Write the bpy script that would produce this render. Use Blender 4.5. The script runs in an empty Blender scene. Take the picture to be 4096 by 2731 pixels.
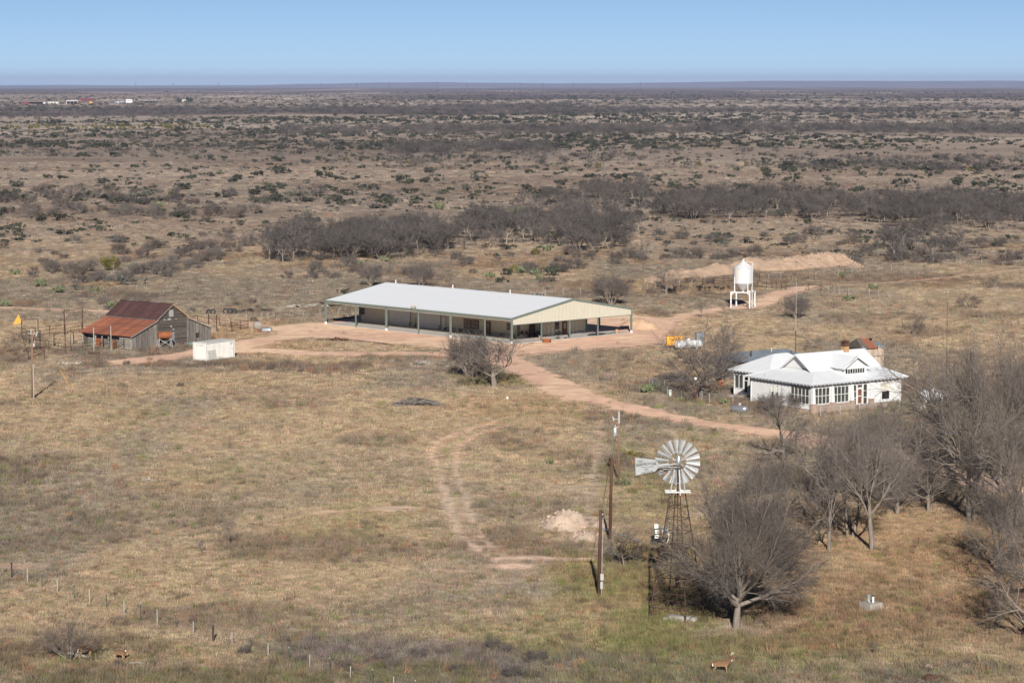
import bpy, math, random
import numpy as np
from mathutils import Vector, Matrix
from math import radians as R, sin, cos, pi

# ------------------------------------------------------------------ camera, sky, sun, exposure
SC = bpy.context.scene
COL = SC.collection
CAM_H, FPX, Y0 = 40.0, 10300.0, 328.0            # camera height; focal length and level line in photo pixels
PITCH = math.atan((1365.5 - Y0) / FPX)
cd = bpy.data.cameras.new('camera'); cam = bpy.data.objects.new('camera', cd); COL.objects.link(cam)
cam.location = (0, 0, CAM_H); cam.rotation_euler = (pi / 2 - PITCH, R(0.03), 0)
cd.sensor_width = 36; cd.lens = 36 * FPX / 4096; cd.clip_end = 120000; cd.clip_start = 0.5
SC.camera = cam
SUN_EL, SUN_AZ = R(25), R(178.6)                # sun low behind the camera
W = bpy.data.worlds.new('World'); SC.world = W; W.use_nodes = True
nt = W.node_tree; bg = nt.nodes['Background']; sky = nt.nodes.new('ShaderNodeTexSky')
sky.sky_type = 'NISHITA'; sky.sun_disc = False; sky.sun_elevation = SUN_EL; sky.sun_rotation = SUN_AZ
sky.altitude = 600; sky.air_density = 0.36; sky.dust_density = 0.0; sky.ozone_density = 2.6
nt.links.new(sky.outputs[0], bg.inputs[0]); bg.inputs[1].default_value = 0.0505
sd = bpy.data.lights.new('sun', 'SUN'); sun = bpy.data.objects.new('sun', sd); COL.objects.link(sun)
sd.energy = 4.9; sd.angle = R(0.53); sd.color = (1.0, 0.94, 0.86)
sv = Vector((sin(SUN_AZ) * cos(SUN_EL), cos(SUN_AZ) * cos(SUN_EL), sin(SUN_EL)))
sun.rotation_euler = sv.to_track_quat('Z', 'Y').to_euler(); sun.location = (0, -50, 120)
SC.view_settings.view_transform = 'Standard'; SC.view_settings.look = 'None'
SC.view_settings.exposure = 0.52; SC.view_settings.gamma = 1; SC.view_settings.use_curve_mapping = False
SC.render.engine = 'CYCLES'
cy = SC.cycles; cy.use_denoising = True; cy.denoiser = 'OPENIMAGEDENOISE'; cy.denoising_input_passes = 'RGB_ALBEDO_NORMAL'; cy.denoising_prefilter = 'ACCURATE'; cy.max_bounces = 6; cy.diffuse_bounces = 4; cy.glossy_bounces = 2
cy.transmission_bounces = 3; cy.volume_bounces = 1; cy.transparent_max_bounces = 4; cy.caustics_reflective = False; cy.caustics_refractive = False
cy.use_adaptive_sampling = False; cy.sample_clamp_indirect = 4
SC.render.filter_size = 1.35

rng = np.random.default_rng(11); random.seed(5)

# ------------------------------------------------------------------ photo pixel -> world
cp, sp = cos(PITCH), sin(PITCH)
def ray(x, y):
    u, w = (x - 2048) / FPX, -(y - 1365.5) / FPX
    return np.array([u, cp + sp * w, -sp + cp * w])
def G(x, y, z=0.0):
    d = ray(x, y); return np.array([0, 0, CAM_H]) + (z - CAM_H) / d[2] * d
def Z(ox, oy, k): return lambda x, y, z=0.0: G(ox + x / k, oy + y / k, z)
O = Z(0, 0, 2352 / 4096)                          # overview picture coordinates
def pxm(P):                                        # photo pixels per metre at a point
    return FPX / (P[1] * cp + (CAM_H - P[2]) * sp)

# ------------------------------------------------------------------ noise
def _h(i, j, s):
    n = (i * 374761393 + j * 668265263 + s * 974711) & 0xffffffff
    n = ((n ^ (n >> 13)) * 1274126177) & 0xffffffff
    return ((n ^ (n >> 16)) & 0xffff) / 65535.0
def vn(x, y, s=0):
    x = np.asarray(x, float); y = np.asarray(y, float)
    i = np.floor(x).astype(np.int64); j = np.floor(y).astype(np.int64)
    u = x - i; v = y - j; u = u * u * (3 - 2 * u); v = v * v * (3 - 2 * v)
    return (_h(i, j, s) * (1 - u) + _h(i + 1, j, s) * u) * (1 - v) + (_h(i, j + 1, s) * (1 - u) + _h(i + 1, j + 1, s) * u) * v
def fbm(x, y, s=0, o=4):
    a = 0; w = 0.5; t = 0
    for k in range(o):
        a = a + w * vn(np.asarray(x) * 2 ** k, np.asarray(y) * 2 ** k, s + k * 17); t += w; w *= .5
    return a / t
def ss(a, b, x): t = np.clip((np.asarray(x) - a) / (b - a), 0, 1); return t * t * (3 - 2 * t)

def terr(x, y):
    x = np.asarray(x, float); y = np.asarray(y, float)                                    # gentle swells far out, flat around the ranch
    e = ss(1100, 2600, y)
    g = ss(3000, 9000, y)
    return e * ((fbm(x / 900, y / 420, 3, 3) - .5) * 9) + g * (fbm(x / 5000, y / 2600, 9, 3) - .5) * 12 - (x * x + y * y) / 4e7   # the earth's curve drops the far plain

# ------------------------------------------------------------------ mesh builder
class MB:
    def __init__(s): s.v = []; s.f = []; s.m = []
    def add(s, vs, fs, m=0):
        n = len(s.v); s.v += [tuple(map(float, p)) for p in vs]
        s.f += [tuple(i + n for i in f) for f in fs]; s.m += [m] * len(fs); return s
    def box(s, x0, x1, y0, y1, z0, z1, m=0):
        return s.add([(x0, y0, z0), (x1, y0, z0), (x1, y1, z0), (x0, y1, z0), (x0, y0, z1), (x1, y0, z1), (x1, y1, z1), (x0, y1, z1)],
                     [(0, 3, 2, 1), (4, 5, 6, 7), (0, 1, 5, 4), (1, 2, 6, 5), (2, 3, 7, 6), (3, 0, 4, 7)], m)
    def beam(s, p, q, w, h=None, m=0, up=(0, 0, 1)):
        h = w if h is None else h
        p, q = Vector(p), Vector(q); d = (q - p).normalized(); u = Vector(up)
        if abs(d.dot(u)) > .99: u = Vector((0, 1, 0))
        a = d.cross(u).normalized() * (w / 2); b = a.cross(d).normalized() * (h / 2)
        vs = [p - a - b, p + a - b, p + a + b, p - a + b, q - a - b, q + a - b, q + a + b, q - a + b]
        return s.add(vs, [(0, 1, 2, 3), (7, 6, 5, 4), (1, 0, 4, 5), (2, 1, 5, 6), (3, 2, 6, 7), (0, 3, 7, 4)], m)
    def tube(s, pts, rad, n=6, m=0, cap=True):
        pts = [Vector(p) for p in pts]; k = len(pts)
        rad = [rad] * k if not hasattr(rad, '__len__') else rad
        base = len(s.v); ref = None
        for i, p in enumerate(pts):
            d = (pts[min(i + 1, k - 1)] - pts[max(i - 1, 0)])
            d = d.normalized() if d.length > 1e-9 else Vector((0, 0, 1))
            if ref is None or abs(ref.dot(d)) > .95:
                ref = Vector((0, 0, 1)) if abs(d.z) < .9 else Vector((1, 0, 0))
            a = d.cross(ref).normalized(); b = d.cross(a).normalized(); ref = -a.cross(d) if False else ref
            for t in range(n):
                an = 2 * pi * t / n; s.v.append(tuple(p + (a * cos(an) + b * sin(an)) * rad[i]))
        for i in range(k - 1):
            for t in range(n):
                t2 = (t + 1) % n
                s.f.append((base + i * n + t, base + (i + 1) * n + t, base + (i + 1) * n + t2, base + i * n + t2)); s.m.append(m)
        if cap:
            s.f.append(tuple(base + t for t in range(n))); s.f.append(tuple(base + (k - 1) * n + t for t in reversed(range(n)))); s.m += [m, m]
        return s
    def lathe(s, prof, n=16, m=0, axis='z', o=(0, 0, 0)):
        base = len(s.v); k = len(prof); o = Vector(o)
        for r, h in prof:
            for t in range(n):
                a = 2 * pi * t / n; q = (r * cos(a), r * sin(a), h)
                if axis == 'x': q = (h, r * cos(a), r * sin(a))
                if axis == 'y': q = (r * sin(a), h, r * cos(a))
                s.v.append(tuple(Vector(q) + o))
        for i in range(k - 1):
            for t in range(n):
                t2 = (t + 1) % n
                s.f.append((base + i * n + t, base + i * n + t2, base + (i + 1) * n + t2, base + (i + 1) * n + t)); s.m.append(m)
        return s
    def poly(s, vs, m=0): return s.add(vs, [tuple(range(len(vs)))], m)
    def slab(s, vs, t, m=0):                       # polygon with thickness t along its normal (downwards)
        vs = [Vector(p) for p in vs]; nrm = (vs[1] - vs[0]).cross(vs[2] - vs[0]).normalized(); k = len(vs)
        lo = [p - nrm * t for p in vs]
        return s.add(vs + lo, [tuple(range(k)), tuple(reversed(range(k, 2 * k)))] + [(i, k + i, k + (i + 1) % k, (i + 1) % k) for i in range(k)], m)
    def mesh(s, name, mats, smooth=False):
        me = bpy.data.meshes.new(name); me.from_pydata(s.v, [], s.f)
        for mm in (mats if isinstance(mats, (list, tuple)) else [mats]): me.materials.append(mm)
        if any(s.m): me.polygons.foreach_set('material_index', s.m)
        if smooth: me.polygons.foreach_set('use_smooth', [True] * len(s.f))
        me.update(); return me

def link(name, data, parent=None, loc=None, rz=0.0, sc=None):
    o = bpy.data.objects.new(name, data); COL.objects.link(o)
    if parent: o.parent = parent
    if loc is not None: o.location = tuple(map(float, loc))
    if rz: o.rotation_euler = (0, 0, rz)
    if sc is not None: o.scale = sc if hasattr(sc, '__len__') else (sc, sc, sc)
    return o
def tag(o, label=None, cat=None, group=None, kind=None):
    if label: o['label'] = label
    if cat: o['category'] = cat
    if group: o['group'] = group
    if kind: o['kind'] = kind
    return o
def thing(name, label, cat, loc=(0, 0, 0), rz=0.0, group=None, sc=None):
    o = link(name, None, None, loc, rz, sc); o.empty_display_size = .5
    return tag(o, label, cat, group)
def part(name, mb, mat, parent, smooth=False, loc=None, rz=0.0):
    return link(name, mb.mesh(name, mat, smooth) if isinstance(mb, MB) else mb, parent, loc, rz)
def solo(name, mb, mat, label, cat, loc=(0, 0, 0), rz=0.0, group=None, smooth=False, kind=None):
    return tag(part(name, mb, mat, None, smooth, loc, rz), label, cat, group, kind)

# ------------------------------------------------------------------ materials
MT = {}
def mat(name, col, rough=.85, metal=0.0, var=.18, scale=1.5, bump=0.0, col2=None, rnd=0.0, spec=.3, stretch=None, amt=None, inst=None):
    m = bpy.data.materials.new(name); m.use_nodes = True; t = m.node_tree; N = t.nodes; L = t.links
    b = N['Principled BSDF']; b.inputs['Roughness'].default_value = rough; b.inputs['Metallic'].default_value = metal
    b.inputs['Specular IOR Level'].default_value = spec
    tc = N.new('ShaderNodeTexCoord'); mp = N.new('ShaderNodeMapping'); L.new(tc.outputs['Object'], mp.inputs[0])
    if stretch: mp.inputs['Scale'].default_value = stretch
    no = N.new('ShaderNodeTexNoise'); no.inputs['Scale'].default_value = scale; no.inputs['Detail'].default_value = 5; no.inputs['Roughness'].default_value = .62
    L.new(mp.outputs[0], no.inputs['Vector'])
    rp = N.new('ShaderNodeValToRGB'); L.new(no.outputs[0], rp.inputs[0])
    lo, hi = (amt or (.32, .68)); rp.color_ramp.elements[0].position = lo; rp.color_ramp.elements[1].position = hi
    c = np.array(col); c2 = np.array(col2) if col2 is not None else np.clip(c * (1 + var), 0, .95); c1 = c if col2 is not None else c * (1 - var)
    rp.color_ramp.elements[0].color = (*c1, 1); rp.color_ramp.elements[1].color = (*c2, 1)
    out = rp.outputs[0]
    if rnd:
        oi = N.new('ShaderNodeObjectInfo'); hs = N.new('ShaderNodeHueSaturation'); mr = N.new('ShaderNodeMapRange')
        L.new(oi.outputs['Random'], mr.inputs[0]); mr.inputs[3].default_value = 1 - rnd; mr.inputs[4].default_value = 1 + rnd
        L.new(mr.outputs[0], hs.inputs['Value']); L.new(out, hs.inputs['Color']); out = hs.outputs[0]
    if inst:
        at = N.new('ShaderNodeAttribute'); at.attribute_type = 'INSTANCER'; at.attribute_name = inst
        mx = N.new('ShaderNodeMix'); mx.data_type = 'RGBA'; mx.blend_type = 'MULTIPLY'; mx.inputs['Factor'].default_value = 1
        L.new(at.outputs['Color'], mx.inputs[6]); L.new(out, mx.inputs[7]); out = mx.outputs[2]
    L.new(out, b.inputs['Base Color'])
    if bump:
        bp = N.new('ShaderNodeBump'); bp.inputs['Strength'].default_value = min(1, bump); bp.inputs['Distance'].default_value = .02 * bump
        L.new(no.outputs[0], bp.inputs['Height']); L.new(bp.outputs[0], b.inputs['Normal'])
    MT[name] = m; return m

mat('white_metal', (.665, .69, .72), .55, 0, .03, .4, spec=.25)
mat('white_paint', (.63, .63, .62), .6, 0, .05, .9)
mat('cream_metal', (.45, .432, .355), .5, 0, .04, .5, spec=.4)
mat('tan_wall', (.58, .53, .41), .55, 0, .04, .5, spec=.4)
mat('green_trim', (.135, .168, .148), .5, 0, .08, 1)
mat('galv', (.52, .54, .55), .42, .55, .2, 2.5)
mat('galv_blue', (.34, .38, .42), .45, .5, .16, .7)
mat('concrete', (.42, .405, .385), .9, 0, .1, .35, .3)
mat('old_concrete', (.31, .285, .25), .9, 0, .14, 1.6, .6)
mat('glass_dark', (.012, .013, .015), .12, 0, .2, .5, spec=.6)
mat('glass_grey', (.055, .06, .055), .15, 0, .35, .6, spec=.6)
mat('door_wood', (.17, .075, .04), .6, 0, .2, 2)
mat('rust', (.070, .040, .031), .9, 0, .3, 3, .4, rnd=.15)
mat('rust_orange', (.30, .105, .035), .85, 0, .4, 1.2, .3, col2=(.16, .055, .03))
mat('roof_dark_rust', (.072, .036, .034), .9, 0, .18, .9, rnd=.16)
mat('roof_orange_rust', (.27, .098, .052), .85, 0, .3, .7, col2=(.155, .062, .044), rnd=.22, stretch=(1, .25, 1))
mat('plank_grey', (.215, .195, .175), .95, 0, .3, 2.2, .5, col2=(.105, .092, .082), rnd=.3, stretch=(3, 3, .4))
mat('plank_dark', (.125, .107, .093), .95, 0, .3, 2.2, .5, col2=(.055, .047, .041), rnd=.35, stretch=(.4, .4, 4))
mat('wood_tan', (.42, .24, .13), .9, 0, .2, 3)
mat('wood_grey', (.26, .24, .21), .95, 0, .25, 4, .5, rnd=.2)
mat('pole_tan', (.20, .125, .078), .9, 0, .2, 2, stretch=(1, 1, .2))
mat('pole_dark', (.082, .042, .026), .9, 0, .3, 2, stretch=(1, 1, .2))
mat('black', (.012, .012, .013), .7, 0, .2, 3)
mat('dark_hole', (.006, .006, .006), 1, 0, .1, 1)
mat('rubber', (.03, .03, .032), .8, 0, .3, 4)
mat('yellow_paint', (.66, .30, .015), .55, 0, .12, 3)
mat('bucket_yellow', (.62, .36, .05), .6, 0, .2, 3, col2=(.5, .22, .05))
mat('brick', (.33, .25, .2), .9, 0, .18, 5, .4, rnd=.12)
mat('chimney_brick', (.38, .225, .12), .9, 0, .2, 6, .4)
mat('turquoise', (.13, .30, .31), .6, 0, .2, 2)
mat('pump_red', (.26, .10, .06), .7, 0, .3, 4)
mat('container_white', (.57, .56, .525), .55, 0, .05, .8)
mat('mark_grey', (.36, .36, .35), .7, 0, .1, 2)
mat('letter_grey', (.11, .10, .10), .8, 0, .25, 9)
mat('t_green', (.05, .075, .055), .7, 0, .2, 2)
mat('t_white', (.36, .35, .32), .8, 0, .12, 2)
mat('wire', (.30, .29, .27), .6, .3, .1, 1)
mat('aluminium', (.62, .64, .66), .3, .8, .12, 3)
mat('red_paint', (.13, .022, .028), .6, 0, .12, .2)
mat('blue_paint', (.05, .11, .24), .6, 0, .12, 1)
mat('rubble_rock', (.50, .43, .36), .95, 0, .15, 3, .5, rnd=.15)
mat('grey_rock', (.31, .295, .28), .95, 0, .2, 3, .5, rnd=.15)
mat('pink_rock', (.43, .31, .23), .95, 0, .2, 2, .6, rnd=.15)
mat('red_brick_rubble', (.42, .17, .09), .95, 0, .3, 3, .5)
mat('bark', (.19, .16, .135), .95, 0, .28, 2.5, .5, stretch=(2, 2, .5))
mat('bark_pale', (.26, .23, .20), .95, 0, .3, 1.5, .4)
mat('twig', (.140, .119, .107), .95, 0, .3, .35, rnd=.2)
mat('twig_grey', (.105, .092, .086), .95, 0, .3, .3, rnd=.28)
mat('twig_red', (.125, .096, .082), .95, 0, .2, .5, rnd=.15)
mat('leaf_dark', (.054, .058, .040), .9, 0, .35, 1.5, rnd=.35)
mat('leaf_grey', (.105, .108, .092), .9, 0, .25, 1.5, rnd=.2)
mat('leaf_juniper', (.115, .106, .022), .9, 0, .3, 1.5, rnd=.25)
mat('leaf_oak', (.030, .042, .024), .9, 0, .3, 1.5)
mat('cactus', (.120, .138, .072), .75, 0, .25, 3, rnd=.15)
mat('turkey', (.022, .018, .017), .6, 0, .4, 6)
mat('turkey_tail', (.12, .075, .05), .8, 0, .4, 6)
mat('tuft', (.9, .9, .9), .95, 0, .12, 4, inst='tint')
mat('bush_inst', (.9, .9, .9), .95, 0, .2, 1.0, inst='tint')
MT['glass_dark'].node_tree.nodes['Principled BSDF'].inputs['Coat Weight'].default_value = .2
# ------------------------------------------------------------------ ground: where earth shows, what colour grows where
def Op(pts): return np.array([O(*p)[:2] for p in pts])
ROADS = [  # polyline in overview pixels, half width (m), softness (m), strength
    ([(292, 832), (370, 822), (450, 813), (540, 797), (600, 782), (680, 772), (760, 768)], 3.6, 2.2, 1),
    ([(500, 806), (620, 806), (700, 812), (850, 813), (1000, 812), (1100, 820), (1180, 838)], 3.4, 2.0, 1),
    ([(1110, 815), (1180, 836), (1222, 857), (1265, 880), (1310, 905), (1370, 920)], 3.1, 1.2, 1),
    ([(1310, 902), (1370, 919), (1440, 936), (1520, 956), (1600, 971), (1700, 986), (1760, 993), (1850, 1006), (1950, 1024)], 2.3, 1.0, 1),
    ([(1800, 1000), (1860, 1010), (1960, 1030), (2100, 1065), (2230, 1100), (2370, 1135)], 3.2, 1.6, .9),
    ([(1500, 745), (1560, 731), (1620, 716), (1680, 707), (1740, 697), (1795, 675), (1850, 661)], 2.8, 2.2, .9),
    ([(1850, 661), (1960, 655), (2100, 645), (2250, 630), (2380, 616)], 1.4, 2.4, .5),
    ([(-20, 706), (140, 711), (260, 716), (330, 722), (440, 735), (520, 738), (600, 750)], 2.6, 2.5, .75),
    ([(1175, 955), (1080, 985), (1010, 1010), (990, 1040), (1003, 1080), (1028, 1150), (1050, 1215), (1100, 1268), (1150, 1290)], .5, .9, .85),
    ([(1170, 975), (1085, 1000), (1052, 1028), (1044, 1070), (1064, 1130), (1086, 1200), (1118, 1250), (1165, 1283)], .42, .85, .8),
    ([(1393, 938), (1378, 990), (1372, 1030), (1362, 1090), (1348, 1150), (1335, 1185)], .6, 2.2, .7),
    ([(1480, 905), (1440, 900), (1400, 890), (1370, 880)], .5, 1.2, .5),
    ([(1640, 880), (1560, 865), (1500, 880)], .3, .9, .35),
]
YARDS = [
    ([(590, 754), (700, 742), (770, 738), (1000, 700), (1330, 700), (1455, 720), (1510, 730), (1570, 744), (1540, 768), (1538, 790), (1460, 798), (1330, 805), (1215, 814), (1180, 834), (1100, 816), (1020, 804), (900, 790), (760, 781), (640, 771)], 2.2, 1),
    ([(1640, 716), (1690, 707), (1770, 688), (1800, 693), (1770, 705), (1700, 712)], 1.6, 1),
    ([(1800, 668), (1850, 657), (1890, 655), (1860, 664)], 1.5, .9),
]
PATCH = [(1165, 1300, 2.6, 1.7, .95), (1195, 1281, 3.6, 1.2, .9), (1310, 1284, 3.2, 1.2, .85), (905, 1170, 3.4, 2.6, .85), (760, 1176, 2.6, 1.8, .7), (1145, 1334, 2.4, 1.5, .45),
         (1045, 1311, 2.8, .8, .45), (1360, 1095, 2.2, 3, .75), (1335, 1190, 2.4, 3.0, .7), (1300, 1200, 3, 3, .6), (655, 1324, 1.2, .7, .5), (20, 1300, 3.6, 1.6, .5), (1560, 905, 3, 2.2, .35),
         (1320, 1120, 2.0, 2.2, .5), (1640, 1180, 3.5, 4, .6), (600, 1215, 2.4, 1, .4), (2020, 1185, 3, 2, .3), (150, 780, 3, 2, .3), (950, 1010, 3, 3, .25), (1230, 1010, 6, 6, .25), (760, 760, 8, 3, .3)]
R_ = [(Op(p), w, s, k) for p, w, s, k in ROADS]
Y_ = [(Op(p), s, k) for p, s, k in YARDS]
PT_ = [(O(a, b)[:2], rx, ry, k) for a, b, rx, ry, k in PATCH]
def dseg(x, y, pts, closed=False):
    d = np.full(x.shape, 1e9); n = len(pts)
    for i in range(n if closed else n - 1):
        a, b = pts[i], pts[(i + 1) % n]; e = b - a; L2 = max(e @ e, 1e-9)
        t = np.clip(((x - a[0]) * e[0] + (y - a[1]) * e[1]) / L2, 0, 1)
        d = np.minimum(d, np.hypot(x - a[0] - t * e[0], y - a[1] - t * e[1]))
    return d
def inside(x, y, pts):
    c = np.zeros(x.shape, bool); n = len(pts)
    for i in range(n):
        a, b = pts[i], pts[(i + 1) % n]
        c ^= ((a[1] > y) != (b[1] > y)) & (x < (b[0] - a[0]) * (y - a[1]) / (b[1] - a[1] + 1e-12) + a[0])
    return c
def dirt(x, y):
    x = np.asarray(x, float); y = np.asarray(y, float); m = np.zeros(x.shape)
    sel = (y > 150) & (y < 640) & (np.abs(x) < 190)
    X, Yy = x[sel], y[sel]; q = np.zeros(X.shape)
    wob = (fbm(X / 3.1, Yy / 3.1, 40, 4) - .5) * 5.0
    for pts, w, s, k in R_:
        d = dseg(X, Yy, pts) + wob * min(1, w) * (.55 if w > 1 else .32)
        q = np.maximum(q, k * (1 - ss(w - s * .5, w + s * .5, d)))
    for pts, s, k in Y_:
        d = dseg(X, Yy, pts, True) * np.where(inside(X, Yy, pts), -1, 1) + wob * .6
        q = np.maximum(q, k * (1 - ss(-s, s, d)))
    for c, rx, ry, k in PT_:
        d = np.hypot((X - c[0]) / rx, (Yy - c[1]) / ry) + wob * .12
        q = np.maximum(q, k * (1 - ss(.45, 1.15, d)))
    # grass island between the two drive branches
    isl = Op([(630, 790), (720, 781), (830, 790), (915, 803), (800, 806), (680, 803)])
    d = dseg(X, Yy, isl, True) * np.where(inside(X, Yy, isl), -1, 1) + wob * .4
    q = q * ss(-1.5, 1.0, d)
    m[sel] = q; return m

C = lambda *a: np.array(a)
STRAW, GREY, BROWN, GREEN = C(.350, .266, .176), C(.256, .210, .158), C(.168, .125, .094), C(.205, .184, .078)
ORANGE, PALE, PINK, PEACH = C(.285, .183, .102), C(.60, .48, .385), C(.73, .475, .345), C(.80, .565, .39)
FARG, FARD, PALEG = C(.295, .235, .186), C(.150, .118, .102), C(.50, .42, .345)
def mix(a, b, t): t = np.asarray(t)[..., None]; return a * (1 - t) + b * t
ZONES = [  # overview centre, radii (m), colour, strength: patches of one kind of growth
    (1480, 1370, 9, 24, GREEN, .9), (1350, 1440, 14, 13, GREEN, .8), (1560, 1500, 14, 9, GREEN, .6), (1150, 870, 7, 9, GREEN, .7), (100, 1510, 12, 8, GREEN, .45), (1900, 1520, 14, 8, GREEN, .3), (700, 1500, 8, 5, GREEN, .35),
    (550, 838, 26, 4.5, BROWN, .75), (700, 845, 16, 5, BROWN, .75), (330, 1125, 7, 7, BROWN, .4), (60, 1495, 9, 6, BROWN, .8), (480, 1415, 10, 5, BROWN, .6), (900, 1490, 11, 6, GREY * .75, .7), (1100, 1530, 9, 4, GREY * .8, .6), (1140, 1390, 5, 4, BROWN, .4),
    (1400, 955, 3.5, 12, BROWN, .7), (1390, 1070, 6, 10, BROWN, .5), (1600, 1030, 8, 14, STRAW, .5), (1900, 1330, 24, 20, ORANGE, .5), (2150, 1230, 16, 20, ORANGE * 1.15, .55), (2050, 1420, 20, 14, C(.23, .15, .09), .5),
    (1520, 655, 26, 20, ORANGE * .8, .5), (1900, 640, 40, 26, BROWN * 1.1, .55), (1500, 1160, 5, 14, GREEN, .3), (1440, 1100, 6, 10, GREEN, .35), (1430, 1230, 6, 10, BROWN, .4), (1470, 890, 6, 10, BROWN, .5), (1700, 925, 12, 6, ORANGE * .8, .5), (2100, 700, 50, 30, STRAW, .4),
    (1100, 1555, 40, 7, C(.185, .155, .132), .75), (1330, 1535, 14, 5, C(.19, .16, .14), .7), (1050, 1535, 16, 4, C(.20, .17, .15), .8), (880, 1495, 10, 5, C(.20, .165, .15), .8), (1500, 1545, 12, 5, GREEN * .9, .5), (300, 1540, 30, 5, BROWN, .5), (640, 1560, 20, 5, GREEN * .8, .5),
    (900, 1330, 14, 10, STRAW, .4), (1150, 1420, 12, 10, STRAW, .5), (400, 900, 26, 12, STRAW, .5), (1180, 940, 12, 14, ORANGE * 1.05, .35), (200, 1180, 22, 18, GREY, .45), (700, 1080, 18, 24, GREY, .4), (1200, 1150, 10, 18, GREY, .4)]
Z_ = [(O(a, b)[:2], rx, ry, c, k) for a, b, rx, ry, c, k in ZONES]
def grasscol(x, y):
    x = np.asarray(x, float); y = np.asarray(y, float)
    c = mix(STRAW, GREY, ss(.42, .58, fbm(x / 26, y / 46, 1, 4)))
    c = mix(c, BROWN, .6 * ss(.56, .72, fbm(x / 15, y / 22, 2, 4)))
    c = mix(c, GREEN, .3 * ss(.62, .78, fbm(x / 15, y / 24, 5, 3)) * (1 - ss(260, 420, y)))
    c = mix(c, ORANGE, .55 * ss(.56, .74, fbm(x / 21, y / 30, 7, 3)) * ss(300, 420, y))
    w = (fbm(x / 4.5, y / 6, 21, 3) - .5) * 1.4
    for p, rx, ry, col, k in Z_:
        d = np.hypot((x - p[0]) / rx, (y - p[1]) / ry) + w
        c = mix(c, col, k * (1 - ss(.5, 1.2, d)))
    f = mix(FARG, BROWN * 1.15, .6 * ss(.5, .66, fbm(x / 120, y / 60, 31, 4)))
    f = mix(f, PALEG * .94, .35 * ss(yD(288), yD(283), y) * (1 - ss(yD(272), yD(268), y)))
    f = mix(f, PALEG, .85 * ss(.5, .66, fbm(x / 260, y / 130, 33, 4)) * ss(1200, 2200, y))
    c = mix(c, f, ss(480, 820, y))
    c = mix(c, FARD * .9, fardark(x, y))
    return c * (1 + .18 * (fbm(x / 2.3, y / 3.2, 50, 3) - .5)[..., None] * 2)
def yD(yo): return O(1176, yo)[1]                  # distance of an overview row
def fardark(x, y):                                 # far brush flats that read as dark bands
    u = x / np.maximum(y, 1)
    n = (fbm(x / 700, y / 900, 61, 4) - .5)
    lo = y + n * 2600 * ss(2000, 6000, y)
    b1 = ss(yD(268), yD(262), lo) * (1 - ss(yD(243), yD(238), lo)) * (1 - ss(-.02, .12, u + n * .3))
    b2 = ss(yD(264), yD(258), lo) * (1 - ss(yD(250), yD(246), lo)) * .8
    b3 = ss(yD(231), yD(226), lo) * (1 - ss(yD(216), yD(214), lo)) * ss(-.10, 0.0, u)
    b4 = ss(yD(216), yD(212), lo) * .85
    b5 = ss(yD(312), yD(306), lo) * (1 - ss(yD(298), yD(294), lo)) * ss(-.06, .02, u) * .6
    return np.clip(np.maximum.reduce([b1, b2, b3, b4, b5]) * ss(.22, .5, fbm(x / 300, y / 500, 71, 4)) * 1.2, 0, 1) * ss(1500, 2200, y)
def gcol(x, y):
    dm = dirt(x, y)
    dc = mix(PINK, PEACH, ss(.4, .62, fbm(x / 12 + 3, y / 14, 81, 3)))
    dc = mix(dc, PINK * .86, .8 * ss(.52, .7, fbm(x / 3.5, y / 2.2, 83, 4)))
    near = np.hypot(x - O(1345, 1160)[0], (y - O(1345, 1160)[1]) * .6)
    dc = mix(dc, PALE, .75 * (1 - ss(10, 28, near)))
    return mix(grasscol(x, y), dc, dm), dm

def graded(a, b, f):
    out = [a]
    while out[-1] < b: out.append(out[-1] + f(out[-1]))
    return np.array(out)
ys = np.concatenate([np.linspace(-400, 80, 9), graded(120, 42000, lambda d: max(.75, d * d / 128000.0 * 1.0))])
xp = graded(0, 26000, lambda d: .72 if d < 96 else .72 + (d - 96) * .055)
xs = np.concatenate([-xp[:0:-1], xp])
GX, GY = np.meshgrid(xs, ys); GZ = terr(GX, GY)
GZ = GZ + (fbm(GX / 2.2, GY / 2.2, 91, 2) - .5) * .10 * (1 - ss(500, 900, GY)) * (1 - dirt(GX, GY)) * ss(120, 170, GY)
gc, gd = gcol(GX.ravel(), GY.ravel())
nyy, nxx = GX.shape
def grid_mesh(name, X, Yc, Zc, faces, cols, m):
    me = bpy.data.meshes.new(name); nv = X.size
    me.vertices.add(nv); me.vertices.foreach_set('co', np.stack([X, Yc, Zc], -1).astype(np.float32).ravel())
    nf = len(faces); me.loops.add(nf * 4); me.loops.foreach_set('vertex_index', faces.astype(np.int32).ravel())
    me.polygons.add(nf); me.polygons.foreach_set('loop_start', np.arange(0, nf * 4, 4, dtype=np.int32)); me.polygons.foreach_set('loop_total', np.full(nf, 4, np.int32))
    me.polygons.foreach_set('use_smooth', np.ones(nf, bool))
    at = me.attributes.new('gcol', 'FLOAT_COLOR', 'POINT')
    at.data.foreach_set('color', np.concatenate([cols, np.ones((nv, 1))], 1).astype(np.float32).ravel())
    me.materials.append(m); me.update(); me.validate(); return me
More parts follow.
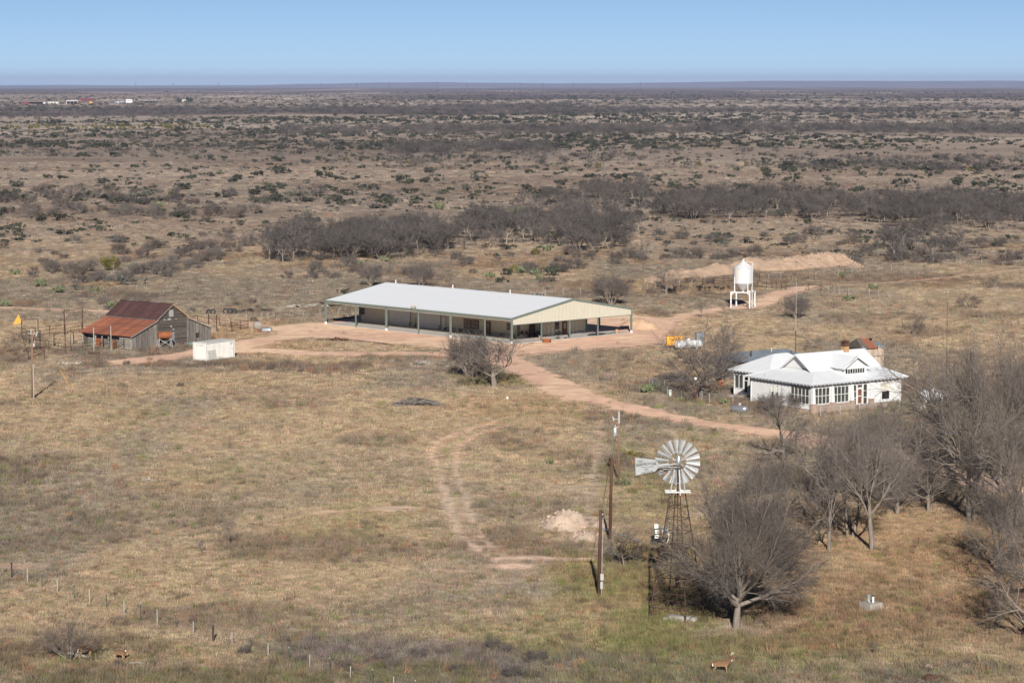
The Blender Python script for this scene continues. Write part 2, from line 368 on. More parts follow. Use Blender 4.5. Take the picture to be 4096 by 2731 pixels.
def earth_material(name, dry):
    m = bpy.data.materials.new(name); m.use_nodes = True; t = m.node_tree; N = t.nodes; L = t.links
    b = N['Principled BSDF']; b.inputs['Roughness'].default_value = 1; b.inputs['Specular IOR Level'].default_value = .1
    at = N.new('ShaderNodeAttribute'); at.attribute_name = 'gcol'; ge = N.new('ShaderNodeNewGeometry')
    prev = at.outputs['Color']; hs = None
    for sc_, det, lo, hi, stx in ((.55, 6, .62, 1.42, 1), (.045, 5, .84, 1.18, 1), (.006, 5, .80, 1.22, .5)):
        mp = N.new('ShaderNodeMapping'); mp.inputs['Scale'].default_value = (stx, 1, 1); L.new(ge.outputs['Position'], mp.inputs[0])
        no = N.new('ShaderNodeTexNoise'); no.inputs['Scale'].default_value = sc_; no.inputs['Detail'].default_value = det; no.inputs['Roughness'].default_value = .68
        L.new(mp.outputs[0], no.inputs['Vector'])
        mr = N.new('ShaderNodeMapRange'); mr.inputs[1].default_value = .3; mr.inputs[2].default_value = .7
        k = .45 if dry else 1
        mr.inputs[3].default_value = 1 + (lo - 1) * k; mr.inputs[4].default_value = 1 + (hi - 1) * k
        L.new(no.outputs[0], mr.inputs[0])
        mx = N.new('ShaderNodeMix'); mx.data_type = 'RGBA'; mx.blend_type = 'MULTIPLY'; mx.inputs['Factor'].default_value = 1
        L.new(prev, mx.inputs[6]); L.new(mr.outputs[0], mx.inputs[7]); prev = mx.outputs[2]
        if hs is None: hs = no
    L.new(prev, b.inputs['Base Color'])
    bp = N.new('ShaderNodeBump'); bp.inputs['Strength'].default_value = .5 if dry else .9; bp.inputs['Distance'].default_value = .03 if dry else .2
    L.new(hs.outputs[0], bp.inputs['Height']); L.new(bp.outputs[0], b.inputs['Normal'])
    MT[name] = m; return m
earth_material('dry_grass_ground', False); earth_material('bare_dirt', True)
ii = (np.arange(nyy - 1)[:, None] * nxx + np.arange(nxx - 1)[None, :]).ravel()
gf = np.stack([ii, ii + 1, ii + nxx + 1, ii + nxx], -1)
ground = link('ground', grid_mesh('ground', GX.ravel(), GY.ravel(), GZ.ravel(), gf, gc, MT['dry_grass_ground'])); tag(ground, kind='structure')
# the bare dirt of road and yard: a sheet a few mm above the ground
rx_, ry_ = np.arange(-95, 112, .55), np.arange(225, 560, .8)
RX, RY = np.meshgrid(rx_, ry_); rd = dirt(RX.ravel(), RY.ravel()).reshape(RX.shape)
keep = (rd[:-1, :-1] > .62) & (rd[1:, 1:] > .62) & (rd[:-1, 1:] > .62) & (rd[1:, :-1] > .62)
jj = (np.arange(len(ry_) - 1)[:, None] * len(rx_) + np.arange(len(rx_) - 1)[None, :])[keep]
rf = np.stack([jj, jj + 1, jj + len(rx_) + 1, jj + len(rx_)], -1)
used = np.unique(rf); remap = np.full(RX.size, -1); remap[used] = np.arange(len(used))
rc, _ = gcol(RX.ravel()[used], RY.ravel()[used])
rz_ = .062 + (fbm(RX.ravel()[used] / 1.7, RY.ravel()[used] / 1.7, 95, 3) - .5) * .03
road = link('dirt_road', grid_mesh('dirt_road', RX.ravel()[used], RY.ravel()[used], rz_, remap[rf], rc, MT['bare_dirt'])); tag(road, kind='structure')
# far blue hills on the horizon
hm = MB(); n = 160; hx = np.linspace(-16000, 16000, n)
hh = -12 + 58 * ss(.2, .8, fbm(hx / 4200 + 2, hx * 0, 121, 4)) * (1 - .7 * ss(500, 7000, -hx)) + 9 * fbm(hx / 700, hx * 0, 131, 3)
prof = [(-1500, -.3), (-700, .45), (0, 1.0), (900, .8), (3000, -.3)]
vs = [(hx[i], 36500 + dy + 900 * fbm(hx[i] / 3000, 0, 141), (hh[i] + 70) * k - 70) for dy, k in prof for i in range(n)]
fs = [(r * n + i, r * n + i + 1, (r + 1) * n + i + 1, (r + 1) * n + i) for r in range(len(prof) - 1) for i in range(n - 1)]
hm.add(vs, fs); mat('hill_brush', tuple(FARD * .85), 1, 0, .3, .002)
tag(part('hills', hm, MT['hill_brush'], None, True), kind='structure')
# ------------------------------------------------------------------ long metal building
def ribbed(w, l, n, h=.03, rw=.05):                # ribbed sheet: width x (w), length y (l), n ribs; lies in z=0
    m = MB(); xsn = [0.0]; zz = [0.0]
    for k in range(n):
        c = w * (k + .5) / n
        xsn += [c - rw, c - rw * .5, c + rw * .5, c + rw]; zz += [0, h, h, 0]
    xsn.append(w - .004); zz.append(0)
    for a, z0 in zip(xsn, zz): m.v += [(a, 0, z0), (a, l, z0)]
    for i in range(len(xsn) - 1): m.f.append((2 * i, 2 * i + 2, 2 * i + 3, 2 * i + 1)); m.m.append(0)
    return m
BW, BL, EV, RG = 26.15, 45.3, 3.88, 6.08
mbld = thing('metal_building', 'long cream metal building with white roof, open porch posts and green trim', 'building', (-.046, 392.33, 0.06), R(43.05))
def P(nm, mb, mt, par=mbld, **k): return part(nm, mb, MT[mt] if isinstance(mt, str) else mt, par, **k)
P('floor_slab', MB().box(.25, BW - .05, -.1, BL, -.06, .06), 'concrete')
XW, XE, YG, RC = 7.4, 20.9, 5.0, 10.95              # enclosed block: front wall x, rear wall x, gable wall y, recess end x
def ribwall(m, p, q, z0, z1, out, step=.3, d=.02):  # wall with vertical ribs, from p to q
    p, q = Vector((*p, 0)), Vector((*q, 0)); L = (q - p).length; e = (q - p) / L; nrm = Vector((*out, 0)); n = max(1, int(L / step))
    prof = [(0, 0)]
    for k in range(n):
        c = L * (k + .5) / n; prof += [(c - .05, 0), (c - .025, d), (c + .025, d), (c + .05, 0)]
    prof.append((L, 0)); b = len(m.v)
    for s_, h in prof:
        a = p + e * s_ + nrm * h; m.v += [(a.x, a.y, z0), (a.x, a.y, z1)]
    fl = Vector((e.y, -e.x, 0)).dot(nrm) > 0
    for i in range(len(prof) - 1):
        f = (b + 2 * i, b + 2 * i + 2, b + 2 * i + 3, b + 2 * i + 1); m.f.append(f if fl else f[::-1]); m.m.append(0)
slope = math.atan2(RG - EV, BW / 2)
rz = lambda x: EV + (RG - EV) * (1 - abs(x - BW / 2) / (BW / 2))
w = MB()
ribwall(w, (XW, BL - .1), (XW, 6.4), .06, rz(XW) - .1, (-1, 0))
ribwall(w, (XW, 6.4), (RC, 6.4), .06, rz(XW) - .1, (0, -1))
ribwall(w, (RC, 6.4), (RC, YG), .06, rz(XW) - .1, (-1, 0))
ribwall(w, (RC, YG), (XE, YG), .06, rz(XE) - .1, (0, -1))
ribwall(w, (XE, YG), (XE, BL - .1), .06, rz(XE) - .1, (1, 0))
ribwall(w, (XW, BL - .1), (XE, BL - .1), .06, rz(XE) - .1, (0, 1))
P('wall', w, 'tan_wall')
for (x, y) in ((XW, 6.4), (RC, 6.4), (RC, YG), (XE, YG), (XW, BL - .1)):
    P('corner_trim', MB().box(x - .16, x + .16, y - .16, y + .16, .06, 3.7), 'green_trim')
# roof sheets, eave and rake trim
sl = math.hypot(BW / 2, RG - EV); sheet = ribbed(.9055, sl, 3, .010, .06).mesh('roof_sheet', MT['white_metal'])
n = 50
for k in range(n):
    for side in (0, 1):
        o = link('roof_sheet', sheet, mbld)
        if side == 0: o.matrix_local = Matrix.Translation((0, BL - .0 - .906 * k, EV + .10)) @ Matrix.Rotation(-pi / 2, 4, 'Z') @ Matrix.Rotation(slope, 4, 'X')
        else: o.matrix_local = Matrix.Translation((BW, .906 * k, EV + .10)) @ Matrix.Rotation(pi / 2, 4, 'Z') @ Matrix.Rotation(slope, 4, 'X')
P('ridge_cap', MB().beam((BW / 2, -.05, RG + .13), (BW / 2, BL + .05, RG + .13), .5, .04), 'white_metal')
dk = MB()
dk.slab([(0.05, 0.05, EV + .07), (BW / 2, 0.05, RG + .07), (BW / 2, BL - .05, RG + .07), (0.05, BL - .05, EV + .07)], .06)
dk.slab([(BW / 2, 0.05, RG + .07), (BW - .05, 0.05, EV + .07), (BW - .05, BL - .05, EV + .07), (BW / 2, BL - .05, RG + .07)], .06)
P('roof_deck', dk, 'tan_wall')
for x in (-.08, BW + .08): P('eave_trim', MB().beam((x, -.1, EV - .02), (x, BL + .1, EV - .02), .16, .30), 'green_trim')
for x in (.1, BW - .1): P('eave_beam', MB().beam((x, 0, EV - .32), (x, BL, EV - .32), .1, .14), 'cream_metal')
for y in (-.08, BL + .08):
    for a, b in ((-.1, BW / 2), (BW + .1, BW / 2)):
        P('rake_trim', MB().beam((a, y, EV + .0), (b, y, RG + .04), .14, .30), 'green_trim')
# gable siding, sheet by sheet
for y, ny in ((-.02, -1), (BL + .02, 1)):
    for k in range(29):
        x0, x1 = BW * k / 29, BW * (k + 1) / 29; m = MB(); xm = [x0 + .004]; dz = [0]
        for j in range(3):
            c = x0 + (x1 - x0) * (j + .5) / 3; xm += [c - .06, c - .035, c + .035, c + .06]; dz += [0, .04, .04, 0]
        xm.append(x1 - .004); dz.append(0)
        for a, d in zip(xm, dz): m.v += [(a, y + ny * d, 2.95), (a, y + ny * d, rz(a) - .02)]
        for i in range(len(xm) - 1): m.f.append((2 * i, 2 * i + 2, 2 * i + 3, 2 * i + 1)); m.m.append(0)
        P('gable_sheet', m, 'cream_metal')
    P('gable_beam', MB().beam((0, y, 2.92), (BW, y, 2.92), .12, .08), 'green_trim')
def post(x, y, fat, white=False):
    h = rz(x) - .2 if 0 < y < BL else 2.95 if x not in (0, BW) else EV - .15
    po = P('porch_post', MB().box(x - fat, x + fat, y - fat, y + fat, -.05, h), 'green_trim')
    if white: part('post_foot', MB().box(x - fat - .012, x + fat + .012, y - fat - .012, y + fat + .012, -.06, .42), MT['white_paint'], po)
for i, y in enumerate((0, 6.1, 14.1, 21.8, 29.7, 37.4, 45.2)): post(0, y, .13 if i % 2 == 0 else .085, i % 2 == 0)
for x in (6.28, 12.4, 18.6): post(x, 0, .085)
for i, y in enumerate((0, 7.2, 14.5, 22, 30, 38, 45.2)): post(BW, y, .13 if i == 0 else .1, i == 0)
# openings on the front wall
def garage(y0, y1):
    g = P('garage_door', MB().box(XW - .05, XW - .035, y1 - .12, y0 + .12, .06, 3.0), 'green_trim')
    for k in range(6): part('door_panel', MB().box(XW - .09, XW - .055, y1, y0, .08 + k * .455, .08 + k * .455 + .445), MT['white_paint'], g)
garage(37.6, 32.3); garage(30.1, 24.85)
def window_x(y0, y1, z0, z1, cols=1, rows=2):       # window in the front wall (faces -x)
    f = P('window', MB().box(XW - .07, XW - .03, y0 - .08, y1 + .08, z0 - .08, z1 + .08), 'pole_dark' if cols > 1 else 'green_trim')
    for c in range(cols):
        for r in range(rows):
            a = y0 + (y1 - y0) * c / cols; b = y0 + (y1 - y0) * (c + 1) / cols; u = z0 + (z1 - z0) * r / rows; v = z0 + (z1 - z0) * (r + 1) / rows
            part('pane', MB().box(XW - .085, XW - .072, a + .04, b - .04, u + .04, v - .04), MT['glass_dark'], f)
window_x(44.05, 45.0, 1.26, 2.23); window_x(17.5, 19.1, .75, 2.1, 2, 2); window_x(15.65, 17.2, .75, 2.1, 2, 2); window_x(7.9, 8.95, 1.16, 2.09)
def door(fr, x0, x1, y0, y1, z1, m, ax, trim='green_trim', glass=True):
    t = .05
    if ax == 'x':
        d = P('door', MB().box(x0 - .04, x0 - .01, y0 - .08, y1 + .08, .06, z1 + .08), trim); part('leaf', MB().box(x0 - .07, x0 - .045, y0, y1, .08, z1), MT[m], d)
        if glass: part('pane', MB().box(x0 - .085, x0 - .072, y0 + .22, y1 - .22, 1.05, z1 - .2), MT['glass_grey'], d)
        part('handle', MB().box(x0 - .11, x0 - .075, y0 + .08, y0 + .14, .98, 1.08), MT['black'], d)
    else:
        d = P('door', MB().box(x0 - .08, x1 + .08, y0 - .04, y0 - .01, .06, z1 + .08), trim); part('leaf', MB().box(x0, x1, y0 - .07, y0 - .045, .08, z1), MT[m], d)
        if glass: part('pane', MB().box(x0 + .2, x1 - .2, y0 - .085, y0 - .072, 1.05, z1 - .2), MT['t_white'] if glass == 2 else MT['glass_grey'], d)
        part('handle', MB().box(x0 + .06, x0 + .12, y0 - .11, y0 - .075, .98, 1.08), MT['black'], d)
door(None, XW, 0, 23.55, 24.5, 2.15, 'white_paint', 'x', glass=False)
door(None, XW, 0, 12.86, 13.85, 2.1, 'door_wood', 'x', 'pole_dark')
door(None, 9.75, 10.7, 6.4, 0, 2.1, 'door_wood', 'y', 'pole_dark')
door(None, 15.66, 16.55, YG, 0, 2.1, 'door_wood', 'y', 'door_wood', 2)
gw = P('window', MB().box(14.0, 14.9, YG - .06, YG - .03, .97, 2.15), 'green_trim')
for u, v in ((1.05, 1.55), (1.6, 2.08)): part('pane', MB().box(14.08, 14.82, YG - .075, YG - .062, u, v), MT['glass_dark'], gw)
for y, x in ((42.6, BW / 2), (28.2, BW / 2), (14.4, BW / 2)): P('roof_vent', MB().tube([(x, y, RG + .1), (x, y, RG + .62)], .085, 10).tube([(x, y, RG + .62), (x, y, RG + .7)], .12, 10), 'white_paint')
P('roof_vent', MB().tube([(9.2, 12.4, rz(9.2) + .08), (9.2, 12.4, rz(9.2) + .5)], .09, 10), 'galv')
sa = P('satellite_dish', MB().lathe([(.0, .0), (.2, .02), (.38, .09), (.46, .15)], 18, axis='y'), 'mark_grey'); sa.location = (-.35, 22.6, EV + .35); sa.rotation_euler = (R(35), 0, R(-40))
part('dish_arm', MB().beam((0, .0, -.1), (0, .55, -.35), .04), MT['black'], sa); part('dish_mount', MB().beam((0, -.05, 0), (.25, -.1, -.75), .05), MT['mark_grey'], sa)
# things on and by the porch
def bl(x, y, z=0.0):
    v = mbld.matrix_basis @ Vector((x, y, z)); return v
bpy.context.view_layer.update()
def bthing(nm, lab, cat, x, y, rz_=0.0, z=.06, **k): v = bl(x, y, z); return thing(nm, lab, cat, v, R(43.05) + rz_, **k)
def bench(y0, y1, lab):
    t = bthing('bench', lab, 'bench', 6.9, y0); L = y1 - y0
    for z0 in (.44,):
        for k in range(3): part('seat_plank', MB().box(-.2 + k * .15, -.07 + k * .15, 0, L, z0, z0 + .04), MT['green_trim'], t)
    for k in range(int(L / 2) + 1):
        y = min(L - .1, .1 + k * (L - .2) / max(1, int(L / 2))); part('leg', MB().box(-.18, .2, y - .04, y + .04, 0, .44), MT['green_trim'], t)
bench(19.6, 23.3, 'dark green bench between white walk door and twin windows'); bench(14.5, 19.3, 'dark green bench below the twin windows'); bench(7.0, 12.7, 'long dark green bench between the wooden door and the building corner')
def chair(x, y, rz_, lab):
    t = bthing('patio_chair', lab, 'chair', x, y, rz_, group='patio chairs in the entry recess')
    part('seat', MB().box(-.26, .26, -.26, .26, .38, .43), MT['pole_dark'], t); part('backrest', MB().beam((0, .25, .42), (0, .40, 1.0), .5, .05, up=(1, 0, 0)), MT['pole_dark'], t)
    for sx in (-1, 1):
        part('armrest', MB().box(sx * .28 - .025, sx * .28 + .025, -.22, .28, .60, .64), MT['black'], t)
        for sy in (-1, 1): part('leg', MB().beam((sx * .24, sy * .22, .4), (sx * .27, sy * .27, 0), .04), MT['black'], t)
for x, y, a in ((7.9, 5.7, .2), (8.6, 5.5, -.15), (9.4, 5.4, -.5)): chair(x, y, a, 'dark patio chair in the shaded entry recess')
t = bthing('fire_ring', 'rusty steel fire ring on the dirt beside the porch', 'fire ring', 5.6, -1.9, z=.05)
part('ring', MB().lathe([(.62, 0), (.62, .34), (.70, .46), (.74, .46), (.74, .43), (.66, .33), (.66, 0)], 24), MT['rust_orange'], t, True); part('ash_bed', MB().lathe([(.61, .12), (.01, .14)], 24), MT['black'], t)
t = bthing('charcoal_grill', 'black barrel charcoal grill on a single post', 'grill', 10.6, .75)
part('barrel', MB().lathe([(0, -.46), (.24, -.44), (.26, -.3), (.26, .3), (.24, .44), (0, .46)], 16, axis='x', o=(0, 0, .95)), MT['black'], t, True); part('post', MB().tube([(0, 0, 0), (0, 0, .72)], .05, 8), MT['black'], t)
part('foot', MB().beam((-.4, 0, .03), (.4, 0, .03), .08, .05).beam((0, -.4, .03), (0, .4, .03), .08, .05), MT['black'], t); part('chimney', MB().tube([(-.05, 0, 1.2), (-.05, 0, 1.5)], .035, 8), MT['black'], t)
def spool(x, y, lab, s=1):
    t = bthing('cable_spool', lab, 'spool', x, y)
    part('drum', MB().tube([(0, 0, .06), (0, 0, .72 * s)], .26 * s, 14), MT['wood_tan'], t)
    part('flange', MB().tube([(0, 0, 0), (0, 0, .06)], .42 * s, 18), MT['wood_grey'], t); part('flange', MB().tube([(0, 0, .72 * s), (0, 0, .79 * s)], .42 * s, 18), MT['black'] if s > .9 else MT['wood_grey'], t)
spool(23.5, .6, 'wooden cable spool with black top on the slab end'); spool(7.3, 1.3, 'small wooden cable spool behind the fire ring', .85)
solo('storage_box', MB().box(-.55, .55, -.4, .4, 0, .8).box(-.58, .58, -.43, .43, .8, .86), MT['black'], 'black storage box in the recess beside the green corner trim', 'box', bl(10.3, 5.0, .06), R(43))
t = bthing('hose_coil', 'black hose lying in loops on the slab', 'hose', 18.6, 1.1)
hc = MB()
for k in range(4): hc.tube([(cos(a) * (.9 + .15 * k) * 1.2 + .3 * k, sin(a) * (.6 + .1 * k), .06 + .02 * k) for a in np.linspace(0, 2 * pi, 25)], .04, 5)
hc.tube([(1.5 + .45 * k, .4 * sin(k * 1.1), .05) for k in range(9)], .045, 5); part('loops', hc, MT['rubber'], t)
solo('white_board', MB().box(0, 1.9, -.1, .1, 0, .09), MT['white_paint'], 'white boards stacked against the gable wall', 'board', bl(17.2, 4.5, .06), R(43.05))
solo('white_board', MB().box(0, 2.6, -.1, .1, 0, .12), MT['white_paint'], 'long white board lying by the wall corner', 'board', bl(19.2, 4.6, .06), R(43.05))
pl = MB()
for k in range(16): a = rng.uniform(0, 6.28); pl.lathe([(0, 0), (.13, .02), (.10, .1), (0, .13)], 6, o=(rng.normal(0, .35), rng.normal(0, .15), 0))
solo('firewood_pile', pl, MT['wood_tan'], 'small pile of split firewood behind the grill', 'firewood', bl(9.3, 2.0, .06), R(43))
solo('firewood_pile', MB().beam((-.3, 0, .08), (.3, .1, .08), .14).beam((-.1, -.2, .07), (.3, .3, .1), .12), MT['pole_dark'], 'two dark logs beside the grill foot', 'firewood', bl(12.0, .5, .06), R(20))
solo('broom', MB().beam((0, 0, .3), (.25, 0, 1.5), .04).box(-.12, .12, -.05, .05, 0, .32), MT['pole_dark'], 'dark broom leaning between the two garage doors', 'broom', bl(7.15, 30.9, .06), R(-50))
for y, lab in ((32.05, 'short green bollard by the first garage door'), (30.55, 'short green bollard between the garage doors'), (24.7, 'short green bollard by the white walk door')):
    solo('bollard', MB().tube([(0, 0, 0), (0, 0, .72), (0, 0, .76)], [.085, .085, .03], 10), MT['green_trim'], lab, 'bollard', bl(6.95, y, .06))

# ------------------------------------------------------------------ weathered barn
barn = thing('barn', 'weathered grey plank barn with rusted metal roof and two lean-tos', 'barn', (-57.05, 384.35, 0), R(50.2))
def Q(nm, mb, mt, par=barn, **k): return part(nm, mb, MT[mt] if isinstance(mt, str) else mt, par, **k)
XA, XB, XC, XR, BLb = 5.1, 11.25, 16.3, 8.15, 11.2
EAV, BRK, RDG = 2.12, 4.15, 6.38
def bz(x):
    if x < XA: return EAV + (BRK - EAV) * x / XA
    if x < XR: return BRK + .12 + (RDG - BRK - .12) * (x - XA) / (XR - XA)
    if x < XB: return BRK + .12 + (RDG - BRK - .12) * (XB - x) / (XB - XR)
    return EAV + (BRK - EAV) * (XC - x) / (XC - XB)
pr = random.Random(3)
def vplanks(x0, x1, y, sgn, hole=None, mt='plank_grey'):
    x = x0
    while x < x1 - .05:
        wd = min(pr.uniform(.17, .27), x1 - x); zt = bz(x + wd / 2) - .06; z0 = pr.uniform(0, .08); dy = y + sgn * pr.uniform(.0, .03)
        segs = [(z0, zt)]
        if hole and hole[0] < x + wd / 2 < hole[1]: segs = [(z0, hole[2]), (hole[3], zt)]
        for a, b in segs:
            if b - a > .1: Q('plank', MB().box(x + .008, x + wd - .008, min(dy, dy + sgn * .03), max(dy, dy + sgn * .03), a, b), mt)
        x += wd
vplanks(0, XA - .03, 0, -1); vplanks(XB + .03, XC, 0, -1, (12.95, 13.65, .83, 1.65))
zz = 0.0
while zz < RDG - .15:
    h = pr.uniform(.20, .26); zc = zz + h / 2
    if zc < BRK + .1: a, b = XA, XB
    else:
        f = (zc - BRK - .12) / (RDG - BRK - .12); a, b = XA + (XR - XA) * f + .05, XB - (XB - XR) * f - .05
    if b - a > .25:
        dy = -.02 - pr.uniform(0, .025); cuts = [(a, b)]
        if zc < 2.05: cuts = [(a, 7.6), (8.5, b)]
        for u, v in cuts: Q('plank', MB().box(u, v, dy - .03, dy, zz + .01, zz + h - .008), 'plank_dark')
    zz += h
Q('inner_wall', MB().box(XA + .02, XB - .02, .0, .03, 0, BRK).poly([(XA, .01, BRK), (XB, .01, BRK), (XR, .01, RDG - .1)]).box(.05, XC - .05, BLb - .06, BLb, 0, EAV + .1).box(XA, XB, BLb - .05, BLb + .02, 0, BRK).box(XC - .06, XC, .05, BLb, 0, EAV).box(XA - .05, XA + .02, .1, BLb, 0, BRK), 'plank_dark')
d = Q('door', MB().box(7.55, 8.55, -.10, -.06, 0, 2.1), 'wood_grey'); part('leaf', MB().box(7.62, 8.48, -.13, -.105, .02, 2.0), MT['galv_blue'], d)
v = Q('loft_hatch', MB().box(7.50, 8.40, -.11, -.07, 4.48, 5.55), 'wood_grey')
for k in range(3): part('sheet', MB().box(7.53 + k * .285, 7.80 + k * .285, -.135, -.112, 4.52, 5.51), MT['galv'], v)
wd = Q('window', MB().box(12.92, 13.68, -.05, -.01, .80, 1.68), 'plank_grey')
for i in range(2):
    for j in range(2): part('pane', MB().box(12.99 + i * .33, 13.28 + i * .33, -.065, -.052, .87 + j * .38, 1.21 + j * .38), MT['glass_dark'], wd)
for x, z_, a, b in ((6.4, 3.98, .32, .24), (7.2, 4.0, .68, .26), (8.75, 4.05, .34, .1), (7.75, 2.88, .36, .26), (8.2, 2.42, .3, .2)): Q('tin_patch', MB().box(x, x + a, -.10, -.085, z_, z_ + b), 'galv')
for x in (XA, XB): Q('corner_board', MB().box(x - .07, x + .07, -.12, -.06, 0, BRK), 'plank_grey')
# open stable side (faces -x): posts, slats, a rusty half door
for y in (11.1, 8.2, 6.7, 5.2, 2.6, .1): Q('post', MB().box(-.08, .08, y - .08, y + .08, 0, EAV - .1), 'wood_grey')
Q('lintel', MB().box(-.10, .02, 0, 11.2, EAV - .28, EAV - .06), 'wood_grey'); Q('lintel', MB().box(-.14, -.105, 0, 4.3, EAV - .3, EAV - .08), 'wood_tan')
for k in range(5): Q('slat', MB().box(-.03, .01, .2, 2.5, .15 + k * .34, .42 + k * .34), 'wood_grey')
for k in range(5): Q('slat', MB().box(.5, .54, 2.8, 5.0, .2 + k * .3, .38 + k * .3), 'wood_grey')
for k in range(6): Q('slat', MB().box(.9, .94, 5.4, 11.0, .1 + k * .3, .28 + k * .3), 'wood_grey')
Q('half_door', MB().box(-.12, -.07, 6.9, 8.0, .1, 1.35), 'rust_orange'); Q('half_door', MB().box(-.12, -.07, 3.4, 4.2, .1, 1.3), 'rust_orange')
# roof sheets
def rsheets(xa, za, xb, zb, mt, n, over=.35, th=.03):
    y0, y1 = -over, BLb + over; step = (y1 - y0) / n; L = math.hypot(xb - xa, zb - za)
    for k in range(n):
        a = y0 + k * step; dz = pr.uniform(0, .018); m = MB(); nr = 4
        for j in range(nr):
            u0 = a + step * j / nr; u1 = a + step * (j + .5) / nr; u2 = a + step * (j + 1) / nr
            for (p, q, hp, hq) in ((u0, u1, 0, .028), (u1, u2, .028, 0)):
                vv = [(xa, p, za + dz + hp), (xa, q, za + dz + hq), (xb, q, zb + dz + hq), (xb, p, zb + dz + hp)]
                m.poly(vv if xb < xa else vv[::-1])
        Q('roof_sheet', m, mt)
rsheets(-.55, EAV - .08, XA + .05, BRK + .02, 'roof_orange_rust', 15)
rsheets(XA - .25, BRK + .08, XR, RDG + .06, 'roof_dark_rust', 13)
rsheets(XB + .25, BRK + .08, XR, RDG + .06, 'roof_dark_rust', 13); rsheets(XC + .55, EAV - .08, XB - .05, BRK + .02, 'roof_orange_rust', 15)
for y in (-.36, BLb + .36):
    for a, b in (((-.5, EAV - .16), (XA, BRK - .06)), ((XC + .5, EAV - .16), (XB, BRK - .06))): Q('barge_board', MB().beam((a[0], y, a[1]), (b[0], y, b[1]), .05, .14), 'wood_grey')
    Q('barge_board', MB().beam((XA - .2, y, BRK - .0), (XR, y, RDG - .04), .05, .14), 'wood_grey'); Q('barge_board', MB().beam((XB + .2, y, BRK - .0), (XR, y, RDG - .04), .05, .16), 'wood_tan')
Q('flashing', MB().beam((XA - .12, -.3, BRK + .04), (XA - .12, BLb + .3, BRK + .04), .16, .03), 'galv'); Q('ridge_cap', MB().beam((XR, -.3, RDG + .1), (XR, BLb + .3, RDG + .1), .2, .04), 'roof_dark_rust')
for y in (2.6, 7.6): Q('ridge_tin', MB().beam((XR, y, RDG + .135), (XR, y + 2.2, RDG + .135), .22, .02), 'galv')
# ------------------------------------------------------------------ white farmhouse
HR = R(35.5); HO = (36.43, 310.54)
house = thing('farmhouse', 'white clapboard farmhouse with pale metal roof, dormer and enclosed porch', 'house', (*HO, 0), HR)
def H(nm, mb, mt, par=house, **k): return part(nm, mb, MT[mt] if isinstance(mt, str) else mt, par, **k)
HX, HY, EZ, KZ, RZ = 14.75, 11.25, 3.46, 4.6, 6.52
OV = .72
m = bpy.data.materials.new('house_roof'); MT['house_roof'] = m; m.use_nodes = True; t_ = m.node_tree
b_ = t_.nodes['Principled BSDF']; b_.inputs['Base Color'].default_value = (.70, .72, .73, 1); b_.inputs['Roughness'].default_value = .45
def siding(mb, ax, c, a0, a1, z0, z1, out, holes=(), step=.15):   # lapped boards in plane ax=c, spanning a0..a1, boards cut round holes (a0,a1,z0,z1)
    z = z0
    while z < z1 - .01:
        zt = min(z + step, z1); spans = [(a0, a1)]
        for h in holes:
            if h[2] < (z + zt) / 2 < h[3]:
                ns = []
                for s in spans:
                    if h[0] > s[0]: ns.append((s[0], min(h[0], s[1])))
                    if h[1] < s[1]: ns.append((max(h[1], s[0]), s[1]))
                spans = [s for s in ns if s[1] - s[0] > .02]
        for s0, s1 in spans:
            lo, hi = c + out * .028, c + out * .004
            if ax == 'y': vv = [(s0, lo, z), (s1, lo, z), (s1, hi, zt), (s0, hi, zt)]; uu = [(s0, c, z), (s1, c, z), (s1, lo, z), (s0, lo, z)]
            else: vv = [(lo, s1, z), (lo, s0, z), (hi, s0, zt), (hi, s1, zt)]; uu = [(c, s1, z), (c, s0, z), (lo, s0, z), (lo, s1, z)]
            mb.poly(vv); mb.poly(uu)
        z = zt
FH = [(.3, 2.95, .9, 3.0), (3.4, 6.1, .9, 3.0), (6.65, 9.2, .3, 3.0), (11.4, 13.0, .75, 2.92)]
LH = [(6.85, 7.55, 1.05, 2.78), (6.02, 6.68, 1.05, 2.78), (.35, 3.95, .9, 3.0)]
w = MB(); siding(w, 'y', 0, 0, HX, .5, EZ + .05, -1, FH); siding(w, 'x', 0, 0, HY, .35, EZ + .05, -1, LH); siding(w, 'x', HX, 0, HY, .4, EZ, 1); siding(w, 'y', HY, 0, HX, .4, EZ, 1)
H('wall', w, 'white_paint')
H('foundation', MB().box(.06, HX - .06, .06, HY - .06, -.1, .52), 'brick')
H('room_back', MB().box(.2, HX - .1, 2.6, 2.66, .5, 3.3).box(4.4, 4.46, 2.6, HY, .5, 3.3).box(.1, HX - .1, .1, HY - .1, .4, .5).box(.1, HX - .1, .1, HY - .1, 3.28, 3.32), 'tan_wall')
for a, b in ((-.02, -.02), (HX + .02, -.02), (-.02, HY)): H('corner_board', MB().box(a - .06, a + .06, b - .06, b + .06, .3, 3.4), 'white_paint')
